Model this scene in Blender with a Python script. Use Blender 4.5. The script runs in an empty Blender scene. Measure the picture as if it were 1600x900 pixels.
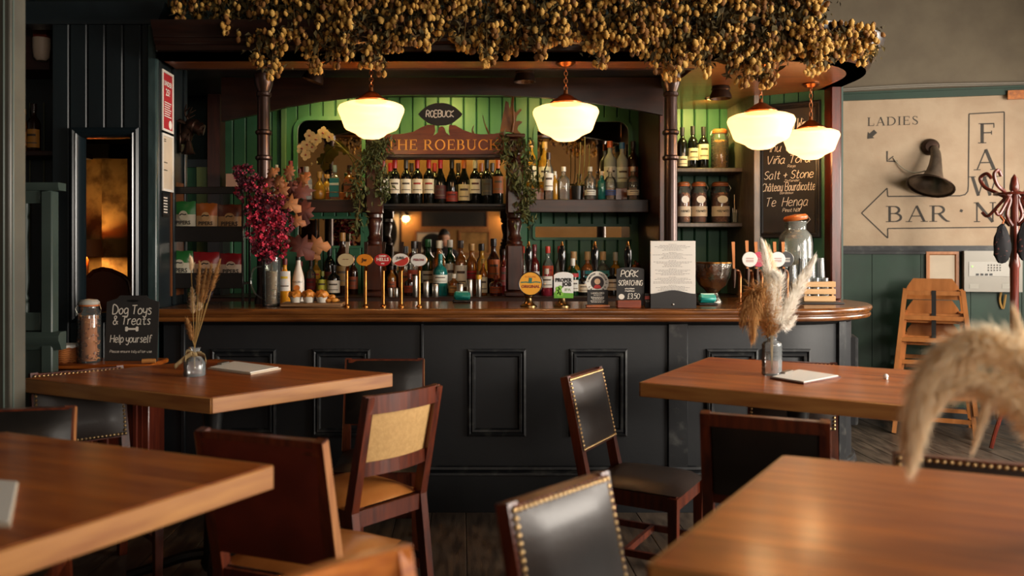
import bpy, bmesh, math, random
from mathutils import Vector, Matrix
R = math.radians
random.seed(7)
scene = bpy.context.scene
C = scene.collection

# ------------------------------------------------------------------ camera
F = 1343.0                      # focal length in pixels of a 1600 px wide frame
CX, CY, EYE = 720.0, 390.0, 1.35
cam_d = bpy.data.cameras.new('camera')
cam = bpy.data.objects.new('camera', cam_d)
C.objects.link(cam)
cam.location = (0, 0, EYE)
cam.rotation_euler = (R(90), 0, 0)
cam_d.sensor_width = 36.0
cam_d.lens = F / 1600 * 36
cam_d.shift_x = (800 - CX) / 1600
cam_d.shift_y = -(450 - CY) / 1600
cam_d.clip_start = 0.05
cam_d.dof.use_dof = True
cam_d.dof.focus_distance = 4.9
cam_d.dof.aperture_fstop = 1.9
scene.camera = cam

# ------------------------------------------------------------------ world, light, exposure
world = bpy.data.worlds.new('world')
scene.world = world
world.use_nodes = True
bg = world.node_tree.nodes['Background']
bg.inputs[0].default_value = (0.75, 0.85, 1.0, 1)
bg.inputs[1].default_value = 0.6
vs = scene.view_settings
vs.view_transform = 'Standard'
vs.look = 'None'
vs.gamma = 1.0
vs.use_curve_mapping = False
vs.exposure = -0.12
scene.render.film_transparent = False
scene.cycles.max_bounces = 8
scene.cycles.transparent_max_bounces = 24
scene.cycles.caustics_reflective = False
scene.cycles.caustics_refractive = False

def area_light(name, loc, direction, sx, sy, energy, col):
    l = bpy.data.lights.new(name, 'AREA')
    l.shape = 'RECTANGLE'; l.size = sx; l.size_y = sy
    l.energy = energy; l.color = col
    o = bpy.data.objects.new(name, l); C.objects.link(o)
    o.location = loc
    o.rotation_euler = Vector(direction).to_track_quat('-Z', 'Z').to_euler()
    return o
DAY = (1.0, 0.91, 0.80)
# daylight entering by the windows of the side wall and of the wall behind the camera; the transom there is added fill
WIN_SIDE = [(-0.55, 0.85), (1.3, 3.2), (4.35, 5.75)]          # Y ranges on the right hand wall
WIN_BACK = [(0.9, 2.9), (3.2, 4.5)]                           # X range on the wall behind the camera
WZ0, WZ1 = 0.85, 2.55
WZ = {(0.9, 2.9): (1.82, 2.32)}                   # high transom window, unseen, added to fill the bar from the front
RX, BY, LX = 4.75, -2.7, -2.95                    # right wall, back wall, left wall
for a, b in WIN_SIDE:
    area_light('daylight_window', (RX - 0.02, (a + b) / 2, (WZ0 + WZ1) / 2), (-1, 0.12, -0.18), b - a, WZ1 - WZ0, (60, 430, 105)[WIN_SIDE.index((a, b))], DAY)
for a, b in WIN_BACK:
    z0_, z1_ = WZ.get((a, b), (WZ0, WZ1))
    area_light('daylight_window', ((a + b) / 2, BY + 0.02, (z0_ + z1_) / 2), (0, 1, -0.1), b - a, z1_ - z0_, 62 if a < 2 else 40, DAY)  # the transom's light is an added front fill

def spot(name, loc, target, energy, col, angle, blend=0.6, size=0.03):
    l = bpy.data.lights.new(name, 'SPOT')
    l.energy = energy; l.color = col; l.spot_size = R(angle); l.spot_blend = blend
    l.shadow_soft_size = size
    o = bpy.data.objects.new(name, l); C.objects.link(o)
    o.location = loc
    o.rotation_euler = (Vector(target) - Vector(loc)).to_track_quat('-Z', 'Y').to_euler()
    return o
def point(name, loc, energy, col, size=0.05):
    l = bpy.data.lights.new(name, 'POINT')
    l.energy = energy; l.color = col; l.shadow_soft_size = size
    o = bpy.data.objects.new(name, l); C.objects.link(o); o.location = loc
    return o

# ------------------------------------------------------------------ projection helpers (photograph -> place)
def X(px, D): return (px - CX) / F * D
def Z(py, D): return EYE - (py - CY) / F * D
def W(px, py, D): return Vector((X(px, D), D, Z(py, D)))
def G(px, py, z):
    D = F * (EYE - z) / (py - CY)
    return Vector((X(px, D), D, z))

# ------------------------------------------------------------------ materials
def lin(h):
    h = h.lstrip('#')
    o = []
    for i in (0, 2, 4):
        c = int(h[i:i+2], 16) / 255
        o.append(c / 12.92 if c <= 0.04045 else ((c + 0.055) / 1.055) ** 2.4)
    return (*o, 1)
MATS = {}
def mat(name, col, rough=0.5, metal=0.0, coat=0.0, col2=None, scale=8.0, bump=0.0, bscale=40.0, spec=0.5, stretch=(1, 1, 1), detail=4.0, ramp=(0.35, 0.65), rough2=None):
    if name in MATS: return MATS[name]
    m = bpy.data.materials.new(name); m.use_nodes = True
    nt = m.node_tree; b = nt.nodes['Principled BSDF']
    c = lin(col)
    b.inputs['Base Color'].default_value = c
    b.inputs['Roughness'].default_value = rough
    b.inputs['Metallic'].default_value = metal
    b.inputs['Coat Weight'].default_value = coat
    b.inputs['Coat Roughness'].default_value = 0.15
    b.inputs['Specular IOR Level'].default_value = spec
    tc = None
    def coords(s):
        nonlocal tc
        if tc is None: tc = nt.nodes.new('ShaderNodeTexCoord')
        mp = nt.nodes.new('ShaderNodeMapping')
        mp.inputs['Scale'].default_value = s
        nt.links.new(tc.outputs['Object'], mp.inputs['Vector'])
        return mp
    if col2:
        mp = coords(stretch)
        n = nt.nodes.new('ShaderNodeTexNoise')
        n.inputs['Scale'].default_value = scale; n.inputs['Detail'].default_value = detail
        nt.links.new(mp.outputs[0], n.inputs['Vector'])
        r = nt.nodes.new('ShaderNodeValToRGB')
        r.color_ramp.elements[0].position = ramp[0]; r.color_ramp.elements[0].color = c
        r.color_ramp.elements[1].position = ramp[1]; r.color_ramp.elements[1].color = lin(col2)
        nt.links.new(n.outputs['Fac'], r.inputs['Fac'])
        nt.links.new(r.outputs['Color'], b.inputs['Base Color'])
        if rough2 is not None:
            mr = nt.nodes.new('ShaderNodeMapRange')
            mr.inputs['From Min'].default_value = ramp[0]; mr.inputs['From Max'].default_value = ramp[1]
            mr.inputs['To Min'].default_value = rough; mr.inputs['To Max'].default_value = rough2
            nt.links.new(n.outputs['Fac'], mr.inputs['Value'])
            nt.links.new(mr.outputs[0], b.inputs['Roughness'])
    if bump:
        mp = coords(stretch)
        n = nt.nodes.new('ShaderNodeTexNoise')
        n.inputs['Scale'].default_value = bscale; n.inputs['Detail'].default_value = 3
        nt.links.new(mp.outputs[0], n.inputs['Vector'])
        bp = nt.nodes.new('ShaderNodeBump')
        bp.inputs['Strength'].default_value = bump; bp.inputs['Distance'].default_value = 0.004
        nt.links.new(n.outputs['Fac'], bp.inputs['Height'])
        nt.links.new(bp.outputs[0], b.inputs['Normal'])
    MATS[name] = m
    return m
def wood(name, c1, c2, axis='x', rough=0.35, coat=0.0, scale=6.0, bump=0.08, k=9.0):
    s = {'x': (1, k, k), 'y': (k, 1, k), 'z': (k, k, 1)}[axis]
    return mat(name, c1, rough, 0, coat, c2, scale, bump, scale * 4, 0.5, s, 6.0, (0.3, 0.72))
def fibre(name, col, trans=0.5):
    """thin dry plant fibre: reflects and lets light through"""
    if name in MATS: return MATS[name]
    m = bpy.data.materials.new(name); m.use_nodes = True
    nt = m.node_tree; nt.nodes.clear(); out = nt.nodes.new('ShaderNodeOutputMaterial')
    a = nt.nodes.new('ShaderNodeBsdfDiffuse'); b = nt.nodes.new('ShaderNodeBsdfTranslucent'); mx = nt.nodes.new('ShaderNodeMixShader'); mx.inputs[0].default_value = trans
    a.inputs[0].default_value = lin(col); b.inputs[0].default_value = lin(col)
    nt.links.new(a.outputs[0], mx.inputs[1]); nt.links.new(b.outputs[0], mx.inputs[2]); nt.links.new(mx.outputs[0], out.inputs[0])
    MATS[name] = m
    return m
def emis(name, col, strength, edge=None):
    if name in MATS: return MATS[name]
    m = bpy.data.materials.new(name); m.use_nodes = True
    b = m.node_tree.nodes['Principled BSDF']
    b.inputs['Base Color'].default_value = lin(col)
    b.inputs['Emission Color'].default_value = lin(col)
    b.inputs['Emission Strength'].default_value = strength
    b.inputs['Roughness'].default_value = 0.3
    MATS[name] = m
    return m
def glass(name, col='#ffffff', tint=0.0, rough=0.03, body=0.0, bodycol='#ffffff'):
    """thin clear glass: see-through, reflecting by Fresnel; 'body' adds some milky or coloured substance"""
    if name in MATS: return MATS[name]
    m = bpy.data.materials.new(name); m.use_nodes = True
    nt = m.node_tree; nt.nodes.clear()
    out = nt.nodes.new('ShaderNodeOutputMaterial')
    tr = nt.nodes.new('ShaderNodeBsdfTransparent'); tr.inputs[0].default_value = lin(col)
    gl = nt.nodes.new('ShaderNodeBsdfGlossy'); gl.inputs['Roughness'].default_value = rough
    fr = nt.nodes.new('ShaderNodeFresnel'); fr.inputs['IOR'].default_value = 1.5
    mx = nt.nodes.new('ShaderNodeMixShader')
    last = tr
    if body > 0:
        df = nt.nodes.new('ShaderNodeBsdfPrincipled'); df.inputs['Base Color'].default_value = lin(bodycol)
        df.inputs['Roughness'].default_value = 0.2
        m2 = nt.nodes.new('ShaderNodeMixShader'); m2.inputs[0].default_value = body
        nt.links.new(tr.outputs[0], m2.inputs[1]); nt.links.new(df.outputs[0], m2.inputs[2])
        last = m2
    nt.links.new(fr.outputs[0], mx.inputs[0]); nt.links.new(last.outputs[0], mx.inputs[1]); nt.links.new(gl.outputs[0], mx.inputs[2])
    nt.links.new(mx.outputs[0], out.inputs[0])
    MATS[name] = m
    return m

M_tabletop = wood('table oak', '#7c340a', '#b8641c', 'x', 0.36, 0.2, 3.0, 0.03, 7)
M_chairwood = wood('chair mahogany', '#3a150c', '#6a2c14', 'z', 0.32, 0.25, 5.0, 0.04)
M_chairlight = wood('pale chair beech', '#8a5530', '#b07848', 'z', 0.45, 0.1, 5.0, 0.04)
M_lipping = wood('table oak lipping', '#8c562a', '#b07a40', 'x', 0.42, 0.1, 4.0, 0.03)
M_bench = mat('painted black timber', '#090b0f', 0.52, 0, 0.0, '#0e1115', 5, 0.12, 30, 0.5, (1, 1, 1), 6)
M_worn = mat('painted black moulding', '#0e1013', 0.45, 0, 0.0, '#3c3c39', 18, 0.1, 40, 0.5, (1, 1, 1), 8, (0.52, 0.75))
M_bartop = wood('bar top oak', '#4a2812', '#8a5426', 'x', 0.25, 0.4, 4.0, 0.03)
M_darkwood = wood('back bar mahogany', '#1c0c07', '#351709', 'x', 0.46, 0.05, 4.0, 0.04)
M_darkwoodz = wood('back bar mahogany upright', '#260f08', '#451d10', 'z', 0.34, 0.2, 4.0, 0.04)
M_signwood = wood('sign board mahogany', '#5a2410', '#7c3818', 'x', 0.4, 0.15, 5.0, 0.04)
M_soffit = wood('canopy underside', '#5a3014', '#7e4a22', 'x', 0.35, 0.2, 3.0, 0.03)
M_blackwood = mat('near black stain', '#0d0b0b', 0.45, 0, 0, '#171311', 6, 0.06)
M_green = mat('bottle green paint', '#2c5a3e', 0.5, 0, 0, '#306244', 6, 0.05, 25, 0.5, (1, 1, 0.3))
M_greengroove = mat('dark groove', '#0c1c16', 0.8)
M_greendk = mat('deep green dado paint', '#11301f', 0.5, 0, 0, '#163a27', 5, 0.06, 20)
M_greygreen = mat('grey green paint', '#36423c', 0.45, 0, 0, '#3e4a44', 6, 0.05, 20)
M_blackpaint = mat('blue black boards', '#10171a', 0.42, 0, 0, '#161f22', 6, 0.06, 20, 0.5, (1, 1, .3))
M_plaster = mat('cream lincrusta wall', '#b0967a', 0.7, 0, 0, '#bca488', 5, 0.5, 26)
M_plastergrey = mat('upper taupe wall', '#6a5e4c', 0.75, 0, 0, '#746854', 5, 0.5, 26)
M_ochre = mat('ochre wall', '#a5763e', 0.8, 0, 0, '#b38247', 4, 0.2, 20)
M_ceil = mat('dark ceiling', '#201a16', 0.8, 0, 0, '#2a221c', 3)
M_plank = mat('worn dark floor board', '#3a3028', 0.42, 0, 0.0, '#685848', 5, 0.2, 30, 0.5, (6, 1, 1), 8, (0.35, 0.8), 0.6)
M_gap = mat('floor gap dust', '#5a4e42', 0.9)
M_brass = mat('aged brass', '#b07a3c', 0.28, 1.0, 0, '#8a5a2a', 12)
M_copper = mat('copper', '#96603c', 0.3, 1.0)
M_steel = mat('brushed steel', '#b9b4ab', 0.32, 1.0)
M_iron = mat('bronzed cast iron', '#3a2822', 0.32, 0.6, 0.2)
M_darkmetal = mat('dark bronze', '#33231a', 0.4, 0.8)
M_nail = mat('brass nail', '#c8a878', 0.3, 1.0)
M_leather = mat('dark brown leather', '#2e221c', 0.46, 0, 0.05, '#33261f', 10, 0.12, 60)
M_leatherblk = mat('black leather', '#14110f', 0.36, 0, 0.1, '#1c1815', 10, 0.1, 60)
M_leatherred = mat('oxblood leather', '#6a2412', 0.5, 0, 0.0, '#551c0e', 6, 0.1, 50)
M_leathertan = mat('tan leather', '#a5622a', 0.35, 0, 0.2, '#b87438', 6, 0.08, 50)
M_cream = mat('cream weave', '#b58e58', 0.75, 0, 0, '#c29a62', 60, 0.3, 150)
M_paper = mat('paper', '#d8d2c8', 0.8)
M_paperdim = mat('aged paper', '#c0b09a', 0.8, 0, 0, '#cdbda6', 6)
M_white = mat('white', '#e4e0d8', 0.5)
M_black = mat('black', '#0b0b0c', 0.4)
M_slate = mat('chalkboard slate', '#1c1917', 0.75, 0, 0, '#26221f', 4)
M_chalk = mat('chalk', '#dcd3c4', 0.9)
M_ink = mat('ink', '#1d1a18', 0.7)
M_paintedletter = mat('painted letter', '#3a332b', 0.7)
M_gold = mat('gilt letter', '#f2a63c', 0.5, 0.0)
M_teal = mat('teal plastic', '#1f8f86', 0.35)
M_mirror = mat('mirror silvering', '#c9c2b8', 0.02, 1.0)
M_clear = glass('clear glass')
M_jar = glass('jar glass', '#f2f4f0', 0, 0.03, 0.06, '#d8dcd8')
def opal(name, col, strength, clear):
    m = emis(name, col, strength); nt = m.node_tree; b = nt.nodes['Principled BSDF']; out = nt.nodes['Material Output']
    tr = nt.nodes.new('ShaderNodeBsdfTransparent'); mx = nt.nodes.new('ShaderNodeMixShader'); mx.inputs[0].default_value = clear
    nt.links.new(b.outputs[0], mx.inputs[1]); nt.links.new(tr.outputs[0], mx.inputs[2]); nt.links.new(mx.outputs[0], out.inputs[0]); return m
M_lampglass = opal('opal glass lit', '#ffdca6', 0.62, 0.22)
M_terracotta = mat('beech varnish', '#a5642c', 0.4, 0, 0.15, '#b8743a', 5, 0.03, 30, 0.5, (6, 6, 1))

# ------------------------------------------------------------------ mesh builder
class MB:
    def __init__(s): s.v = []; s.f = []; s.m = Matrix.Identity(4)
    def add(s, vs, fs):
        o = len(s.v); s.v += [s.m @ Vector(v) for v in vs]; s.f += [tuple(i + o for i in f) for f in fs]
        return s
    def box(s, x0, x1, y0, y1, z0, z1):
        return s.add([(x0,y0,z0),(x1,y0,z0),(x1,y1,z0),(x0,y1,z0),(x0,y0,z1),(x1,y0,z1),(x1,y1,z1),(x0,y1,z1)],
            [(3,2,1,0),(4,5,6,7),(0,1,5,4),(1,2,6,5),(2,3,7,6),(3,0,4,7)])
    def cbox(s, x0, x1, y0, y1, z0, z1, c=0.006):
        """box with chamfered edges"""
        bm = bmesh.new(); bmesh.ops.create_cube(bm, size=1)
        for v in bm.verts:
            v.co = Vector(((x0+x1)/2 + v.co.x*(x1-x0), (y0+y1)/2 + v.co.y*(y1-y0), (z0+z1)/2 + v.co.z*(z1-z0)))
        c = min(c, abs(x1-x0)*.45, abs(y1-y0)*.45, abs(z1-z0)*.45)
        bmesh.ops.bevel(bm, geom=bm.edges[:], offset=c, segments=1, affect='EDGES')
        bm.verts.index_update()
        s.add([v.co.copy() for v in bm.verts], [tuple(v.index for v in f.verts) for f in bm.faces]); bm.free()
        return s
    def bar(s, a, b, w, h, up=(0, 0, 1), w2=None, h2=None):
        """rectangular bar from a to b"""
        a = Vector(a); b = Vector(b); d = (b - a).normalized(); u = Vector(up)
        sd = d.cross(u)
        if sd.length < 1e-4: sd = d.cross(Vector((0, 1, 0)))
        sd.normalize(); u = sd.cross(d).normalized()
        w2 = w if w2 is None else w2; h2 = h if h2 is None else h2
        vs = []
        for p, ww, hh in ((a, w, h), (b, w2, h2)):
            vs += [p - sd*ww/2 - u*hh/2, p + sd*ww/2 - u*hh/2, p + sd*ww/2 + u*hh/2, p - sd*ww/2 + u*hh/2]
        return s.add(vs, [(0,1,2,3),(7,6,5,4),(0,4,5,1),(1,5,6,2),(2,6,7,3),(3,7,4,0)])
    def lathe(s, prof, c=(0,0,0), seg=16, sx=1, sy=1, cap=True):
        c = Vector(c); vs = []; fs = []
        for r, z in prof:
            for i in range(seg):
                a = 2*math.pi*i/seg
                vs.append((c.x + r*sx*math.cos(a), c.y + r*sy*math.sin(a), c.z + z))
        for k in range(len(prof)-1):
            for i in range(seg):
                j = (i+1) % seg
                fs.append((k*seg+i, k*seg+j, (k+1)*seg+j, (k+1)*seg+i))
        if cap:
            if prof[0][0] > 1e-5: fs.append(tuple(range(seg-1, -1, -1)))
            if prof[-1][0] > 1e-5: fs.append(tuple((len(prof)-1)*seg+i for i in range(seg)))
        return s.add(vs, fs)
    def rsq(s, prof, c=(0,0,0), aspect=1.0, seg=4):
        """rounded square lathe (square bottles)"""
        c = Vector(c); n = seg*4; vs = []; fs = []
        for r, z in prof:
            for i in range(n):
                a = 2*math.pi*(i+.5)/n
                k = 1.0/max(abs(math.cos(a)), abs(math.sin(a)))
                k = min(k, 1.22)
                vs.append((c.x + r*k*math.cos(a), c.y + r*aspect*k*math.sin(a), c.z + z))
        for q in range(len(prof)-1):
            for i in range(n):
                j = (i+1) % n
                fs.append((q*n+i, q*n+j, (q+1)*n+j, (q+1)*n+i))
        fs.append(tuple(range(n-1, -1, -1))); fs.append(tuple((len(prof)-1)*n+i for i in range(n)))
        return s.add(vs, fs)
    def tube(s, pts, r, seg=8, cap=True):
        pts = [Vector(p) for p in pts]; n = len(pts)
        rs = r if isinstance(r, (list, tuple)) else [r]*n
        vs = []; fs = []; ref = None
        for i, p in enumerate(pts):
            t = (pts[min(i+1, n-1)] - pts[max(i-1, 0)])
            t = t.normalized() if t.length > 1e-9 else Vector((0,0,1))
            if ref is None:
                ref = Vector((0,0,1)) if abs(t.z) < .9 else Vector((1,0,0))
            sd = t.cross(ref)
            if sd.length < 1e-5: sd = t.cross(Vector((0,1,0.1)))
            sd.normalize(); up = sd.cross(t).normalized(); ref = up
            for k in range(seg):
                a = 2*math.pi*k/seg
                vs.append(p + (sd*math.cos(a) + up*math.sin(a))*rs[i])
        for i in range(n-1):
            for k in range(seg):
                j = (k+1) % seg
                fs.append((i*seg+k, i*seg+j, (i+1)*seg+j, (i+1)*seg+k))
        if cap:
            fs.append(tuple(range(seg-1, -1, -1))); fs.append(tuple((n-1)*seg+k for k in range(seg)))
        return s.add(vs, fs)
    def prism(s, poly, o, u, v, depth):
        """polygon (2D) at origin o in plane u,v, extruded along u x v by depth"""
        o = Vector(o); u = Vector(u); v = Vector(v); n = u.cross(v).normalized()
        k = len(poly)
        vs = [o + u*a + v*b for a, b in poly] + [o + u*a + v*b + n*depth for a, b in poly]
        fs = [tuple(range(k-1, -1, -1)), tuple(range(k, 2*k))]
        for i in range(k):
            j = (i+1) % k; fs.append((i, j, k+j, k+i))
        return s.add(vs, fs)
    def sweep(s, path, prof, closed=False):
        """profile [(out, z)] swept along a plan path [(x, y)]; 'out' is to the right of travel"""
        n = len(path); k = len(prof); vs = []; fs = []
        for i in range(n):
            p = Vector(path[i])
            a = Vector(path[max(i-1, 0)]); b = Vector(path[min(i+1, n-1)])
            d1 = (p - a); d2 = (b - p)
            if d1.length < 1e-9: d1 = d2
            if d2.length < 1e-9: d2 = d1
            d1.normalize(); d2.normalize()
            n1 = Vector((d1.y, -d1.x)); n2 = Vector((d2.y, -d2.x))
            m = (n1 + n2).normalized(); m = m / max(0.4, m.dot(n1))
            for o, z in prof: vs.append((p.x + m.x*o, p.y + m.y*o, z))
        for i in range(n-1):
            for q in range(k):
                r = (q+1) % k
                fs.append((i*k+q, (i+1)*k+q, (i+1)*k+r, i*k+r))
        fs.append(tuple(range(k))); fs.append(tuple((n-1)*k+q for q in range(k-1, -1, -1)))
        return s.add(vs, fs)
    def ribbon(s, pts, w, o, u, v, off=0.001):
        """flat stroke of width w in the plane (o,u,v)"""
        o = Vector(o); u = Vector(u); v = Vector(v); n = u.cross(v).normalized()
        pts = [Vector(p) for p in pts]
        k = len(pts)
        if k < 2: return s
        vs = []
        for i in range(k):
            t = pts[min(i+1, k-1)] - pts[max(i-1, 0)]
            if t.length < 1e-9: t = Vector((1, 0))
            t.normalize(); nn = Vector((-t.y, t.x))
            ww = w[i] if isinstance(w, list) else w
            for sg in (1, -1):
                q = pts[i] + nn*ww/2*sg
                vs.append(o + u*q.x + v*q.y + n*off)
        return s.add(vs, [(2*i, 2*i+1, 2*i+3, 2*i+2) for i in range(k-1)])
    def data(s, name, m, smooth=True, ang=38):
        me = bpy.data.meshes.new(name)
        me.from_pydata([tuple(v) for v in s.v], [], s.f)
        me.update()
        bm = bmesh.new(); bm.from_mesh(me); bmesh.ops.delete(bm, geom=[v for v in bm.verts if not v.link_faces], context='VERTS'); bmesh.ops.recalc_face_normals(bm, faces=bm.faces[:]); bm.to_mesh(me); bm.free()
        if smooth:
            me.polygons.foreach_set('use_smooth', [True]*len(me.polygons))
            me.set_sharp_from_angle(angle=R(ang))
        if m: me.materials.append(m)
        return me
    def build(s, name, m, parent=None, smooth=True, ang=38, label=None):
        if parent is not None:
            L = wloc(parent)
            if L.length: s.v = [v - L for v in s.v]
        me = s.data(name, m, smooth, ang)
        ob = bpy.data.objects.new(name, me); C.objects.link(ob)
        if parent is not None: ob.parent = parent
        if label: ob['label'] = label
        return ob
def wloc(o):
    L = Vector((0, 0, 0))
    while o is not None:
        L = L + o.location; o = o.parent
    return L
def tag(o, label, cat, group=None):
    o['label'] = label; o['category'] = cat
    if group: o['group'] = group
    return o
def thing(name, label, cat, loc=(0, 0, 0), group=None):
    o = bpy.data.objects.new(name, None); C.objects.link(o)
    o.location = loc; o.empty_display_size = 0.1
    return tag(o, label, cat, group)
def structure(o): o['kind'] = 'structure'; return o
def sroot(name, loc=(0, 0, 0)):
    o = bpy.data.objects.new(name, None); C.objects.link(o); o.location = loc
    return structure(o)
def inst(name, me, loc, parent=None, rot=None, scale=None, m=None):
    """another object that shares mesh data; loc is in world space"""
    o = bpy.data.objects.new(name, me); C.objects.link(o)
    if parent is not None:
        o.parent = parent; loc = Vector(loc) - wloc(parent)
    o.location = loc
    if rot is not None: o.rotation_euler = rot
    if scale is not None: o.scale = scale
    if m is not None:
        o.material_slots[0].link = 'OBJECT'; o.material_slots[0].material = m
    return o
def smooth_path(pts, n=6):
    pts = [Vector(p) for p in pts]; out = []
    for i in range(len(pts)-1):
        p0 = pts[max(i-1, 0)]; p1 = pts[i]; p2 = pts[i+1]; p3 = pts[min(i+2, len(pts)-1)]
        for k in range(n):
            t = k/n
            out.append(0.5*((2*p1) + (p2-p0)*t + (2*p0-5*p1+4*p2-p3)*t*t + (3*p1-p0-3*p2+p3)*t**3))
    out.append(pts[-1]); return out
ORD = ['first', 'second', 'third', 'fourth', 'fifth', 'sixth', 'seventh', 'eighth', 'ninth', 'tenth', 'eleventh', 'twelfth', 'thirteenth', 'fourteenth', 'fifteenth', 'sixteenth', 'seventeenth', 'eighteenth']

# ------------------------------------------------------------------ lettering
def text_mesh(body, size, o, u, v, m, parent, name='lettering', align='CENTER', off=0.001, bold=0.0, sx=1.0):
    cu = bpy.data.curves.new(name, 'FONT'); cu.body = body; cu.size = size
    cu.align_x = align; cu.align_y = 'CENTER'; cu.resolution_u = 2; cu.offset = bold
    tmp = bpy.data.objects.new(name, cu); C.objects.link(tmp)
    me = bpy.data.meshes.new_from_object(tmp)
    bpy.data.objects.remove(tmp); bpy.data.curves.remove(cu)
    u = Vector(u); v = Vector(v); n = u.cross(v).normalized(); o = Vector(o) - (wloc(parent) if parent else Vector())
    for q in me.vertices:
        q.co = o + u*q.co.x*sx + v*q.co.y + n*off
    me.materials.clear(); me.materials.append(m)
    me.name = name
    ob = bpy.data.objects.new(name, me); C.objects.link(ob); ob.parent = parent
    return ob
# single-stroke hand lettering: grid of 4 x 6, baseline 0, x-height 4, descender -2
HAND = {
'A':'0,0 2,6 4,0;1,2 3,2','B':'0,0 0,6 3,6 3.4,4.6 2.6,3.3 0,3.2;2.6,3.3 3.8,2 3.2,.3 0,0','C':'4,5 2.6,6 .6,5 0,3 .6,1 2.4,0 4,1','D':'0,0 0,6 2.4,5.6 4,3.2 2.6,.5 0,0',
'E':'3.5,6 0,6 0,0 3.5,0;0,3.2 2.6,3.2','F':'3.6,6 0,6 0,0;0,3.2 2.6,3.2','G':'4,5 2.4,6 .4,4.6 .2,1.6 2.2,0 4,1 4,2.8 2.4,2.8','H':'0,0 .2,6;3.8,0 4,6;0,3 4,3.2','I':'1,0 1,6','J':'3,6 3,1 1.6,0 .3,1',
'K':'0,0 0,6;3.6,6 0,2.8 3.8,0','L':'.3,6 0,0 3.2,.2','M':'0,0 .5,6 2,2 3.6,6 4,0','N':'0,0 0,6 4,0 4,6','O':'2,6 .3,4.8 0,2.6 1,.4 2.6,.1 4,2 3.8,4.6 2,6','P':'0,0 .2,6 2.8,5.8 3.6,4.3 2.6,3 .1,2.8',
'Q':'2,6 .3,4.8 0,2.6 1,.4 2.6,.1 4,2 3.8,4.6 2,6;2.4,1.6 4,-.4','R':'0,0 .2,6 2.8,5.8 3.6,4.3 2.6,3 .1,2.8;1.6,2.9 3.8,0','S':'3.6,5.2 2.2,6 .5,5 .9,3.6 3,2.6 3.5,1.2 2,0 .2,.9','T':'0,5.8 4,6;2,5.9 1.8,0',
'U':'0,6 .2,1.4 1.8,0 3.6,1.2 4,6','V':'0,6 2,0 4,6','W':'0,6 .9,0 2,4 3.2,0 4,6','X':'0,6 4,0;4,6 0,0','Y':'0,6 2,3.2;4,6 1.4,0','Z':'0,6 4,6 0,0 4,0',
'a':'3,3.6 1.6,4 .2,2.6 .3,.6 1.6,0 2.8,1.2 3,3.8;3,3.8 3,.6 3.7,.1','b':'0,6 0,0;0,1 1.4,0 2.9,1.2 2.6,3.4 1.2,4 0,2.8','c':'3,3.2 1.8,4 .3,2.8 .3,1 1.6,0 3.1,.8','d':'3,3.4 1.6,4 .2,2.6 .3,.6 1.6,0 3,1.4;3.2,6 3,.6 3.7,0',
'e':'.3,2 3,2.4 2.4,3.8 1,3.9 .1,2.2 .6,.5 1.8,0 3.2,.8','f':'3,5.6 2,6 1.2,5 1,0;0,3.6 2.4,3.8','g':'3,3.4 1.6,4 .2,2.6 .4,.9 1.6,.4 2.9,1.6;3,3.8 3,-1 1.8,-2 .3,-1.4','h':'0,6 0,0;0,2.4 1.4,4 2.7,3.2 2.8,0','i':'.6,4 .6,0;.6,5.3 .7,5.5',
'j':'1,4 1,-1.2 .2,-2;1,5.3 1.1,5.5','k':'0,6 0,0;2.6,3.9 .1,1.8 2.8,0','l':'.5,6 .5,.4 1.1,0','m':'0,4 0,0;0,2.6 1,4 1.8,3.4 1.8,0;1.8,2.8 2.8,4 3.6,3.2 3.7,0','n':'0,4 0,0;0,2.4 1.3,4 2.6,3.2 2.8,0','o':'1.6,4 .2,3 .1,1.2 1.3,0 2.8,.9 3,2.8 1.6,4',
'p':'0,4 0,-2;0,2.6 1.4,4 2.9,2.9 2.5,.6 1.2,0 0,1','q':'3,3.4 1.6,4 .2,2.6 .4,.6 1.6,0 3,1.4;3,4 3,-2','r':'0,4 .1,0;.1,2.4 1,3.8 2.2,3.8','s':'2.6,3.4 1.4,4 .4,3.2 2.4,1.4 1.8,.1 .2,.5','t':'1.2,5.6 1.1,.8 1.9,0 2.7,.5;0,3.8 2.5,4',
'u':'0,4 .1,1 1.2,0 2.6,1.2;2.8,4 2.7,.5 3.4,0','v':'0,4 1.4,0 2.8,4','w':'0,4 .8,0 1.9,3 2.9,0 3.8,4','x':'0,4 2.8,0;2.8,4 0,0','y':'0,4 .3,1.6 1.5,1 2.7,2;2.9,4 2.6,-.8 1.4,-2 .2,-1.2','z':'0,4 2.8,4 0,0 2.8,0',
'0':'2,6 .3,4.8 0,2.6 1,.4 2.6,.1 4,2 3.8,4.6 2,6','3':'.3,5.4 1.8,6 3.2,5 2.6,3.5 1.2,3.2;2.6,3.4 3.6,2 2.6,.2 .2,.5','5':'3.4,6 .6,6 .4,3.6 2.4,3.8 3.6,2.2 2.6,.3 .2,.4','.':'.5,.1 .7,.3','+':'1.6,1 1.6,4.2;0,2.6 3.2,2.7',"'":'.6,6 .4,4.8','&':'3.8,.2 .8,4.6 1.4,6 2.4,5 .2,1.8 .8,.2 2.2,.2 3.6,2.4',
'£':'3.4,5.2 2.4,6 1.3,5 1.5,1.2 .2,0 3.6,.3;.2,3 2.8,3','n~':'0,4 0,0;0,2.4 1.3,4 2.6,3.2 2.8,0;.2,5 .9,5.6 1.8,5.1 2.6,5.7','a^':'3,3.6 1.6,4 .2,2.6 .3,.6 1.6,0 2.8,1.2 3,3.8;3,3.8 3,.6 3.7,.1;.4,4.7 1.6,5.8 2.8,4.7'}
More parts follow.
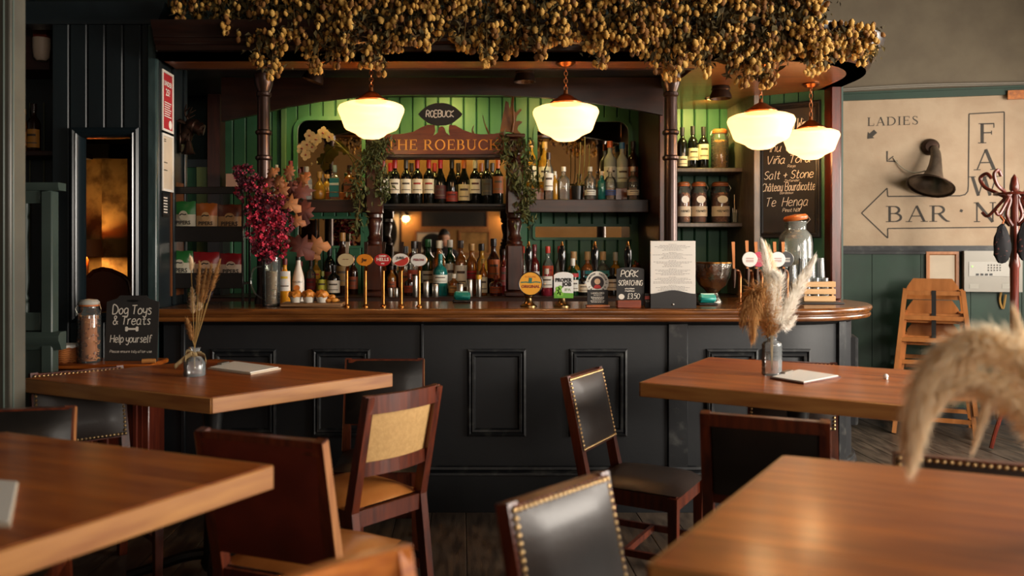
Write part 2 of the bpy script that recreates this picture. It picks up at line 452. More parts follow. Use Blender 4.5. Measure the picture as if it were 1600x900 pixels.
def hand_strokes(body, h, slant=0.15, gap=0.9, jit=0.12, seed=1):
    rnd = random.Random(seed); x = 0.0; out = []; k = h/6.0
    body = body.replace('ñ', '\x01').replace('â', '\x02')
    for ch in body:
        if ch == ' ': x += 2.2; continue
        key = {'\x01': 'n~', '\x02': 'a^'}.get(ch, ch)
        g = HAND.get(key)
        if not g: x += 2; continue
        wmax = 0
        for st in g.split(';'):
            pts = [tuple(float(c) for c in p.split(',')) for p in st.split()]
            wmax = max(wmax, max(p[0] for p in pts))
            pts = [Vector((x + p[0] + p[1]*slant + rnd.uniform(-jit, jit), p[1] + rnd.uniform(-jit, jit)))*k for p in pts]
            out.append([Vector(q) for q in smooth_path([p.to_3d() for p in pts], 4)])
        x += wmax + gap
    return [[Vector((p.x, p.y)) for p in st] for st in out], x*k
def hand_text(body, h, o, u, v, m, parent, w=None, align='CENTER', slant=0.15, fit=None, seed=1, name='chalk_lettering', off=0.001):
    st, L = hand_strokes(body, h, slant, seed=seed)
    sx = fit/L if fit else 1.0
    L *= sx
    x0 = -L/2 if align == 'CENTER' else 0.0
    b = MB(); ww = w or h*0.11
    for s in st:
        b.ribbon([Vector((p.x*sx + x0, p.y)) for p in s], ww, o, u, v, off)
    return b.build(name, m, parent, False)
# roman capitals with thick and thin strokes and serifs (unit height 1)
def arc(cx, cy, rx, ry, a0, a1, n=14):
    return [(cx + rx*math.cos(R(a0 + (a1-a0)*i/n)), cy + ry*math.sin(R(a0 + (a1-a0)*i/n))) for i in range(n+1)]
TK, TN, SF = 0.15, 0.06, 0.045
def aw(cx, cy, rx, ry, a0, a1, n=16, thick=TK, thin=TN):
    pts = arc(cx, cy, rx, ry, a0, a1, n)
    ws = [thin + (thick-thin)*abs(math.cos(R(a0 + (a1-a0)*i/n)))**1.2 for i in range(n+1)]
    return (pts, ws)
def st(x): return ([(x, 0), (x, 1)], TK)
def sf(x, y, w=0.34): return ([(x-w/2, y), (x+w/2, y)], SF)
def sfs(x): return [st(x), sf(x, .02), sf(x, .98)]
ROMAN = {
'T': (.86, [st(.43), sf(.43, .02), ([(.02,.965),(.84,.965)], .07), ([(.035,.98),(.035,.76)], .05), ([(.825,.98),(.825,.76)], .05)]),
'H': (.98, sfs(.17) + sfs(.81) + [([(.17,.51),(.81,.51)], TN)]),
'E': (.76, [st(.17), sf(.12,.02,.2), sf(.12,.98,.2), ([(.1,.968),(.68,.968)], .065), ([(.1,.032),(.72,.032)], .065), ([(.17,.52),(.55,.52)], TN), ([(.665,.98),(.665,.78)], .05), ([(.7,.02),(.7,.25)], .05), ([(.55,.62),(.55,.42)], .045)]),
'F': (.70, [st(.17), sf(.17,.02), sf(.12,.98,.2), ([(.1,.968),(.66,.968)], .065), ([(.17,.52),(.55,.52)], TN), ([(.645,.98),(.645,.76)], .05), ([(.55,.62),(.55,.42)], .045)]),
'R': (.90, sfs(.17) + [([(.17,.97),(.4,.97)], TN), ([(.17,.5),(.4,.5)], TN), aw(.38,.735,.25,.235,-90,90), ([(.42,.5),(.6,.22),(.76,.04),(.9,.015)], [TK,TK,.11,.04])]),
'O': (1.02, [aw(.51,.5,.40,.475,0,360,36)]),
'B': (.80, sfs(.17) + [([(.17,.97),(.38,.97)], TN), ([(.17,.53),(.4,.53)], TN), ([(.17,.03),(.4,.03)], TN), aw(.36,.75,.23,.22,-90,90), aw(.38,.28,.29,.25,-90,90)]),
'U': (.96, [([(.17,1),(.17,.36)], TK), aw(.47,.36,.30,.335,180,360,18,TK,TN), ([(.77,.36),(.77,1)], .075), sf(.17,.98), sf(.77,.98)]),
'C': (.90, [aw(.50,.5,.40,.475,42,318,30), ([(.84,.98),(.84,.70)], .05), ([(.84,.02),(.84,.28)], .04)]),
'K': (.94, sfs(.17) + [([(.24,.45),(.76,.97)], TN), ([(.38,.58),(.62,.25),(.82,.03)], TK), sf(.76,.98,.3), sf(.84,.02,.3)]),
'A': (.92, [([(.12,.02),(.46,1)], TN), ([(.46,1),(.80,.02)], TK), ([(.24,.36),(.68,.36)], TN), sf(.12,.02,.28), sf(.80,.02,.32)]),
'W': (1.26, [([(.12,.98),(.38,0)], TK), ([(.38,0),(.63,.98)], TN), ([(.63,.98),(.88,0)], TK), ([(.88,0),(1.13,.98)], TN), sf(.12,.98,.28), sf(.63,.98,.28), sf(1.13,.98,.26)]),
'N': (1.0, [([(.15,0),(.15,1)], .07), ([(.15,.98),(.84,.0)], TK), ([(.84,0),(.84,1)], .07), sf(.15,.02,.28), sf(.12,.98,.22), sf(.84,.98,.28)]),
'L': (.74, [st(.17), sf(.17,.98), sf(.12,.02,.2), ([(.1,.032),(.68,.032)], .065), ([(.67,.02),(.67,.26)], .05)]),
'D': (.98, sfs(.17) + [([(.17,.97),(.4,.97)], TN), ([(.17,.03),(.4,.03)], TN), aw(.38,.5,.48,.47,-90,90,24)]),
'I': (.34, sfs(.17)),
'S': (.66, [([(.55,.80),(.46,.93),(.32,.97),(.17,.90),(.13,.76),(.22,.62),(.42,.48),(.55,.36),(.58,.22),(.50,.08),(.34,.03),(.18,.07),(.09,.22)], [.05,.06,.07,.10,.12,.14,.15,.14,.12,.10,.07,.06,.05]), ([(.55,.97),(.55,.76)], .04), ([(.1,.03),(.1,.25)], .04)]),
}
def roman_text(body, h, o, u, v, m, parent, fit=None, align='CENTER', track=0.10, name='lettering', off=0.001):
    L = 0
    for ch in body: L += (0.45 if ch == ' ' else ROMAN[ch][0] + track)
    sx = (fit/h/L) if fit else 1.0
    x = -L*sx/2 if align == 'CENTER' else 0.0
    b = MB()
    for ch in body:
        if ch == ' ': x += .45*sx; continue
        w, strokes = ROMAN[ch]
        for pts, ww in strokes:
            pts2 = [Vector((x + p[0]*sx, p[1]))*h for p in pts]
            w2 = [q*h for q in ww] if isinstance(ww, list) else ww*h
            b.ribbon(pts2, w2, o, u, v, off)
        x += (w + track)*sx
    return b.build(name, m, parent, False)
UX, UZ = Vector((1, 0, 0)), Vector((0, 0, 1))

# =================================================================== THE SETTING
def rect_frame(mb, o, u, v, w, h, prof):
    """mitred moulding round a rectangle; o is its lower left corner, prof is [(inset, height)]"""
    o = Vector(o); u = Vector(u); v = Vector(v); n = u.cross(v).normalized()
    k = len(prof); vs = []; fs = []
    for cu, cv, su, sv in ((0, 0, 1, 1), (w, 0, -1, 1), (w, h, -1, -1), (0, h, 1, -1)):
        for ins, ht in prof: vs.append(o + u*(cu + su*ins) + v*(cv + sv*ins) + n*ht)
    for c in range(4):
        d = (c+1) % 4
        for q in range(k-1): fs.append((c*k+q, d*k+q, d*k+q+1, c*k+q+1))
    mb.add(vs, fs)
    return mb
# ---- floor of separate boards running towards the bar
fl = sroot('floor')
FP = 0.175
for i in range(int((RX - LX)/FP) + 1):
    x = LX + i*FP
    cuts = [BY, BY + 1.2 + (i*1.37) % 2.6, BY + 4.6 + (i*0.83) % 2.1, 7.3]
    for a, b in zip(cuts[:-1], cuts[1:]):
        MB().cbox(x + .0015, min(x + FP - .0015, RX), a + .001, b - .001, -0.03 - random.random()*.0015, -random.random()*.0016, .002).build('plank', M_plank, fl, False)
MB().box(LX, RX, BY, 7.3, -0.06, -0.012).build('subfloor', M_gap, fl)

ceil = structure(MB().box(LX-.1, RX+.1, BY-.1, 7.4, 3.42, 3.5).build('ceiling', M_ceil))
# ---- side wall with windows
def win_wall(name, seg, axis, pos, thick, a0, a1, m_up, m_lo, wins):
    root = sroot(name)
    cuts = sorted([a0, a1] + [q for w in wins for q in w])
    mb, lo = MB(), MB()
    def bx(mb, p, q, z0, z1):
        if axis == 'y': mb.box(pos, pos + thick, p, q, z0, z1)
        else: mb.box(p, q, pos, pos + thick, z0, z1)
    for p, q in zip(cuts[:-1], cuts[1:]):
        if any(abs(p-w[0]) < 1e-6 for w in wins):
            zz0, zz1 = WZ.get((p, q), (WZ0, WZ1))
            bx(lo, p, q, 0, min(1.0, zz0)); bx(mb, p, q, zz1, 3.42)
            if zz0 > 1.0: bx(mb, p, q, 1.0, zz0)
        else:
            bx(lo, p, q, 0, 1.0); bx(mb, p, q, 1.0, 3.42)
    mb.build('plaster', m_up, root); lo.build('dado_panelling', m_lo, root)
    return root
win_wall('wall_right', None, 'y', RX, 0.15, BY, 7.2, M_plaster, M_greendk, WIN_SIDE)
win_wall('wall_rear', None, 'x', BY - 0.15, 0.15, LX, RX, M_ochre, M_greendk, WIN_BACK)
wn = 0
for axis, lst in (('y', WIN_SIDE), ('x', WIN_BACK)):  # the back list includes the added fill transom
    for a, b in lst:
        wn += 1; z0w, z1w = WZ.get((a, b), (WZ0, WZ1))
        wr = sroot('window_%d' % wn)
        f = MB(); g = MB()
        def B(mb, p, q, d0, d1, z0, z1):
            if axis == 'y': mb.box(RX + d0, RX + d1, p, q, z0, z1)
            else: mb.box(p, q, BY - d1, BY - d0, z0, z1)
        for p, q, z0, z1 in ((a, a+.06, z0w, z1w), (b-.06, b, z0w, z1w), (a, b, z0w, z0w+.07), (a, b, z1w-.07, z1w), ((a+b)/2-.025, (a+b)/2+.025, z0w, z1w), (a, b, (z0w+z1w)/2-.025, (z0w+z1w)/2+.025)):
            B(f, p, q, .05, .1, z0, z1)
        f.build('window_frame', M_greygreen, wr); B(g, a, b, .07, .075, z0w, z1w); g.build('pane', M_clear, wr)
        s = MB(); B(s, a-.05, b+.05, -.06, .1, z0w-.04, z0w); s.build('window_sill', M_greygreen, wr)
structure(MB().box(LX-.12, LX, BY, 7.3, 0, 3.42).build('wall_left', M_blackpaint))

# ---- wall with the painted BAR / FAWN sign (slightly skewed to the bar)
FA = Vector((3.067, 6.9, 0)); FU = Vector((1.263, -0.30, 0)).normalized(); FN = FU.cross(UZ)
def fw(px, py):
    d = Vector(((px - CX)/F, 1, -(py - CY)/F)); o = Vector((0, 0, EYE))
    k = (FA - o).dot(FN)/d.dot(FN)
    p = o + d*k
    return (p - FA).dot(FU), p.z
def fpt(px, py, off=0.0):
    s, z = fw(px, py); return FA + FU*s + UZ*z + FN*off
wf = sroot('wall_front')
zd = fw(1430, 385)[1]; zr = fw(1430, 150)[1]
s0, s1 = -1.2, 1.62
def fbox(mb, a, b, d0, d1, z0, z1):
    """box on the sign wall: along a..b, proud d0..d1"""
    ps = [FA + FU*q + FN*d for q, d in ((a, d0), (b, d0), (b, d1), (a, d1))]
    vs = [p + UZ*z0 for p in ps] + [p + UZ*z1 for p in ps]
    return mb.add(vs, [(0,1,2,3),(7,6,5,4),(0,4,5,1),(1,5,6,2),(2,6,7,3),(3,7,4,0)])
fbox(MB(), s0, s1, -.12, 0, zd, zr).build('painted_field', M_plaster, wf)
fbox(MB(), s0, s1, -.12, 0, zr, 3.42).build('upper_wall', M_plastergrey, wf)
fbox(MB(), s0, s1, -.12, -.014, 0, zd).build('dado_backing', M_greengroove, wf)
q = s0
while q < s1:
    fbox(MB(), q + .002, min(q + .352, s1), -.014, 0, .12, zd - .03).build('panel', M_greendk, wf)
    q += .354
t1 = sroot('trim_1'); mb = MB()
fbox(mb, s0, s1, 0, .03, zd - .035, zd + .005); fbox(mb, s0, s1, 0, .018, zd - .06, zd - .035); mb.build('dado_rail', M_worn, t1)
t2 = sroot('trim_2'); mb = MB()
fbox(mb, s0, s1, 0, .025, zr - .02, zr + .03); fbox(mb, s0, s1, 0, .04, zr + .03, zr + .045); mb.build('picture_rail', M_greendk, t2)
bb = sroot('baseboard_front'); fbox(MB(), s0, s1, 0, .02, 0, .12).build('skirting_board', M_blackpaint, bb)
# painted sign lettering and arrow outline
O0 = FA + FN*.002
def fs(px, py): return Vector(fw(px, py))
h = fw(1400, 322)[1] - fw(1400, 347)[1]
sp = fs(1384, 347); e = fs(1488, 347)
roman_text('BAR', h, FA + FU*((sp.x+e.x)/2) + UZ*sp.y, FU, UZ, M_paintedletter, wf, fit=e.x-sp.x, name='lettering')
for ch, (px0, px1, py0, py1) in {'F': (1528, 1555, 192, 224), 'A': (1522, 1558, 233, 266), 'W': (1515, 1561, 275, 306), 'N': (1521, 1557, 316, 347)}.items():
    a = fs(px0, py1); b = fs(px1, py0)
    roman_text(ch, b.y - a.y, FA + FU*((a.x+b.x)/2) + UZ*a.y, FU, UZ, M_paintedletter, wf, fit=b.x-a.x, name='lettering', track=0.0)
a = fs(1355, 197); b = fs(1437, 181)
roman_text('LADIES', b.y - a.y, FA + FU*((a.x+b.x)/2) + UZ*a.y, FU, UZ, M_paintedletter, wf, fit=b.x-a.x, name='lettering', track=.14)
mb = MB()
def line(pts, w=.009):
    mb.ribbon([fs(*p) for p in pts], w, FA, FU, UZ, .0015)
line([(1565, 355), (1387, 357)]); line([(1387, 357), (1387, 372)]); line([(1387, 372), (1346, 333)]); line([(1346, 333), (1386, 294)]); line([(1386, 294), (1387, 307)])
line([(1387, 307), (1500, 306), (1508, 304), (1512, 299), (1513, 290), (1514, 178)]); line([(1514, 178), (1569, 175)]); line([(1569, 175), (1569, 355)])
line([(1500, 328.5), (1504, 330)], .02)
mb.build('arrow_outline', M_paintedletter, wf, False)
mb = MB()   # small arrow under LADIES
line([(1368, 205), (1361, 211)], .035)
mb.add([FA + FU*p.x + UZ*p.y + FN*.002 for p in (fs(1355, 217), fs(1366, 216), fs(1356, 206))], [(0, 1, 2)])
line([(1386, 236), (1386, 252), (1402, 252)], .012); line([(1388, 250), (1396, 244)], .008)
mb.build('small_arrow', M_paintedletter, wf, False)
# surface cables along the rail
mb = MB()
for k, dz in ((0, .062), (1, .075)):
    mb.tube([FA + FU*q + FN*(.012 + .004*k) + UZ*(zr + dz + .01*math.sin(q*3)) for q in [s0 + .3 + j*.1 for j in range(24)]], .006, 6)
tag(mb.build('surface_cable', mat('grey cable', '#8f877a', .5)), 'pair of grey surface cables clipped along the green picture rail', 'cable')

# ---- boarded green wall behind the back bar
wb = sroot('wall_back')
GB = 0.0885
def tg(x, y, z0, z1, m, parent, pitch=GB, d=.016):
    mb = MB(); g = .0025; c = .006
    poly = [(x+g, y), (x+g, y-d+c), (x+g+c, y-d), (x+pitch-g-c, y-d), (x+pitch-g, y-d+c), (x+pitch-g, y)]
    k = len(poly)
    mb.add([(a, b, z0) for a, b in poly] + [(a, b, z1) for a, b in poly], [tuple(range(k)), tuple(range(2*k-1, k-1, -1))] + [(i, (i+1) % k, k+(i+1) % k, k+i) for i in range(k)])
    return mb.build('board', m, parent, False)
YB = 5.95
x = X(345, YB)
while x < X(1178, YB):
    tg(x, YB, 1.0, 2.42, M_green, wb); x += GB
MB().box(LX, 2.3, YB, YB+.1, 0, 3.42).build('backing', M_greengroove, wb)
# dark left part with the green door and its pale jamb
d1 = sroot('door_1', (X(300, 5.93), 5.93, 0))
MB().box(X(262, 5.92), X(309, 5.92), 5.90, 5.94, 0, Z(262, 5.92)).build('door_leaf', M_green, d1)
mb = MB(); rect_frame(mb, (X(272, 5.9), 5.9, 1.15), UX, UZ, X(300, 5.9)-X(272, 5.9), .6, [(0, 0), (.01, .012), (.03, .012), (.04, 0)]); mb.build('door_panel', M_green, d1)
MB().box(X(310, 5.9), X(330, 5.9), 5.86, 5.94, 0, Z(262, 5.9)).build('door_jamb', mat('pale green paint', '#7a8a58', .5), d1)
MB().box(X(250, 5.9), X(332, 5.9), 5.86, 5.94, Z(262, 5.9), Z(250, 5.9)).build('door_head', M_blackpaint, d1)
structure(MB().box(X(331, 5.9), X(350, 5.9), 5.80, 5.94, 0, 2.4).build('trim_3', M_darkwoodz))

# ---- end wall of the bar: green boards, carries the wine blackboard
PA, PB = Vector((X(1181, 5.45), 5.45, 0)), Vector((X(1294, 5.2), 5.2, 0))
EU = (PB - PA).normalized(); EN = EU.cross(UZ); EL = (PB - PA).length
we = sroot('wall_bar_end')
n = 5
for i in range(n):
    a = PA + EU*(EL*i/n + .003); b = PA + EU*(EL*(i+1)/n - .003)
    mb = MB(); mb.add([a, b, b - EN*.02, a - EN*.02] + [p + UZ*2.36 for p in (a, b, b - EN*.02, a - EN*.02)], [(0,1,2,3),(7,6,5,4),(0,4,5,1),(1,5,6,2),(2,6,7,3),(3,7,4,0)])
    mb.build('board', M_green, we, False)
mb = MB(); a = PA - EN*.02; b = PB - EN*.02
mb.add([a, b, b - EN*.05, a - EN*.05] + [p + UZ*2.36 for p in (a, b, b - EN*.05, a - EN*.05)], [(0,1,2,3),(7,6,5,4),(0,4,5,1),(1,5,6,2),(2,6,7,3),(3,7,4,0)])
mb.build('backing', M_greengroove, we)
structure(MB().cbox(X(1176, 5.42), X(1186, 5.42), 5.40, 5.95, 1.05, 2.36, .004).build('trim_4', mat('worn grey oak', '#5a5048', .45, 0, .1, '#6e6358', 8, .1, 40, .5, (6, 6, 1))))
structure(MB().cbox(X(1295, 5.15), X(1312, 5.15), 5.12, 5.22, 1.052, 2.34, .008).build('trim_5', wood('red mahogany post', '#3a150d', '#5a2214', 'z', .3, .3)))
structure(MB().box(X(1312, 5.2), X(1312, 5.2)+.03, 5.22, 6.9, 0, 2.6).build('wall_bar_side', M_greendk))

# ---- left partition: boarded, with a glazed opening to the snug behind
wp = sroot('wall_partition')
PX0, PX1, YP = X(80, 4.4), X(243, 4.4), 4.4
ox0, ox1, oz0, oz1 = X(116, YP), X(216, YP), Z(500, YP), Z(203, YP)
bp = X(128, YP) - X(100, YP)
x = PX0
while x < PX1 - .01:
    xe = min(x + bp, PX1)
    if x < ox1 and xe > ox0:
        a0 = x; a1 = xe
        tg(x, YP + .016, oz1, 2.52, M_blackpaint, wp, xe - x); tg(x, YP + .016, 0, oz0, M_blackpaint, wp, xe - x)
        if x < ox0 - .01: tg(x, YP + .016, oz0, oz1, M_blackpaint, wp, ox0 - x)
        if xe > ox1 + .01: tg(ox1, YP + .016, oz0, oz1, M_blackpaint, wp, xe - ox1)
    else: tg(x, YP + .016, 0, 2.52, M_blackpaint, wp, xe - x)
    x = xe
mb = MB().box(PX0, ox0, YP+.016, YP+.06, 0, 2.52).box(ox1, PX1, YP+.016, YP+.06, 0, 2.52).box(ox0, ox1, YP+.016, YP+.06, oz1, 2.52).box(ox0, ox1, YP+.016, YP+.06, 0, oz0)
mb.build('backing', M_blackpaint, wp)
mb = MB(); rect_frame(mb, (ox0-.01, YP, oz0-.01), UX, UZ, ox1-ox0+.02, oz1-oz0+.02, [(0, 0), (0, .02), (.012, .03), (.022, .022), (.03, .03), (.045, .012), (.05, -.05)])
mb.build('opening_moulding', mat('blue black gloss', '#172024', .25, 0, .3), wp)
MB().sweep([(PX0-.3, YP), (PX1, YP), (PX1, 5.0)], [(0, 2.5), (.02, 2.5), (.025, 2.53), (.06, 2.57), (.07, 2.6), (-.1, 2.6), (-.1, 2.5)]).build('cornice', M_blackpaint, wp)
MB().box(PX1-.02, PX1, YP+.06, 4.86, 0, 2.5).build('return_face', M_blackpaint, wp)
for yy in (4.43, 4.66, 4.85):
    MB().cbox(PX1, PX1+.015, yy-.02, yy+.02, 1.05, 2.5, .004).build('batten', M_blackpaint, wp)
mb = MB().box(PX1, PX1+.006, 4.62, 4.83, 1.1, 1.72); mb.build('brown_panel', wood('amber panel', '#5a2e14', '#7a4420', 'z', .4), wp)
MB().cbox(PX1-.035, PX1+.012, YP-.022, YP+.02, 0, 2.5, .006).build('corner_post', mat('teal grey gloss', '#2c3b3b', .35, 0, .1, '#3a4a49', 9, .1, 30, .5, (4, 4, 1)), wp)
# the snug seen through the opening: papered wall
sn = sroot('wall_snug')
M_wallpaper = mat('leafy wallpaper', '#b08848', .8, 0, 0, '#6e4e22', 9, 0, 1, .3, (1, 1, 1), 7, (.42, .62))
MB().box(LX, -2.09, 5.75, 5.8, 0, 2.6).build('papered_wall', M_wallpaper, sn)
mb = MB(); mb.bar((PX1-.03, 4.87, 1.3), (-2.05, 5.9, 1.3), .03, 2.6); mb.build('dividing_panel', M_blackpaint, sn)
MB().box(LX, -2.1, 5.70, 5.75, Z(247, 5.7), Z(225, 5.7)).build('dark_beam', M_blackwood, sn)
MB().box(X(159, 5.6), X(199, 5.6), 5.6, 5.75, 0, Z(248, 5.6)).build('pier', M_wallpaper, sn)
# far left recess
rc = sroot('wall_recess')
MB().box(LX, -2.33, 4.98, 5.03, 0, 2.6).build('recess_back', M_blackpaint, rc)
for px in (46, 68):
    MB().box(X(px, 4.97)-.002, X(px, 4.97)+.002, 4.972, 4.98, 1.3, 2.2).build('bead', mat('olive bead', '#5a5a40', .5), rc)
MB().box(LX, -2.25, 4.7, 4.98, Z(120, 4.9), 2.6).build('bulkhead', wood('brown beam', '#2a100a', '#3a1810', 'x', .5), rc)
mb = MB(); mb.bar((PX0+.0, YP+.06, 1.3), (-2.33, 5.0, 1.3), .03, 2.6); mb.build('return', M_darkwoodz, rc)

# =================================================================== THE BAR
def arc_path(cx, cy, r, x0, yend, n=14):
    return [(x0, cy - r)] + [(cx + r*math.sin(R(90*i/n)), cy - r*math.cos(R(90*i/n))) for i in range(n+1)] + [(cx + r, yend)]
BCX, BCY, BL = 1.65, 4.985, -1.53
bar = thing('bar_counter', 'long black panelled bar counter with a moulded oak top', 'bar counter', (0, 4.7, 0))
body_path = arc_path(BCX, BCY, .56, BL, 5.11)
MB().sweep(body_path, [(0, .2), (0, 1.0), (-.04, 1.0), (-.04, .2)]).build('panelling', M_bench, bar)
MB().sweep(body_path, [(.012, 0), (.012, .195), (-.04, .195), (-.04, 0)]).build('plinth', M_bench, bar)
MB().sweep(body_path, [(0, .238), (.016, .234), (.02, .222), (.012, .214), (.026, .206), (.028, .194), (.012, .188), (0, .188)]).build('plinth_moulding', M_worn, bar)
MB().sweep(body_path, [(0, .96), (.03, .985), (.03, 1.0), (0, 1.0)]).build('frieze', M_bench, bar)
mp = [(0, 0), (.002, .012), (.012, .016), (.02, .008), (.026, .014), (.036, .012), (.044, 0)]
YF = BCY - .56
zb0, zb1 = Z(682, YF), Z(545, YF)
for a, b in ((330, 432), (488, 579), (730, 822), (889, 980), (1103, 1184), (1190, 1266)):
    mb = MB(); rect_frame(mb, (X(a, YF), YF - .0005, zb0), UX, UZ, X(b, YF)-X(a, YF), zb1-zb0, mp); mb.build('panel_moulding', M_worn, bar, True, 25)
def on_curve(ang): return Vector((BCX + .56*math.sin(R(ang)), BCY - .56*math.cos(R(ang)), 0)), Vector((math.cos(R(ang)), math.sin(R(ang)), 0))
for ang, wd in ((72, .2),):
    p, t = on_curve(ang); nn = t.cross(UZ)
    mb = MB(); rect_frame(mb, p - t*wd/2 + UZ*zb0 + nn*.012, t, UZ, wd, zb1-zb0+.03, mp); mb.build('panel_moulding', M_worn, bar, True, 25)
    mb = MB(); mb.add([p - t*wd/2 + nn*.013 + UZ*zb0, p + t*wd/2 + nn*.013 + UZ*zb0, p + t*wd/2 + nn*.013 + UZ*(zb1+.03), p - t*wd/2 + nn*.013 + UZ*(zb1+.03), p - t*wd/2 - nn*.02 + UZ*zb0, p + t*wd/2 - nn*.02 + UZ*zb0, p + t*wd/2 - nn*.02 + UZ*(zb1+.03), p - t*wd/2 - nn*.02 + UZ*(zb1+.03)],
        [(0,1,2,3),(7,6,5,4),(0,4,5,1),(1,5,6,2),(2,6,7,3),(3,7,4,0)]); mb.build('panel', M_bench, bar)
for a, b in ((1043, 1074), (657, 662), (283, 290)):
    MB().cbox(X(a, YF), X(b, YF), YF-.014, YF+.01, .2, .97, .004).build('pilaster', M_worn if b-a > 10 else M_bench, bar)
p, t = on_curve(40); 
mb = MB(); mb.bar(p + UZ*.2, p + UZ*.97, .075, .03, (-t.y, t.x, 0)); mb.build('pilaster', M_worn, bar)
# worktop
top_path = arc_path(BCX, BCY, .65, BL, 5.18)
poly = [(x, y) for x, y in top_path] + [(1.87, 5.395), (1.5, 5.395), (1.5, 4.98), (BL, 4.98)]
mb = MB(); mb.add([(x, y, 1.015) for x, y in poly] + [(x, y, 1.05) for x, y in poly], [tuple(range(len(poly)))[::-1], tuple(range(len(poly), 2*len(poly)))] + [(i, (i+1) % len(poly), len(poly)+(i+1) % len(poly), len(poly)+i) for i in range(len(poly))])
mb.build('worktop', M_bartop, bar, True, 30)
MB().sweep(top_path, [(-.03, 1.05), (.0, 1.0515), (.012, 1.046), (.016, 1.035), (.01, 1.022), (-.006, 1.016), (-.006, 1.012), (.006, 1.008), (.009, .998), (.003, .988), (-.02, .982), (-.03, .982)]).build('nosing', M_bartop, bar, True, 50)
MB().box(BL, 1.5, 4.92, 4.98, .0, 1.015).build('inner_panel', M_blackwood, bar)

M_cornice = wood('dark cornice', '#140a07', '#26120b', 'x', .3, .25)
# ---- canopy over the bar
can = thing('bar_canopy', 'dark wooden canopy with moulded cornice and rounded end above the bar', 'canopy', (0, 4.7, 2.32))
can_path = arc_path(BCX, 4.95, .62, BL, 6.2)
inn = [(x, y) for x, y in can_path]
poly = inn + [(1.25, 6.2), (1.25, 4.60), (BL, 4.60)]
k = len(poly); mb = MB(); mb.add([(x, y, 2.32) for x, y in poly] + [(x, y, 2.40) for x, y in poly], [tuple(range(k))[::-1], tuple(range(k, 2*k))] + [(i, (i+1) % k, k+(i+1) % k, k+i) for i in range(k)])
mb.build('soffit_board', M_soffit, can)
MB().box(BL-.4, 1.25, 4.60, 6.2, 2.40, 2.44).build('soffit_recess', M_blackwood, can)
MB().sweep([(BL, 4.6), (1.25, 4.6)], [(0, 2.315), (0, 2.40), (-.03, 2.40), (-.03, 2.35), (-.02, 2.315)]).build('inner_beam', M_darkwood, can)
MB().sweep(can_path, [(0, 2.32), (.0, 2.345), (.022, 2.35), (.022, 2.375), (.034, 2.38), (.045, 2.39), (.045, 2.405), (.056, 2.41), (.062, 2.43), (.085, 2.46), (.092, 2.485), (-.1, 2.485), (-.1, 2.32)]).build('cornice', M_cornice, can, True, 30)
k = len(inn) + 2; poly = inn + [(1.0, 6.2), (BL, 6.2)]
mb = MB(); mb.add([(x, y, 2.46) for x, y in poly] + [(x, y, 2.49) for x, y in poly], [tuple(range(k))[::-1], tuple(range(k, 2*k))] + [(i, (i+1) % k, k+(i+1) % k, k+i) for i in range(k)])
mb.build('canopy_top', M_blackwood, can)

# ---- two cast iron columns on the counter
for px, lab in ((412, 'bronzed ringed iron column rising behind the red dried flowers'), (1048, 'bronzed ringed iron column rising behind the menu board')):
    c = Vector((X(px, 4.75), 4.75, 1.0505))
    prof = [(.05, 0), (.05, .02), (.04, .05), (.037, .08)]
    for zc in (.82, .96):
        zc = zc
        prof += [(.036, zc-.03), (.046, zc-.02), (.046, zc-.008), (.036, zc), ]
    prof += [(.034, 1.14), (.042, 1.15), (.042, 1.165), (.034, 1.17), (.05, 1.21), (.055, 1.25), (.055, 1.268)]
    col = thing('iron_column', lab, 'column', c)
    MB().lathe([q for q in prof if q[1] < 1.16], c, 20).build('shaft', M_iron, col)
    MB().lathe([q for q in prof if q[1] >= 1.15], c, 20).build('capital', M_iron, col)

# ---- back bar
bk = thing('back_counter', 'dark mahogany back counter that carries the spirit bottles', 'counter', (0, 5.6, 0))
MB().cbox(X(290, 5.4), X(1172, 5.4), 5.4, 5.915, 1.01, 1.05, .006).build('counter', M_darkwood, bk)
MB().box(X(290, 5.4), X(1172, 5.4), 5.44, 5.9, 0, 1.01).build('cupboards', M_blackwood, bk)
tag(MB().cbox(X(1030, 5.3), X(1041, 5.3), 5.3, 5.92, 1.052, 2.395, .006).build('back_bar_upright', M_darkwoodz), 'dark mahogany end panel of the back bar behind the right iron column', 'panel')
structure(MB().cbox(X(439, 5.91), X(447, 5.91), 5.90, 5.934, 1.05, 2.4, .004).build('trim_6', mat('pale sage trim', '#4a6a48', .5)))
ap = [(346, 190), (400, 179), (450, 167), (500, 158), (560, 151), (620, 148.5), (700, 148), (780, 149), (860, 153), (930, 161), (990, 171), (1036, 180)]
poly = [(X(a, 5.22), Z(b, 5.22)) for a, b in ap] + [(X(1036, 5.22), 2.395), (X(346, 5.22), 2.395)]
tag(MB().prism(poly, (0, 5.25, 0), UX, UZ, .035).build('arched_valance', M_cornice), 'shallow arched dark wood valance under the canopy', 'valance')
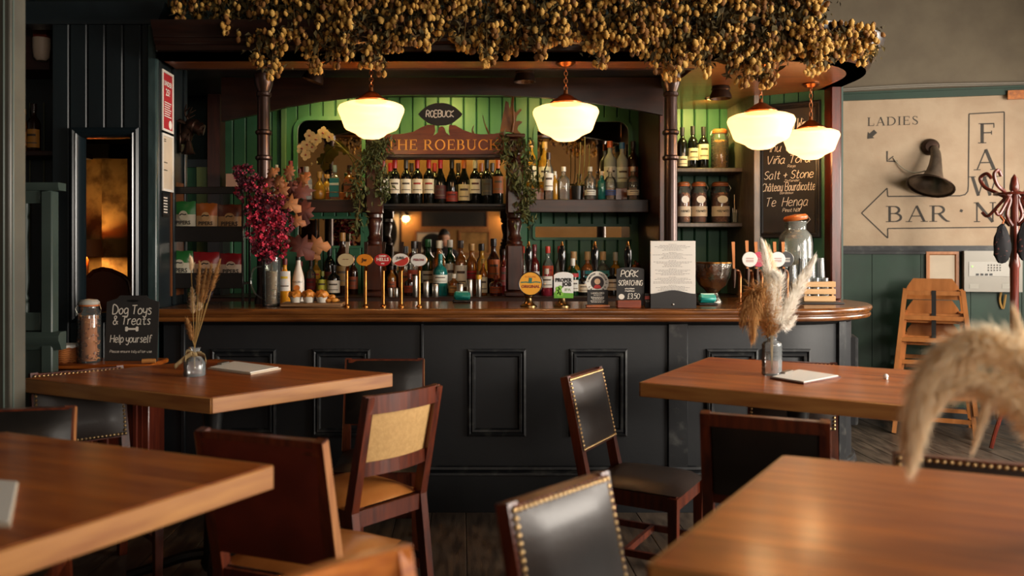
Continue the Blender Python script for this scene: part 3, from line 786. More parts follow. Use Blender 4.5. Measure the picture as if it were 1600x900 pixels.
for px, lab in ((585, 'turned mahogany post with garland, left of the mirror spirits'), (804, 'turned mahogany post with antler on top, right of the mirror spirits')):
    cx = X(px, 5.5); hw = .055
    tp = thing('turned_post', lab, 'post', (cx, 5.5, 1.0505), 'turned posts of the back bar')
    MB().cbox(cx-.066, cx+.066, 5.434, 5.566, 1.0505, 1.085, .008).build('foot', M_darkwoodz, tp)
    MB().cbox(cx-hw, cx+hw, 5.5-hw, 5.5+hw, 1.085, 1.385, .012).build('block', M_darkwoodz, tp)
    MB().lathe([(.05, 1.385), (.052, 1.40), (.04, 1.41), (.046, 1.425), (.036, 1.44), (.034, 1.46), (.044, 1.50), (.046, 1.53), (.038, 1.545), (.05, 1.555), (.05, 1.575)], (cx, 5.5, 0), 16).build('baluster', M_darkwoodz, tp)
    MB().cbox(cx-hw, cx+hw, 5.5-hw, 5.5+hw, 1.575, 1.90, .012).build('block', M_darkwoodz, tp)
    MB().lathe([(.05, 1.90), (.04, 1.91), (.05, 1.925), (.038, 1.94), (.052, 1.955), (.052, 1.965)], (cx, 5.5, 0), 16).build('neck', M_darkwoodz, tp)
    MB().cbox(cx-.052, cx+.052, 5.5-.052, 5.5+.052, 1.965, 2.06, .01).build('capital', M_darkwoodz, tp)
    MB().cbox(cx-.064, cx+.064, 5.436, 5.564, 2.06, 2.085, .006).build('abacus', M_darkwoodz, tp)
# shelves
ZW = 1.65
tag(MB().cbox(X(594, 5.6), X(795, 5.6), 5.57, 5.895, ZW-.022, ZW-.0005, .004).build('wine_shelf', M_blackwood), 'black shelf carrying the row of wine bottles', 'shelf')
ZS = 1.676
M_riser = wood('brown riser', '#6a3416', '#8a4a22', 'x', .35, .2)  # riser wood, a paler brown than the shelf boards
for a, b, rh, lab in ((416, 572, .06, 'dark wood shelf with the orchid and bottles'), (819, 1012, .088, 'dark wood shelf of bottles before the right-hand mirror')):
    sh = thing('bottle_shelf', lab, 'shelf', (X((a+b)/2, 5.6), 5.6, ZS-.085))
    MB().cbox(X(a, 5.6), X(b, 5.6), 5.60, 5.91, ZS-.022, ZS-.0005, .004).build('shelf_board', M_darkwood, sh)
    MB().cbox(X(a, 5.6), X(b, 5.6), 5.57, 5.60, ZS-.085, ZS-.0005, .004).build('apron', M_darkwood, sh)
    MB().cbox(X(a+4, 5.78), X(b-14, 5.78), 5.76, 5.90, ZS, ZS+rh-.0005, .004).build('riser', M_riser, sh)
# two shelves in the right-hand recess
for yy, lab in ((262, 'upper worn shelf of the green recess with wine and pasta'), (348, 'lower worn shelf of the green recess with snack jars')):
    zz = Z(yy, 5.62)
    tag(MB().cbox(X(1052, 5.62), X(1172, 5.62), 5.62, 5.93, zz-.028, zz-.0005, .004).build('recess_shelf', MATS['worn grey oak']), lab, 'shelf', 'shelves in the green recess')
# sign board
sp_ = [(600,241),(788,241),(788,206),(772,209),(752,210),(738,208),(724,203),(712,196),(702,195),(701,204),(703,212),(697,207),(694,199),(690,197),(686,199),(684,207),(677,212),(680,204),(679,195),(668,195),(658,199),(645,206),(630,209),(612,210),(600,208)]
YS = 5.46
sg = thing('bar_sign', 'shaped mahogany sign board with gilt letters THE ROEBUCK', 'sign', (X(693, YS), YS, Z(247, YS)))
MB().prism([(X(a, YS), Z(b, YS)) for a, b in sp_], (0, YS+.03, 0), UX, UZ, .03).build('sign_board', M_signwood, sg)
MB().cbox(X(599, YS), X(787, YS), YS-.01, YS+.12, Z(247, YS), Z(241, YS), .004).build('sign_rail', M_darkwood, sg)
roman_text('THE ROEBUCK', Z(217.5, YS)-Z(234, YS), (X(693, YS), YS-.001, Z(234.5, YS)), UX, UZ, M_gold, sg, fit=X(780, YS)-X(602, YS), name='lettering')
# backing above the wine bottles
tag(MB().box(X(597, 5.9), X(793, 5.9), 5.90, 5.93, ZW, 2.0).build('bottle_backing', mat('warm cream backing', '#7a5424', .6)), 'warm brown back panel behind the wine bottles', 'panel')
# oval ROEBUCK plaque
ov = thing('oval_plaque', 'black eye-shaped plaque chalked ROEBUCK on top of the sign', 'sign', (X(688, YS), YS, Z(196, YS)))
pts = []
for i in range(33):
    t = -1 + 2*i/32; pts.append((X(688, YS) + t*X(720+34.5, YS), Z(179, YS) + .071*(1 - abs(t)**2.3)))
for i in range(31, 0, -1):
    t = -1 + 2*i/32; pts.append((X(688, YS) + t*X(720+34.5, YS), Z(179, YS) - .071*(1 - abs(t)**2.3)))
MB().prism(pts, (0, YS+.0, 0), UX, UZ, .018).build('board', M_slate, ov)
hand_text('ROEBUCK', .040, (X(688, YS), YS-.019, Z(183.5, YS)), UX, UZ, M_chalk, ov, w=.0062, slant=.08, fit=X(710, YS)-X(666, YS), seed=3)

# ---- mirrors
def mirror(px0, px1, py0, py1, D, label, m, fw_=.03, rad=.06, toponly=True):
    x0, x1, z0, z1 = X(px0, D), X(px1, D), Z(py1, D), Z(py0, D)
    t = thing('mirror', label, 'mirror', ((x0+x1)/2, D, z0))
    def outline(ins, r):
        a0, a1, b0, b1 = x0+ins, x1-ins, z0+ins, z1-ins; o = []
        cs = [(a1-r, b1-r, 0), (a0+r, b1-r, 90)]
        for cx, cz, st_ in cs:
            for i in range(7): o.append((cx + r*math.cos(R(st_+15*i)), cz + r*math.sin(R(st_+15*i))))
        if toponly: o += [(a0, b0), (a1, b0)]
        else:
            for cx, cz, st_ in [(a0+r, b0+r, 180), (a1-r, b0+r, 270)]:
                for i in range(7): o.append((cx + r*math.cos(R(st_+15*i)), cz + r*math.sin(R(st_+15*i))))
        return o
    a = outline(0, rad); b = outline(fw_, max(.004, rad-fw_)); k = len(a); mb = MB()
    mb.add([(p[0], D-.02, p[1]) for p in a] + [(p[0], D-.02, p[1]) for p in b] + [(p[0], D, p[1]) for p in a] + [(p[0], D-.004, p[1]) for p in b],
        [q for i in range(k) for q in ((i, (i+1) % k, k+(i+1) % k, k+i), (i, 2*k+i, 2*k+(i+1) % k, (i+1) % k), (k+i, k+(i+1) % k, 3*k+(i+1) % k, 3*k+i))])
    if m: mb.build('frame', m, t)
    mb = MB(); mb.add([(p[0], D-.005, p[1]) for p in b], [tuple(range(k))]); g = mb.build('glass', M_mirror, t, False)
    return t
mirror(595, 795, 322, 459, 5.925, 'wide bar mirror behind the spirits below the wine shelf', M_darkwood, .012, .013)
mirror(459, 572, 182, 309, 5.932, 'arched green-framed mirror behind the orchid', M_green, .028, .10)
mirror(833, 988, 184, 300, 5.932, 'arched green-framed mirror behind the middle hanging lamp', M_green, .028, .10)
mirror(832, 988, 350, 375, 5.932, 'narrow green-framed mirror strip beneath the bottle shelf on the right', M_green, .018, .025, False)
mirror(462, 568, 338, 388, 5.932, 'dim green-framed mirror strip below the orchid shelf', M_green, .018, .025, False)

# =================================================================== BOTTLES AND BAR THINGS
def G_(name, tint, body, col): return glass(name, tint, 0, .03, body, col)
GL = {
 'wine': mat('wine bottle glass', '#0b0d0a', .08, 0, .3),
 'green': G_('green bottle glass', '#4fa05a', .25, '#0f5a22'),
 'clear': G_('clear bottle glass', '#f4f4ee', .10, '#d9d9d0'),
 'frost': G_('frosted bottle glass', '#e8ece8', .55, '#cfd2cc'),
 'amber': G_('whisky glass', '#e0a860', .45, '#b06a1c'),
 'gold': G_('golden spirit glass', '#f0cc80', .45, '#d09a30'),
 'brown': G_('brown bottle glass', '#6a3a1a', .55, '#3a1a0a'),
 'teal': G_('teal bottle glass', '#8fd0c8', .55, '#1f8a86'),
 'blue': G_('blue tinted glass', '#b0d4dc', .45, '#6ab0c0'),
 'pink': G_('pink gin glass', '#f0b0a8', .5, '#b8324a'),
 'peach': G_('peach gin glass', '#f0c8a0', .5, '#d8884a'),
 'white': mat('white glazed bottle', '#d9d2c6', .3),
 'dkgreen': G_('dark green glass', '#2a5a38', .7, '#0c3a1c'),
 'black': mat('black apothecary glass', '#0e0d0d', .1, 0, .3),
 'ruby': G_('ruby liqueur glass', '#a03028', .7, '#5a0f10'),
 'pale': G_('pale gin glass', '#dfeae4', .18, '#c8d4cc'),
}
def LM(col, rough=.6): return mat('print ' + col, col, rough)
PROF = {  # radius, height as fractions of the bottle's height (base to top of neck); neck finish given by the cap
 'wine': [(.0,0),(.115,.0),(.122,.015),(.122,.60),(.112,.66),(.075,.72),(.048,.76),(.044,.80),(.044,.985),(.048,.985),(.048,1)],
 'burg': [(.0,0),(.125,.0),(.132,.015),(.132,.48),(.12,.56),(.085,.66),(.055,.74),(.046,.80),(.044,.985),(.048,.985),(.048,1)],
 'spirit': [(.0,0),(.118,.0),(.125,.015),(.125,.58),(.118,.63),(.085,.69),(.052,.74),(.046,.78),(.046,.9),(.052,.91),(.052,.93)],
 'tall': [(.0,0),(.10,.0),(.107,.015),(.107,.60),(.098,.66),(.06,.73),(.044,.78),(.042,.92),(.046,.93)],
 'stout': [(.0,0),(.19,.0),(.20,.015),(.20,.55),(.19,.62),(.13,.68),(.075,.72),(.065,.76),(.065,.86),(.075,.87)],
 'round': [(.0,0),(.16,.0),(.22,.04),(.25,.18),(.245,.36),(.20,.5),(.12,.60),(.07,.66),(.062,.72),(.062,.84),(.07,.85)],
 'malibu': [(.0,0),(.125,.0),(.132,.02),(.132,.48),(.118,.58),(.07,.76),(.052,.84),(.05,.92)],
}
def bottle(kind, px, py0, py1, D, z, glassk, cap, label, text, group=None, lab=(.14, .46), lab2=None, w=None, capr=None, name=None, square=False, mark=None, fill=None, capz=None):
    H = (py0 - py1)/F*D
    c = Vector((X(px, D), D, z))
    t = thing(name or ('wine_bottle' if kind in ('wine', 'burg') else 'bottle'), text, 'bottle', c, group)
    prof = PROF[kind]
    k = 1.0
    if w: k = (w/2/F*D)/(max(p[0] for p in prof)*H)
    pr = [(max(r*H*k if r > .07 else r*H*min(1.25, max(k, .8)), .0001), zz*H) for r, zz in prof]
    mb = MB()
    if square: mb.rsq(pr, c, .8, 3)
    else: mb.lathe(pr, c, 16)
    mb.build('glass_body', GL[glassk] if isinstance(glassk, str) else glassk, t)
    rm = max(p[0] for p in pr)
    if fill:
        f = MB(); pf = [(max(r*.93, .0001), zz + .001) for r, zz in pr if zz <= .55*H]
        (f.rsq(pf, c, .8, 3) if square else f.lathe(pf, c, 14)); f.build('liquid', LM(fill, .15), t)
    nr = pr[-1][0]
    capz = capz if capz is not None else (.80 if kind in ('wine', 'burg') else pr[-1][1]/H - .07)
    cr = (capr/2/F*D) if capr else nr*1.12
    MB().lathe([(cr*.98, capz*H), (cr, capz*H + .002), (cr, H*.995), (cr*.9, H*1.001)], c, 12).build('cap', LM(cap, .35), t)
    def lb(z0, z1, col, off, nm, parent, half=78):
        mb = MB()
        if square:
            mb.cbox(c.x - rm*.86, c.x + rm*.86, c.y - rm*.8 - off*2 - .0022, c.y - rm*.8 + .004, c.z + z0*H, c.z + z1*H, .001)
        else:
            vs = []; n = 10
            rr = rm + off
            for i in range(n+1):
                a = R(-90 - half + 2*half*i/n)
                for zz in (z0, z1): vs.append((c.x + rr*math.cos(a), c.y + rr*math.sin(a), c.z + zz*H))
            mb.add(vs, [(2*i, 2*i+2, 2*i+3, 2*i+1) for i in range(n)])
        return mb.build(nm, LM(col), parent)
    if label:
        L = lb(lab[0], lab[1], label, .0006, 'label', t)
        h_ = lab[1]-lab[0]
        lb(lab[0]+h_*.62, lab[0]+h_*.74, mark or '#4a3a30', .0012, 'print_band', L, 40)
        lb(lab[0]+h_*.22, lab[0]+h_*.28, '#6a5a4a', .0012, 'print_line', L, 50)
    if lab2:
        lb(lab2[0], lab2[1], lab2[2], .0007, 'label', t)
    return t

# ---- wine shelf under the sign
WG = 'wine bottles on the shelf under the sign'
ws = [(599, '#8a1f24', '#cfc6b6', 'cream-labelled'), (617, '#9a1f28', '#d4cbbb', 'red-capped cream-labelled'), (634.5, '#3a3533', '#d8cfbc', 'grey-capped tree-labelled'), (652, '#9a1f28', '#d8cdb8', 'red-capped script-labelled'),
      (670, '#9a1f28', '#d6cbb4', 'crimson-capped pale-labelled'), (688, '#a01f2a', '#4a1c1c', 'red-capped maroon-labelled'), (706, '#1c1918', '#8a2a20', 'black-capped low red-labelled'), (725, '#a5562a', '#cdbc98', 'copper-capped cream-labelled'),
      (742.5, '#b5b0a8', '#d8d2c6', 'white-capped shield-labelled'), (760.5, '#161414', '#4a4846', 'black-capped grey-labelled'), (778, '#b0582c', '#8a4e2c', 'orange-capped copper-labelled')]
for i, (px, cap, lab, d) in enumerate(ws):
    kind = 'burg' if i in (5, 6, 7) else 'wine'
    l2 = {5: (.12, .42), 6: (.06, .28), 7: (.08, .44), 9: (.2, .56), 10: (.24, .62)}.get(i, (.24, .56))
    bottle(kind, px, 320, 250, 5.70, ZW, 'wine', cap, lab, '%s dark wine bottle, %s from left on the shelf under the sign' % (d, ORD[i]), WG, l2, mark={3: '#a03028', 4: '#a03028', 8: '#4a1f24', 6: '#3a1010'}.get(i))
for i, px in enumerate((610, 643, 679, 716, 752, 769)):
    bottle('wine', px, 317, 251, 5.83, ZW, 'wine', ('#9a1f28', '#2a2422', '#8a2a30', '#2a2422', '#6a3a1f', '#2a2422')[i], None, 'dark wine bottle, %s from left in the rear row under the sign' % ORD[i], 'rear row of wine bottles under the sign')

# ---- recess shelves on the right
zr1, zr2 = Z(262, 5.62), Z(348, 5.62)
for i, (px, d, l, yt) in enumerate(((1066, 'low cream-labelled', (.06, .30), 192), (1082.5, 'white-labelled', (.2, .48), 190), (1099, 'high cream-labelled', (.22, .58), 191))):
    bottle('wine', px, 257, yt, 5.72, zr1, 'wine', '#1d1a1a', '#cfc8ba', '%s dark wine bottle, %s from left on the upper recess shelf' % (d, ORD[i]), 'wine bottles on the recess shelf', l)

def jar(px, py0, py1, D, z, wpx, text, c1, c2, lidcol='#9a5a30', tagged=True, band=True, n=110, kind='grain', name='storage_jar', lid='clip', fillto=.72, seed=1):
    H = (py0-py1)/F*D; r = wpx/2/F*D; c = Vector((X(px, D), D, z)); rnd = random.Random(seed)
    t = thing(name, text, 'jar', c)
    MB().lathe([(.0001, 0), (r*.94, 0), (r, .012), (r, H*.74), (r*.93, H*.80), (r*.80, H*.84), (r*.80, H*.89)], c, 20).build('glass_body', M_jar, t)
    l = MB().lathe([(r*.84, H*.885), (r*.86, H*.89), (r*.86, H*.905), (r*.84, H*.91)], c, 18).build('rubber_seal', LM('#b5622c', .5), t)
    MB().lathe([(r*.84, H*.91), (r*.88, H*.92), (r*.88, H*.95), (r*.7, H*.985), (.0001, H)], c, 18).build('lid', LM(lidcol, .4), t)
    if lid == 'clip':
        mb = MB(); mb.tube([c + Vector((-r*.98, 0, H*.76)), c + Vector((-r*1.12, -.01, H*.84)), c + Vector((-r*.9, 0, H*.94))], .0022, 5)
        mb.build('wire_clip', M_steel, t)
        MB().tube([c + Vector((r*.98, 0, H*.76)), c + Vector((r*1.12, -.01, H*.84)), c + Vector((r*.9, 0, H*.94))], .0022, 5).build('wire_clip', M_steel, t)
    core = MB().lathe([(.0001, .006), (r*(.86 if kind == 'grain' else .66), .008), (r*(.86 if kind == 'grain' else .66), H*fillto*.97), (.0001, H*fillto)], c, 14).build('contents', LM(c1, .7), t); core['kind'] = 'stuff'
    mb = MB(); m2 = MB()
    for i in range(n):
        a = rnd.uniform(0, 2*math.pi); zz = rnd.uniform(.012, H*fillto); rr = r*(rnd.uniform(.82, .90) if kind == 'grain' else rnd.uniform(.60, .74))
        if i > n*.9: rr = r*rnd.uniform(0, .8); zz = H*fillto
        q = mb if i % 2 else m2
        s = r*.20 if kind == 'grain' else r*.30
        q.m = Matrix.Translation(c + Vector((rr*math.cos(a)*.95, rr*math.sin(a)*.95, zz))) @ Matrix.Rotation(rnd.uniform(0, 6), 4, 'Z') @ Matrix.Rotation(rnd.uniform(-1.2, 1.2), 4, 'X')
        if kind == 'grain': q.box(-s*.5, s*.5, -s*.25, s*.25, -s*.35, s*.35)
        else: q.tube([(-s*.8, 0, 0), (-s*.2, 0, s*.3), (s*.3, 0, -s*.1), (s*.8, 0, s*.2)], s*.22, 5)
    o1 = mb.build('pieces', LM(c2, .6), t, False); o1['kind'] = 'stuff'
    o2 = m2.build('pieces', LM(c1, .6), t, False); o2['kind'] = 'stuff'
    if band:
        b = MB(); vs = []
        for i in range(11):
            a = R(-90-75+15*i)
            for zz in (.16, .40): vs.append((c.x + (r+.001)*math.cos(a), c.y + (r+.001)*math.sin(a), c.z + zz*H))
        b.add(vs, [(2*i, 2*i+2, 2*i+3, 2*i+1) for i in range(10)]); bo = b.build('paper_band', M_paperdim, t)
        hand_text('+ssu+wsts', H*.07, (c.x, c.y - r - .0015, c.z + H*.26), UX, UZ, M_ink, bo, name='handwriting', fit=r*1.3)
    if tagged:
        pts = [(r*.55*math.cos(R(18*i)), H*.09*math.sin(R(18*i))) for i in range(20)]
        MB().prism(pts, (c.x, c.y - r - .0002, c.z + H*.56), UX, UZ, .0015).build('oval_tag', M_paper, t)
    return t
jar(1124.5, 257, 194, 5.72, zr1, 27, 'clip-top jar of orange pasta twists beside three wine bottles', '#b5702a', '#d8943c', kind='twist', tagged=False, band=False, n=80, fillto=.70, seed=2)
jar(1068, 345, 280, 5.72, zr2, 22, 'oval-tagged snack jar partly behind the iron column', '#8a4a20', '#b87438', seed=3)
jar(1092, 345, 280, 5.72, zr2, 25, 'middle oval-tagged snack jar on the lower recess shelf', '#7a3c1a', '#a8642e', seed=4)
jar(1125, 345, 280, 5.72, zr2, 29, 'widest oval-tagged snack jar on the lower recess shelf', '#84451c', '#b5713a', seed=5)
# small tumbler with cutlery
c = Vector((X(1148, 5.72), 5.72, zr2)); t = thing('cutlery_tumbler', 'small glass tumbler holding straws and a spoon beside the snack jars', 'tumbler', c)
MB().lathe([(.0001, 0), (.026, 0), (.03, .07), (.028, .07), (.024, .006), (.0001, .006)], c, 14).build('glass_body', M_jar, t)
for i, (dx, hh) in enumerate(((-.012, .10), (.0, .19), (.012, .09))):
    MB().tube([c + Vector((dx*.6, 0, .008)), c + Vector((dx, .005, hh))], .004, 6).build('straw', M_steel if i == 1 else M_paper, t)

# ---- orchid shelf (left bay)
OS = 'bottles on the orchid shelf'
bottle('tall', 432, 306, 250, 5.74, ZS, 'clear', '#c8c2b4', '#cfc6b4', 'clear bottle with pale cap, leftmost on the orchid shelf', OS)
bottle('tall', 454, 306, 244, 5.72, ZS, 'clear', '#8a1f24', '#d0c8b8', 'slim clear bottle with dark red cap on the orchid shelf', OS)
bottle('tall', 468, 302, 252, 5.74, ZS, 'clear', '#6a1a1c', None, 'clear bottle with maroon cap behind the orchid flowers', OS)
bottle('stout', 479, 309, 257, 5.64, ZS, 'frost', '#b5b0a8', '#c9c2b4', 'frosted bottle standing in front of the orchid stem', OS, w=18)
bottle('round', 499, 309, 265, 5.66, ZS, 'gold', '#b58a4a', None, 'squat round bottle of yellow spirit with a cork ball', OS, w=22, capr=9)
bottle('round', 510.5, 300, 272, 5.80, ZS+.06, 'gold', '#a5783c', None, 'small round bottle with cork ball on the riser', OS, w=12, capr=9)
bottle('stout', 523, 309, 255, 5.64, ZS, 'clear', '#9ab0b0', '#1f7a80', 'square clear bottle with teal label on the orchid shelf', OS, (.08, .62), w=17, square=True, mark='#cfd8d0')
bottle('stout', 546, 309, 255, 5.64, ZS, 'amber', '#4a2a18', '#8a4a22', 'square brown bottle with copper label beside the garland', OS, (.08, .6), w=18, square=True)
bottle('spirit', 561, 306, 262, 5.72, ZS, 'amber', '#b58a3c', '#b5743a', 'amber bottle half hidden by the left garland', OS)
c = Vector((X(361, 5.72), 5.72, ZS - .02))
# ---- right bay shelf
RS = 'bottles on the right-hand mirror shelf'
zri = ZS + .088
for px, y0, y1, g, cap, lab, txt, kind in (
    (830, 290, 215, 'gold', '#b58a4c', '#d8d0be', 'tall pale whisky bottle beside the right-hand garland', 'tall'),
    (851, 290, 217, 'gold', '#c09858', '#d8d0be', 'tall cork-stopped whisky bottle under the middle lamp', 'spirit'),
    (953, 290, 216, 'frost', '#d0602c', '#cfd0c8', 'tall frosted bottle with orange cap on the riser', 'spirit'),
    (972, 290, 218, 'frost', '#2c6aa0', '#c8ccc8', 'tall frosted bottle with blue cap on the riser', 'spirit'),
    (989, 290, 216, 'brown', '#2a1c16', '#8a4a2a', 'dark amber bottle at the right end of the riser', 'tall')):
    bottle(kind, px, y0, y1, 5.84, zri, g, cap, lab, txt, RS, w=19 if kind != 'tall' else None)
for px, y1, g, cap, lab, txt, w_, fl_ in (
    (857, 236, 'clear', '#3a2a2a', '#e0ddd4', 'slim vodka bottle with white label and dark cap', 15, None),
    (867, 265, 'gold', '#c8c0ac', None, 'small clear bottle between the vodka and the infusion', 11, None),
    (880.5, 258, 'clear', '#d8d2c2', None, 'small bottle of yellow peel infusion next to the plant pot', 19, '#c8963c'),
    (922, 258, 'clear', '#d8d2c2', '#e0dcd0', 'small bottle of crimson berry infusion by the plant pot', 18, '#9a2438'),
    (940, 265, 'teal', '#d0c8b4', None, 'small teal bottle between berry and blue infusions', 13, None),
    (953.5, 259, 'clear', '#d8d2c2', '#3a5aa0', 'small bottle with blue-printed label on the right shelf', 18, '#b8bcb8'),
    (989, 258, 'clear', '#d8d2c2', '#e6e0cc', 'small bottle of lemon-yellow infusion at the shelf end', 19, '#d8b43c')):
    bottle('tall' if w_ == 15 else 'spirit', px, 310, y1, 5.66, ZS, g, cap, lab, txt, RS, (.14, .30) if w_ > 15 else (.2, .56), w=w_, fill=fl_)

# ---- spirits in front of the wide mirror
MS = 'spirit bottles in front of the wide mirror'
ZC = 1.05
for px, y1, D, g, cap, lab, kind, txt, kw in (
    (632, 381, 5.86, 'clear', '#1c1a1a', '#a8542a', 'spirit', 'clear bottle with black cap behind the second badge tap', {}),
    (647, 372, 5.775, 'clear', '#2a2220', '#b0462c', 'spirit', 'tall clear bottle behind the white tap badge', {}),
    (668.5, 370, 5.86, 'green', '#2f6a3a', '#d8d4c4', 'spirit', 'green bottle with metal pourer, left in the mirror row', {'lab': (.2, .42)}),
    (686, 371, 5.775, 'amber', '#cfc6b0', '#c8a888', 'spirit', 'pale whisky bottle directly behind the teal bottle', {}),
    (703, 371, 5.86, 'green', '#d8d4c8', '#dcd8ca', 'spirit', 'green whisky bottle with a tall white label', {'lab': (.1, .56), 'w': 19}),
    (720, 371, 5.775, 'amber', '#3a2c24', '#e0dccf', 'spirit', 'amber whisky bottle with a tall white label', {'lab': (.14, .54), 'w': 19}),
    (737, 377, 5.86, 'amber', '#b58a50', '#b01f30', 'spirit', 'whisky bottle with a slanting red label', {'lab': (.3, .46), 'w': 19}),
    (753, 376, 5.775, 'gold', '#1d1816', '#c8b080', 'spirit', 'golden whisky bottle with a black stopper', {'w': 17}),
    (771.5, 369, 5.86, 'brown', '#1c1412', '#a5552a', 'spirit', 'dark bottle with burnt orange label near the right turned post', {'lab': (.28, .62), 'w': 19}),
    (787, 384, 5.76, 'ruby', '#2a1410', '#7a2a28', 'spirit', 'ruby bottle with pourer tight against the right turned post', {'lab': (.2, .6), 'w': 13})):
    bottle(kind, px, 455, y1, D, ZC, g, cap, lab, txt, MS, **kw)
FS = 'front row before the mirror'
for px, y1, g, cap, lab, kind, txt, kw in (
    (688, 394, 'teal', '#1f7a78', '#dcdccf', 'stout', 'broad teal bottle with white name label in front row', {'w': 23, 'lab': (.3, .5), 'capr': 7}),
    (640, 425, 'brown', '#6a2a18', '#a8462a', 'stout', 'short brown bottle between two brass taps', {'w': 17}),
    (755, 401, 'amber', '#c8aa60', '#d8d0b4', 'spirit', 'small whisky bottle with cream label by the steel jiggers', {'w': 13, 'lab': (.08, .5)}),
    (709, 425, 'amber', '#d0c8b8', '#c89a5a', 'stout', 'squat amber jar to the right of the teal bottle', {'w': 17}),
    (775, 428, 'ruby', '#8a3a1c', '#9a4420', 'stout', 'squat ruby bottle at the foot of the right turned post', {'w': 20})):
    bottle(kind, px, 459, y1, 5.62, ZC, g, cap, lab, txt, FS, **kw)
def steel_cup(px, y0, y1, wpx, D, text, cap=None):
    H = (y0-y1)/F*D; r = wpx/2/F*D; c = Vector((X(px, D), D, ZC))
    t = thing('steel_shaker', text, 'shaker', c, 'steel bar shakers')
    MB().lathe([(.0001, 0), (r*.92, 0), (r, .004), (r, H*.93), (r*.97, H*.94)], c, 16).build('cup', M_steel, t)
    MB().lathe([(r*.97, H*.94), (r*.99, H*.95), (r*.96, H), (.0001, H)] if not cap else [(r*.97, H*.78), (r*1.02, H*.78), (r*1.02, H*.99), (.0001, H)], c, 16).build('lid', LM(cap, .4) if cap else M_darkmetal, t)
for a in ((610, 460, 446, 8, 5.5, 'short steel cup between the orange and red tap badges', None), (619, 460, 446, 7, 5.5, 'narrow steel cup right of the short one', None), (649, 461, 426, 9, 5.47, 'tall thin steel shaker beside the white tap', None),
          (666, 461, 436, 10, 5.5, 'mid-sized steel shaker left of the teal bottle', None), (680.5, 461, 440, 11, 5.5, 'short steel shaker just before the teal bottle', None),
          (719, 461, 440, 11, 5.5, 'steel shaker with dark lid above the card reader', None), (734, 461, 433, 10, 5.5, 'taller steel shaker with dark lid right of the card reader', None), (748, 461, 427, 9, 5.5, 'steel flask with a yellow lid', '#d8a02a')):
    steel_cup(*a[:6], cap=a[6])

# ---- bottles on the counter below the right-hand mirror shelf
RL = 'bottles below the right-hand mirror shelf'
for px, y1, D, g, cap, lab, kind, txt, kw in (
    (816, 377, 5.76, 'clear', '#b8362a', '#d8c0b0', 'spirit', 'clear gin bottle with red cap beside the right turned post', {'w': 15}),
    (835, 374, 5.76, 'ruby', '#5a1a22', '#c8c0b4', 'spirit', 'dark red bottle behind the leftmost black pump handle', {'w': 16}),
    (856, 377, 5.76, 'pale', '#c03a2c', '#d0583a', 'spirit', 'gin bottle with red cap and orange-red label', {'w': 17, 'lab': (.3, .6), 'mark': '#b01f2a'}),
    (874.5, 377, 5.78, 'clear', '#b03030', '#d0a89a', 'spirit', 'clear gin bottle with red cap behind the second pump handle', {'w': 15}),
    (896.5, 385, 5.76, 'gold', '#c8a878', '#5ab8c0', 'stout', 'yellow gin bottle with turquoise disc label and cork', {'w': 20, 'lab': (.24, .56), 'capr': 10}),
    (918, 385, 5.76, 'peach', '#c8a878', '#4ab0c0', 'stout', 'peach gin bottle with turquoise disc label and cork', {'w': 20, 'lab': (.24, .56), 'capr': 10}),
    (942, 385, 5.76, 'pale', '#c8a878', '#58b4c8', 'stout', 'pale gin bottle with turquoise disc label and cork', {'w': 20, 'lab': (.24, .56), 'capr': 10}),
    (961.5, 386, 5.76, 'gold', '#b0aa98', '#d8d0b8', 'stout', 'golden bottle with cream initials label and tall cap', {'w': 19, 'lab': (.2, .48), 'capr': 8}),
    (979, 400, 5.78, 'clear', '#c8b890', '#c0b8a4', 'spirit', 'clear bottle behind the rightmost pump handle', {'w': 13}),
    (995, 403, 5.76, 'ruby', '#a82430', '#7a2020', 'spirit', 'small red bottle behind the scratchings chalkboard', {'w': 13})):
    bottle(kind, px, 452, y1, D, ZC, g, cap, lab, txt, RL, **kw)
RF = 'front bottles below the right-hand mirror shelf'
for px, y1, g, cap, lab, kind, txt, kw in (
    (854, 418, 'pink', '#c8c0b4', '#e0dcd2', 'stout', 'squat pink gin bottle with white label between two pumps', {'w': 18, 'lab': (.3, .72)}),
    (895, 402, 'dkgreen', '#d8d8d0', '#e0e0d8', 'stout', 'dark green gin bottle with red seal and white label', {'w': 18, 'lab': (.12, .42), 'lab2': (.5, .6, '#b02a2a')}),
    (911, 421, 'black', '#2a1c16', '#d8ccb4', 'stout', 'short black bottle with cream label left of the round-top pump clip', {'w': 16}),
    (956.5, 417, 'black', '#1c1816', '#d8d4c8', 'stout', 'black apothecary bottle with pale diamond label', {'w': 21, 'lab': (.2, .6)})):
    bottle(kind, px, 460, y1, 5.62, ZC, g, cap, lab, txt, RF, **kw)
# shaker with red rings
c = Vector((X(993, 5.62), 5.62, ZC)); t = thing('coffee_pot', 'dark copper-lidded pot partly hidden behind the printed menu', 'pot', c)
MB().lathe([(.0001, 0), (.055, 0), (.06, .02), (.055, .12), (.04, .17)], c, 16).build('body', M_darkmetal, t)
MB().lathe([(.042, .17), (.045, .175), (.03, .2), (.008, .205), (.01, .225), (.0001, .23)], c, 16).build('lid', M_copper, t)

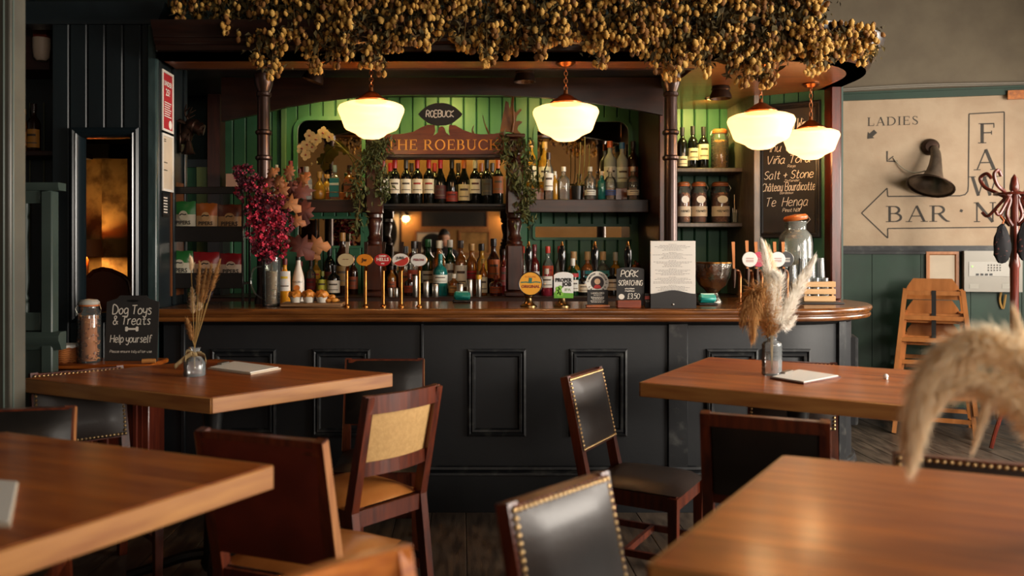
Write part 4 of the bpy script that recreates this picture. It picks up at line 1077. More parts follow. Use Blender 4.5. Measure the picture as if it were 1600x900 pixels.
# ---- left counter bottles
LC = 'bottles at the left of the back counter'
for px, y0, y1, D, g, cap, lab, kind, txt, kw in (
    (470, 452, 400, 5.72, 'amber', '#7a1f1c', '#b03028', 'spirit', 'amber bottle with red cap between white bottles', {'w': 12}),
    (486, 453, 398, 5.74, 'clear', '#3a2018', '#8a1f1c', 'stout', 'clear bottle with red medal label left of the yellow one', {'w': 15}),
    (494, 452, 392, 5.80, 'gold', '#8a6a2a', '#d8a82c', 'spirit', 'bottle with yellow and red label under the dried leaf', {'w': 16, 'lab': (.3, .62), 'mark': '#b01f24'}),
    (515, 452, 376, 5.80, 'wine', '#1a1412', '#6a2a1c', 'wine', 'tall dark bottle left of the cream tap badge', {}),
    (535, 452, 356, 5.80, 'brown', '#a5743a', '#8a6a3a', 'tall', 'tallest bottle with metal pourer above the cream tap badge', {}),
    (552, 452, 392, 5.78, 'brown', '#2a1a12', '#9a4a2a', 'spirit', 'brown bottle between cream and orange tap badges', {'w': 15}),
    (503.5, 455, 417, 5.62, 'dkgreen', '#7a7a30', '#b8b03a', 'stout', 'small green bottle with yellow-green label', {'w': 16, 'lab': (.08, .66)}),
    (521.5, 457, 409, 5.60, 'black', '#1d1918', '#d8cfc0', 'stout', 'black rum bottle with arched white label', {'w': 20, 'lab': (.1, .5)}),
    (440, 455, 412, 5.70, 'brown', '#3a2018', '#7a3a20', 'spirit', 'brown bottle hidden behind the glass jug', {}),
    (580, 452, 400, 5.72, 'amber', '#6a2a1c', '#a8602c', 'spirit', 'amber bottle behind the orange tap badge', {'w': 14}),
    (612, 452, 408, 5.78, 'amber', '#2a1a14', '#9a4a24', 'spirit', 'amber bottle left of the half-red tap badge', {'w': 14})):
    bottle(kind, px, y0, y1, D, ZC, g, cap, lab, txt, LC, **kw)

# on the bar top itself: white coconut liqueur bottle and advocaat bottle
b = bottle('malibu', 466, 474, 402, 4.86, ZC, 'white', '#2a2420', None, 'white coconut rum bottle with palm sun emblem on the bar top', None, w=19, capz=.92)
cc = b.location
pts = [(.016*math.cos(R(18*i)), .016*math.sin(R(18*i))) for i in range(20)]
MB().prism(pts, (cc.x, cc.y-.036, cc.z+.085), UX, UZ, .001).build('emblem', LM('#c8742a'), b)
text_mesh('MALIBU', .017, (cc.x, cc.y-.036, cc.z+.118), UX, UZ, M_ink, b, off=.002)
b = bottle('spirit', 445, 476, 406, 4.80, ZC, LM('#d8921f', .25), '#6a1f1c', '#e6e2dc', 'yellow advocaat bottle with big white label beside the glass jug', None, w=18, lab=(.28, .72), mark='#e6c43c', capz=.86)

# =================================================================== THINGS ON THE BAR TOP
# ---- brass taps
def tap(px, D, badgecol, text, bw=25, bh=20, mark=None, words=None, handle=M_darkmetal):
    c = Vector((X(px, D), D, ZC)); k = D/F
    t = thing('beer_tap', text, 'beer tap', c, 'brass beer taps along the bar')
    MB().lathe([(.0001, 0), (.017, 0), (.017, .004), (.011, .009), (.008, .016)], c, 14).build('foot', M_brass, t)
    zb = Z(406, D) - c.z
    pts = smooth_path([(0, 0, .01), (0, 0, .08), (0, 0, zb-.06), (.001, .0, zb-.045), (.006, -.008, zb-.03), (.008, -.02, zb-.025)], 5)
    MB().tube([c + p for p in pts], .0085, 10).build('pipe', M_brass, t)
    MB().tube([c + Vector((.008, -.012, zb-.052)), c + Vector((.008, -.03, zb-.03)), c + Vector((.0, -.03, zb-.01))], .009, 8).build('spout', M_brass, t)
    hd = MB().bar(c + Vector((0, -.01, zb-.01)), c + Vector((.004, -.005, Z(378, D)-c.z)), .012, .012, (0, 1, 0), .019, .014).build('handle', handle, t)
    e = [(bw/2*k*math.cos(R(15*i)), bh/2*k*math.sin(R(15*i))) for i in range(24)]
    o = Vector((c.x, c.y-.032, c.z+zb))
    bd = MB().prism(e, o, UX, UZ, .012).build('badge', LM(badgecol, .3), t)
    mb = MB(); mb.tube([o + Vector((a*1.0, -.006, b_*1.0)) for a, b_ in e] + [o + Vector((e[0][0], -.006, e[0][1]))], .0022, 6); mb.build('badge_rim', M_brass, bd)
    if mark: mark(o + Vector((0, -.012, 0)), bd, k)
    return t
def mk(words, col, size, extra=None):
    def f(o, bd, k):
        if extra: extra(o, bd, k)
        for i, (w_, dz, s) in enumerate(words): text_mesh(w_, s, o + Vector((0, -.001, dz)), UX, UZ, LM(col), bd, off=.001, bold=.0006)
    return f
def half_red(o, bd, k):
    a = [(12*k*math.cos(R(d)), 9.4*k*math.sin(R(d))) for d in range(-150, 31, 15)]
    MB().prism(a, o, UX, UZ, .0008).build('red_half', LM('#b8352a', .3), bd)
tap(542, 4.5, '#b5a078', 'brass beer tap with a cream floral badge', 25, 20, mk([('~ ~', .004, .02)], '#7a3a2a', .02), handle=M_steel)
tap(571, 4.5, '#d07a1c', 'brass beer tap with an orange oval badge', 25, 18, mk([('Jw', .0, .026)], '#2a1a14', .02))
tap(599, 4.5, '#b01f26', 'brass beer tap with a red oval badge', 25, 19, mk([('HELLS', .002, .024), ('CAMDEN', .020, .009), ('1910', -.019, .009)], '#e6dccc', .02))
tap(627, 4.5, '#d8d0c4', 'brass beer tap with a half white half red badge', 26, 20, mk([('JUBEL', .010, .017)], '#2a2420', .02, half_red))
tap(655, 4.5, '#d0ccc2', 'brass beer tap with a plain white oval badge', 25, 19, mk([('PERONI', .0, .016)], '#8a2a2a', .02))

# ---- hand pumps
M_pump = mat('dull bronze', '#7a6240', .3, 1.0)
def hand_pump(px, text, clip):
    D = 4.52; c = Vector((X(px, D), D, ZC))
    t = thing('hand_pump', text, 'hand pump', c, 'cask ale hand pumps')
    MB().lathe([(.0001, 0), (.045, 0), (.045, .006), (.03, .014), (.02, .03), (.018, .045), (.024, .055), (.024, .07), (.016, .08), (.014, .10)], c, 18).build('pump_base', M_pump, t)
    z0 = Z(425, D)-c.z; z1 = Z(384, D)-c.z; H = z1-z0
    MB().lathe([(.008, .09), (.008, z0), (.0105, z0+.002), (.013, z0+.1*H), (.018, z0+.35*H), (.021, z0+.6*H), (.019, z0+.82*H), (.011, z0+.97*H), (.008, z0+H)], c, 16).build('handle', mat('ebony lacquer', '#0b0a0a', .12, 0, .5), t)
    MB().lathe([(.008, z1), (.01, z1+.002), (.007, z1+.01), (.005, z1+.022), (.0001, z1+.024)], c, 12).build('finial', M_brass, t)
    clip(t, c, D)
    return t
def disc(o, r, n=28, sx=1): return [(r*sx*math.cos(2*math.pi*i/n), r*math.sin(2*math.pi*i/n)) for i in range(n)]
def clip_orange(t, c, D):
    o = Vector((X(828, D), D-.05, Z(442.5, D))); r = 18.2*D/F
    k = MB().prism(disc(0, r), o + Vector((0, .012, 0)), UX, UZ, .012).build('pump_clip', LM('#e09a1c', .35), t)
    mb = MB(); pp = disc(0, r); mb.tube([o + Vector((a, 0, b)) for a, b in pp + pp[:1]], .003, 6); mb.build('rim', M_black, k)
    mb = MB(); mb.ribbon([Vector((-r*.84, .006)), Vector((-r*.4, .008)), Vector((0, .004)), Vector((r*.4, .009)), Vector((r*.84, .006))], .006, o, UX, UZ); mb.ribbon([Vector((-.003, .006)), Vector((0, .03))], .016, o, UX, UZ, .0012); mb.build('landscape_print', LM('#2a6a5a'), k)
    text_mesh('ORIGINAL', .021, o + Vector((0, 0, -.016)), UX, UZ, LM('#8a2a14'), k, bold=.0005, off=.0015)
    text_mesh('BUTCOMBE', .011, o + Vector((0, 0, .035)), UX, UZ, LM('#b0541c'), k, off=.0015)
def clip_green(t, c, D):
    o = Vector((X(879, D), D-.05, Z(445, D))); k = D/F; w, h = 15*k, 20*k
    pts = [(-w, -h), (w, -h), (w, h*.72)] + [(w*math.cos(R(a)), h*.72 + h*.3*math.sin(R(a))) for a in range(15, 180, 15)] + [(-w, h*.72)]
    b = MB().prism(pts, o + Vector((0, .01, 0)), UX, UZ, .01).build('pump_clip', LM('#dad8d2', .35), t)
    MB().add([o + Vector((a, -.0008, q)) for a, q in ((-w, -h), (w, -h), (w, -h*.62), (-w, -h*.55))], [(0, 1, 2, 3)]).build('green_band', LM('#5a9a2a'), b, False)
    mb = MB()
    for a, q in ((-.032, -.018), (-.02, -.03), (-.034, -.035), (-.018, -.012), (-.026, -.048), (-.012, -.045)):
        mb.prism(disc(0, .011, 10), o + Vector((a, -.0006, q)), UX, UZ, .0008)
    mb.build('hop_print', LM('#7ab03a'), b)
    text_mesh('PROPER', .026, o + Vector((-.001, 0, .026)), UX, UZ, M_ink, b, bold=.0012, sx=.92, off=.0015)
    text_mesh('JOB', .028, o + Vector((.017, 0, .004)), UX, UZ, M_ink, b, bold=.0014, off=.0015)
    text_mesh('IPA', .022, o + Vector((.022, 0, -.024)), UX, UZ, LM('#8aa070'), b, off=.0015)
def clip_round(t, c, D):
    o = Vector((X(931, D), D-.05, Z(441, D))); k = D/F; r = 17.5*k
    b = MB().prism(disc(0, r), o + Vector((0, .01, 0)), UX, UZ, .01).build('pump_clip', LM('#dcd6c8', .35), t)
    MB().prism(disc(0, r*.58), o, UX, UZ, .0008).build('roundel', LM('#2a1c1c'), b)
    MB().prism(disc(0, r*.26), o + Vector((0, -.0008, .006)), UX, UZ, .0006).build('portrait_print', LM('#d0a884'), b)
    MB().prism([(-.022, -.03), (.022, -.03), (.012, -.012), (-.012, -.012)], o + Vector((0, -.0008, 0)), UX, UZ, .0006).build('jacket_print', LM('#b02a24'), b)
    MB().prism(disc(0, r*.26), o + Vector((0, -.001, -r*.86)), UX, UZ, .002).build('seal', LM('#d0c49a'), b)
    for s, (word, sgn) in enumerate((("TIMOTHY", -1), ("TAYLOR'S", 1), ('LANDLORD', 0))):
        for i, ch in enumerate(word):
            n = len(word)
            if sgn: a = 90 - sgn*(16 if sgn > 0 else 16 + (n-1)*11.2) - (i*11.2)*(1 if sgn > 0 else -1) if sgn > 0 else 90 + 16 + (n-1-i)*11.2
            else: a = 270 - (n-1)*8.5 + i*17
            aa = R(a); rot = aa - math.pi/2 if sgn else aa + math.pi/2
            uu = Vector((math.cos(rot), 0, math.sin(rot))); vv = Vector((-math.sin(rot), 0, math.cos(rot)))
            text_mesh(ch, .013, o + Vector((r*.79*math.cos(aa), -.0012, r*.79*math.sin(aa))), uu, vv, M_ink, b, bold=.0005, off=.0008)
    # dark notice below the clip, on a little oak foot
    oo = Vector((X(931, D), D-.062, 0)); w = 16*k
    nb = MB().box(oo.x-w, oo.x+w, oo.y, oo.y+.006, ZC+.014, Z(452, D)).build('notice', M_slate, t)
    MB().cbox(oo.x-w*1.15, oo.x+w*1.15, oo.y-.012, oo.y+.02, ZC+.0005, ZC+.014, .003).build('notice_foot', M_tabletop, t)
    text_mesh('LANDLORD', .013, (oo.x, oo.y, ZC + .074), UX, UZ, M_chalk, nb, off=.0008)
    mb = MB(); rq = random.Random(2)
    for dz, hw_ in ((.064, .4), (.054, .66), (.048, .6), (.042, .5), (.034, .7), (.027, .62)):
        xx = -w*hw_
        while xx < w*hw_:
            L = rq.uniform(.004, .011); mb.ribbon([Vector((xx, dz)), Vector((min(xx+L, w*hw_), dz))], .0026, (oo.x, oo.y, ZC), UX, UZ, .0008); xx += L + .0025
    mb.build('printed_lines', M_chalk, nb, False)
def clip_none(t, c, D): pass
hand_pump(826, 'black-handled hand pump with a round orange clip', clip_orange)
hand_pump(878, 'black-handled hand pump with a white and green arched clip', clip_green)
hand_pump(929.5, 'black-handled hand pump with a round portrait clip and dark notice', clip_round)
hand_pump(981, 'black-handled hand pump behind the scratchings chalkboard', clip_none)
# ---- scratchings chalkboard
D = 4.42; c = Vector((X(985, D), D, ZC)); k = D/F
t = thing('small_chalkboard', 'small chalkboard advertising pork scratching on a wooden foot', 'chalkboard', c)
pts = [(-21.5*k, .012), (21.5*k, .012), (21.5*k, 60*k)] + [(21.5*k*math.cos(R(a)), 60*k + 3.5*k*math.sin(R(a))) for a in range(20, 180, 20)] + [(-21.5*k, 60*k)]
sb = MB().prism(pts, c + Vector((0, .01, 0)), UX, UZ, .01).build('slate', M_slate, t)
MB().cbox(c.x-21*k, c.x+16*k, c.y-.014, c.y+.03, ZC+.0005, ZC+.04, .003).build('foot', wood('red brown block', '#6a2a14', '#8a3c1c', 'x', .4), t)
o = c + Vector((0, 0, 0))
hand_text('PORK', .032, o + Vector((-.004, -.001, .160)), UX, UZ, M_chalk, sb, fit=28*k, w=.0035, seed=5)
hand_text('SCRATCHING', .026, o + Vector((0, -.001, .116)), UX, UZ, M_chalk, sb, fit=38*k, w=.0032, seed=6)
hand_text('wnunmwn', .009, o + Vector((-.004, -.001, .096)), UX, UZ, M_chalk, sb, fit=15*k, w=.0016, seed=7)
hand_text('rnwmnuw', .009, o + Vector((-.004, -.001, .084)), UX, UZ, M_chalk, sb, fit=15*k, w=.0016, seed=8)
hand_text('£3.50', .026, o + Vector((.016, -.001, .048)), UX, UZ, M_chalk, sb, fit=20*k, w=.003, seed=9)
mb = MB(); mb.prism(disc(0, .014, 14, 1.1), o + Vector((-.046, -.0002, .058)), UX, UZ, .0008); mb.build('pig_print', M_chalk, sb)
# tiny flag card
t = tag(MB().cbox(X(1011, 4.42)-.014, X(1011, 4.42)+.014, 4.41, 4.42, ZC+.001, ZC+.075, .002).build('price_card', M_slate), 'tiny dark card with a red and white flag leaning by the menu', 'card')
MB().box(X(1011, 4.42)-.013, X(1011, 4.42)+.013, 4.4085, 4.4095, ZC+.045, ZC+.062).build('flag_print', LM('#b84a3c'), t)
text_mesh('TOP', .012, (X(1011, 4.42), 4.409, ZC+.034), UX, UZ, M_chalk, t)
# ---- printed menu in a black stand
D = 4.40; k = D/F
c = Vector((X(1051, D), D, ZC)); t = thing('menu_stand', 'printed paper menu in a black wavy-topped stand on the bar', 'menu', c)
x0, x1 = X(1016, D), X(1087, D)
pts = [(x0, ZC+.0008), (x1, ZC+.0008)] + [(x1 + (x0-x1)*i/16, Z(459, D) + 5.5*k*math.sin(math.pi*i/16)**2) for i in range(17)]
MB().prism(pts, (0, D-.004, 0), UX, UZ, .008).build('stand', mat('black stained ply', '#1a1817', .45), t)
MB().box(x0, x1, D+.003, D+.012, ZC+.001, Z(376, D)).build('back_board', M_black, t)
pg = MB().cbox(x0+.001, x1-.001, D, D+.003, Z(462, D), Z(376.5, D), .001).build('page', M_paper, t)
rnd = random.Random(4)
zz = Z(382, D); i = 0; mb = MB()
while zz > Z(454, D):
    wl = rnd.uniform(.35, .9)*(x1-x0)/2 if i % 6 else .02
    xx = -wl
    while xx < wl:
        ww = rnd.uniform(.004, .014); mb.box(c.x + xx, c.x + min(xx + ww, wl), D-.0006, D, zz, zz + .0022); xx += ww + .003
    zz -= .0062 if i % 6 != 5 else .011; i += 1
mb.build('printed_lines', LM('#8a8480'), pg, False)
MB().lathe([(.0001, 0), (.006, .001), (.004, .004), (.0001, .005)], (0, 0, 0), 10).build('knob', M_steel, None)
kn = bpy.context.scene.objects['knob']; kn.rotation_euler = (R(90), 0, 0); kn.parent = t; kn.location = (0, -.012, .02)
# ---- card readers
for px, py, D, lab in ((722, 469, 4.86, 'teal card reader on the bar in front of the steel shakers'), (1107, 467, 4.62, 'teal card reader on the bar beside the silver bowl')):
    k = D/F; c = Vector((X(px, D), D, ZC)); t = thing('card_reader', lab, 'card reader', c)
    MB().cbox(c.x-.055, c.x+.05, c.y-.01, c.y+.09, ZC+.0006, ZC+.014, .005).build('dock', M_black, t)
    mb = MB(); mb.m = Matrix.Translation(c + Vector((0, .02, .03))) @ Matrix.Rotation(R(-38), 4, 'X') @ Matrix.Rotation(R(4), 4, 'Z'); mb.cbox(-.046, .046, -.02, .02, -.012, .03, .009); mb.build('terminal', M_teal, t)
    mb = MB(); mb.m = Matrix.Translation(c + Vector((0, .02, .03))) @ Matrix.Rotation(R(-38), 4, 'X'); mb.box(-.036, .036, -.0215, -.0195, .018, .026); mb.build('screen', mat('pale screen', '#9fd0c4', .2), t)
# ---- hammered silver bowl
D = 4.86; c = Vector((X(1113, D), D, ZC)); t = thing('punch_bowl', 'hammered silver footed punch bowl beside the printed menu', 'bowl', c)
M_hammer = mat('hammered silver', '#a09a90', .22, 1, 0, None, 1, .9, 60)
MB().lathe([(.0001, .0), (.055, 0), (.055, .008), (.04, .03), (.03, .055), (.04, .07)], c, 24).build('foot', M_hammer, t)
MB().lathe([(.04, .07), (.075, .10), (.098, .15), (.105, .20), (.107, .222), (.102, .222), (.09, .15), (.06, .1), (.0001, .09)], c, 28, 1, 1, False).build('bowl', M_hammer, t)
mb = MB().lathe([(.105, .22), (.11, .223), (.11, .229), (.104, .23)], c, 28); mb.build('rim', M_brass, t)
# ---- second tap cluster, copper swan necks
def swan(px, D, pxb, badgecol, text, h0=378, words=None):
    c = Vector((X(px, D), D, ZC)); k = D/F
    t = thing('copper_tap', text, 'beer tap', c, 'copper taps at the curved bar end')
    zt = Z(424, D)-ZC; dx = X(pxb, D) - c.x
    pts = smooth_path([(0, 0, 0), (0, 0, zt*.6), (0, 0, zt*.86), (dx*.25, -.01, zt), (dx*.7, -.03, zt*1.02), (dx, -.05, zt*.98)], 5)
    MB().tube([c + p for p in pts], .0105, 10).build('swan_neck', M_copper, t)
    MB().lathe([(.0001, 0), (.02, 0), (.02, .005), (.012, .012)], c, 14).build('foot', M_copper, t)
    e = c + Vector((dx, -.05, zt*.98))
    MB().tube([e + Vector((0, 0, .02)), e + Vector((0, 0, -.02)), e + Vector((0, -.004, -.06)), e + Vector((0, -.004, -.085))], [.013, .013, .008, .005], 10).build('nozzle', M_darkmetal, t)
    MB().bar(e + Vector((0, 0, .015)), e + Vector((-.004, .004, Z(h0, D)-e.z)), .011, .011, (0, 1, 0), .018, .014).build('handle', M_copper, t)
    if badgecol:
        o = e + Vector((.0, -.03, Z(405, D)-e.z)); r = 11.5*k
        b = MB().prism(disc(0, r, 24), o, UX, UZ, .01).build('badge', LM(badgecol, .3), t)
        mb = MB(); pp = disc(0, r, 24); mb.tube([o + Vector((a, -.006, q)) for a, q in pp + pp[:1]], .0022, 6); mb.build('badge_rim', M_steel, b)
        mb = MB()
        for dz in (.006, -.004, -.012): mb.ribbon([Vector((-r*.5, dz)), Vector((r*.5, dz))], .004, o, UX, UZ, .0112)
        mb.build('badge_print', LM(words or '#a87a70'), b, False)
    return t
swan(1156, 4.72, 1142, None, 'copper tap without badge, nearest the silver bowl', 378)
swan(1176, 4.70, 1163, '#d8d4cc', 'copper tap with white round badge left of the pampas', 376)
swan(1190, 4.74, 1177, '#b02a48', 'copper tap with crimson round badge behind the pampas', 378)
swan(1218, 4.78, 1206, '#d8d8d4', 'copper tap with pale badge right of the pampas', 378)
swan(1230, 4.84, 1219, '#1c1a1a', 'copper tap with black badge, nearest the water jar', 378, '#c8c4bc')
# ---- drip tray / mat
tag(MB().cbox(X(1180, 4.95), X(1290, 4.95), 4.70, 5.08, ZC+.0005, ZC+.008, .003).build('bar_mat', mat('dark rubber mat', '#1b1918', .6)), 'dark rubber bar mat under the wooden glass crate', 'mat')
zm = ZC + .0085
# ---- water jar
D = 5.08; k = D/F
c = Vector((X(1243, D), D, ZC + .0085)); t = thing('water_jar', 'large glass water dispenser with tilted orange lid at the bar end', 'jar', c)
r = 25.5*k
MB().lathe([(.0001, 0), (r*.95, 0), (r, .01), (r, .33), (r*.93, .375), (r*.72, .40), (r*.62, .41), (r*.62, .445), (r*.66, .45), (r*.66, .458), (r*.6, .458)], c, 24).build('glass_body', glass('misty glass', '#eef0ea', 0, .06, .28, '#c8ccc4'), t)
MB().lathe([(.0001, .006), (r*.94, .008), (r*.96, .26), (.0001, .262)], c, 20).build('water', glass('water', '#e4ece8', 0, .02, .22, '#b8c4bc'), t)
mb = MB(); mb.m = Matrix.Translation(c + Vector((0, 0, .475))) @ Matrix.Rotation(R(-9), 4, 'Y'); mb.lathe([(.0001, -.012), (r*.66, -.012), (r*.72, -.004), (r*.72, .008), (r*.6, .02), (.0001, .026)], (0, 0, 0), 20); mb.build('lid', LM('#b0602a', .35), t)
mb = MB(); mb.tube([c + Vector((r*.6, 0, .44)), c + Vector((r*.86, -.01, .47)), c + Vector((r*.7, 0, .495))], .003, 6); mb.build('wire_clip', M_steel, t)
# ---- crate with glasses
D = 4.78; x0, x1 = X(1256, D), X(1306, D); z0 = ZC + .0085
t = thing('glass_crate', 'small pale slatted wooden crate holding tumblers', 'crate', ((x0+x1)/2, D, z0))
M_pale = wood('pale pine', '#b58c58', '#c8a070', 'x', .6, 0, 6)
HZ = .115; y1 = D + .17
for i in range(3):
    a = z0 + .003 + i*.040
    MB().cbox(x0, x1, D, D+.008, a, a+.03, .002).build('slat', M_pale, t); MB().cbox(x0, x1, y1-.008, y1, a, a+.03, .002).build('slat', M_pale, t)
    MB().cbox(x0, x0+.008, D+.008, y1-.008, a, a+.03, .002).build('slat', M_pale, t); MB().cbox(x1-.008, x1, D+.008, y1-.008, a, a+.03, .002).build('slat', M_pale, t)
for xx in (x0+.008, x1-.02):
    for yy in (D+.008, y1-.02): MB().cbox(xx, xx+.012, yy, yy+.012, z0+.001, z0+HZ, .002).build('corner_post', M_pale, t)
MB().box(x0+.008, x1-.008, D+.008, y1-.008, z0+.001, z0+.006).build('base', M_pale, t)
def tumbler(c, r, h, lab, tilt=0):
    mb = MB(); mb.lathe([(r, 0), (r*.98, .004), (r*.78, h), (.0001, h), (.0001, h-.006), (r*.74, h-.006), (r*.95, 0)], (0, 0, 0), 12, 1, 1, False)
    me = mb.data('glass_tumbler', glass('tumbler glass', '#eef0f0', 0, .03, .16, '#dfe4e4'))
    o = inst('glass_tumbler', me, c, None, (tilt, tilt*.6, 0)); return tag(o, lab, 'tumbler', 'upturned tumblers by the crate')
xm = (x0+x1)/2
for i, (dx, dy, dz) in enumerate(((-.05, .05, .008), (.0, .05, .008), (.05, .05, .008), (-.05, .115, .008), (.0, .115, .008), (.05, .115, .008))):
    tumbler(Vector((xm + dx*.98, D + dy, z0 + dz)), .023, .125, 'upturned clear tumbler, %s of those standing in the crate' % ORD[i])
for i, dx in enumerate((-.052, .0, .052)):
    tumbler(Vector((xm + dx, D + .115, z0 + .1345)), .024, .11, 'upturned clear tumbler, %s in the upper row above the crate' % ORD[i])
for i, (px, dd, dz) in enumerate(((1238, 4.9, 0), (1226, 4.98, 0))):
    tumbler(Vector((X(px, dd), dd, z0 + dz)), .032, .105, ('upturned clear tumbler on the mat left of the crate', 'upturned clear tumbler tucked beside the water jar')[i])
    tumbler(Vector((X(px, dd), dd, z0 + .100)), .031, .105, ('upper tumbler of the stack left of the crate', 'upper tumbler of the stack beside the water jar')[i])

# ---- pastries
D = 4.52; k = D/F
x0, x1 = X(441, D), X(537, D)
bd = tag(MB().cbox(x0, x1, D-.07, D+.09, ZC+.0006, ZC+.022, .006).build('serving_board', wood('pale serving board', '#6a4a2c', '#8a6440', 'x', .6)), 'long wooden serving board under three ramekins on the bar', 'board')
M_crust = mat('baked crust', '#b0661c', .5, 0, 0, '#d8923a', 22, .5, 40)
for i, px in enumerate((462, 482, 503)):
    c = Vector((X(px, D), D, ZC+.0225)); t = thing('ramekin_bake', ('left', 'middle', 'right')[i] + ' golden pastry in a small white ramekin on the serving board', 'pastry', c, 'pastries on the serving board')
    MB().lathe([(.0001, 0), (.024, 0), (.033, .03), (.031, .03), (.023, .005), (.0001, .005)], c, 18).build('ramekin', mat('white china', '#cfc8ba', .25), t)
    bm = bmesh.new(); bmesh.ops.create_icosphere(bm, subdivisions=3, radius=1); rnd = random.Random(i)
    off = Vector((rnd.random()*9, 0, 0))
    from mathutils import noise
    mb = MB(); vs = [Vector((v.co.x*.037, v.co.y*.036, v.co.z*.026))*(1 + .28*noise.noise(v.co*2.1 + off)) + c + Vector((0, 0, .040)) for v in bm.verts]
    mb.add(vs, [tuple(v.index for v in f.verts) for f in bm.faces]); bm.free(); mb.build('pastry', M_crust, t)
c = Vector((X(519, D), D, ZC+.0225)); t = thing('bread_piece', 'small heap of crusty bread pieces at the end of the serving board', 'bread', c)
for i, (dx, dz, s) in enumerate(((-.02, .012, .02), (.01, .012, .022), (-.004, .03, .018))):
    bm = bmesh.new(); bmesh.ops.create_icosphere(bm, subdivisions=2, radius=1); mb = MB()
    mb.add([Vector((v.co.x*s*1.3, v.co.y*s, v.co.z*.012))*(1 + .25*noise.noise(v.co*2 + Vector((i*3, 0, 0)))) + c + Vector((dx, 0, dz)) for v in bm.verts], [tuple(v.index for v in f.verts) for f in bm.faces]); bm.free()
    mb.build('crust', M_crust, t)

# =================================================================== LAMPS
def pendant(px, pyc, D, wpx, text, pow_):
    k = D/F; r = wpx/2*k; x = X(px, D); zc = Z(pyc, D); zt = 2.32
    t = thing('pendant_lamp', text, 'pendant lamp', (x, D, zt), 'opal glass pendant lamps')
    s = r/.17; o = Vector((x, D, zc))
    MB().lathe([(.0001, 0), (.05*s, 0), (.052*s, -.008), (.035*s, -.022), (.012*s, -.03), (.0001, -.03)], (x, D, zt), 20).build('ceiling_rose', M_copper, t)
    # shade: schoolhouse form (top rim, shoulder, flared belly, stepped bowl)
    pr = [(.075, .092), (.085, .088), (.135, .078), (.162, .066), (.170, .050), (.168, .036), (.156, .008), (.145, -.022), (.138, -.042), (.128, -.054), (.100, -.066), (.082, -.074), (.066, -.088), (.045, -.099), (.0001, -.104)]
    MB().lathe([(a*s, b*s) for a, b in pr], o, 36, 1, 1, False).build('shade', M_lampglass, t, True, 60)
    point('bulb_glow', o + Vector((0, 0, .0)), 16*pow_, (1.0, .66, .32), .07)
    zg = zc + .092*s
    MB().lathe([(.082*s, -.004), (.084*s, .004), (.076*s, .012), (.05*s, .026), (.03*s, .042), (.012*s, .05), (.010*s, .07), (.0001, .072)], (x, D, zg), 20).build('gallery', M_copper, t)
    zb = zg + .07; n = 6; L = (zt - .03 - zb)
    ln = L/n*1.28
    for i in range(n):
        zz = zb + L*(i+.5)/n; pts = []
        for j in range(13):
            a = 2*math.pi*j/12; q = Vector((.009*math.cos(a), 0, ln/2*math.sin(a)))
            if i % 2: q = Vector((0, q.x, q.z))
            pts.append(Vector((x, D, zz)) + q)
        MB().tube(pts, .0026, 5, False).build('chain_link', M_copper, t)
    return t
pendant(580, 186, 4.45, 104, 'opal schoolhouse pendant lamp hanging left of the sign', 1)
pendant(884, 190, 4.45, 103, 'opal schoolhouse pendant lamp hanging right of the antler', 1)
pendant(1189, 203, 4.50, 102, 'larger of two overlapping opal lamps before the wine blackboard', 1)
pendant(1267, 224, 5.02, 85, 'smaller opal lamp hanging behind, nearest the right wall', 1)
# spot fittings under the canopy (with their light)
WARM = (1.0, .78, .48)
def downlight(px, py, D, target, energy, text, tilt=0):
    c = W(px, py, D); zt = 2.40 if X(px, D) < 1.25 and D > 4.6 else 2.32
    t = thing('spotlight', text, 'spotlight', (c.x, c.y, zt), 'bronze spotlights under the canopy')
    mb = MB(); mb.m = Matrix.Translation((c.x, c.y, zt)) @ Matrix.Rotation(tilt, 4, 'Y')
    mb.lathe([(.05, -.002), (.056, -.02), (.05, -.028), (.06, -.05), (.066, -.075), (.058, -.075), (.045, -.03), (.0001, -.028)], (0, 0, 0), 20, 1, 1, False); mb.build('housing', M_darkmetal, t)
    mb = MB(); mb.m = Matrix.Translation((c.x, c.y, zt)) @ Matrix.Rotation(tilt, 4, 'Y'); mb.lathe([(.0001, -.045), (.046, -.045), (.048, -.05), (.0001, -.05)], (0, 0, 0), 18); mb.build('lens', emis('warm lens', '#ffc070', 5), t)
downlight(495, 118, 5.0, (X(530, 5.93), 5.93, 1.9), 11, 'tilted bronze spotlight under the canopy above the orchid', .35)
downlight(820, 116, 5.0, (X(800, 5.93), 5.93, 1.75), 11, 'bronze spotlight under the canopy above the antler')
downlight(1126, 126, 5.1, (X(1112, 5.93), 5.93, 1.9), 11, 'bronze spotlight under the canopy above the recess shelves')
# recessed downlights behind the valance wash the green boards
for px, e, lab in ((525, 24, 'recessed downlight behind the valance above the orchid mirror'), (700, 24, 'recessed downlight behind the valance above the sign'), (860, 13, 'recessed downlight behind the valance above the bottle shelf'), (1112, 32, 'recessed downlight above the recess shelves')):
    yy = 5.50; xx = X(px, yy); zt = 2.32 if xx > 1.25 else 2.40
    t = thing('recessed_downlight', lab, 'downlight', (xx, yy, zt), 'recessed downlights')
    MB().lathe([(.035, -.001), (.042, -.004), (.042, -.009), (.032, -.009)], (xx, yy, zt), 18, 1, 1, False).build('trim_ring', M_darkmetal, t)
    MB().lathe([(.0001, -.0035), (.033, -.0035), (.033, -.005), (.0001, -.005)], (xx, yy, zt), 18).build('lens', MATS['warm lens'], t)
    spot('downlight_beam', (xx, yy, zt-.02), (xx, 5.93, 2.08), e, (1.0, .74, .20), 120, .9, .02)
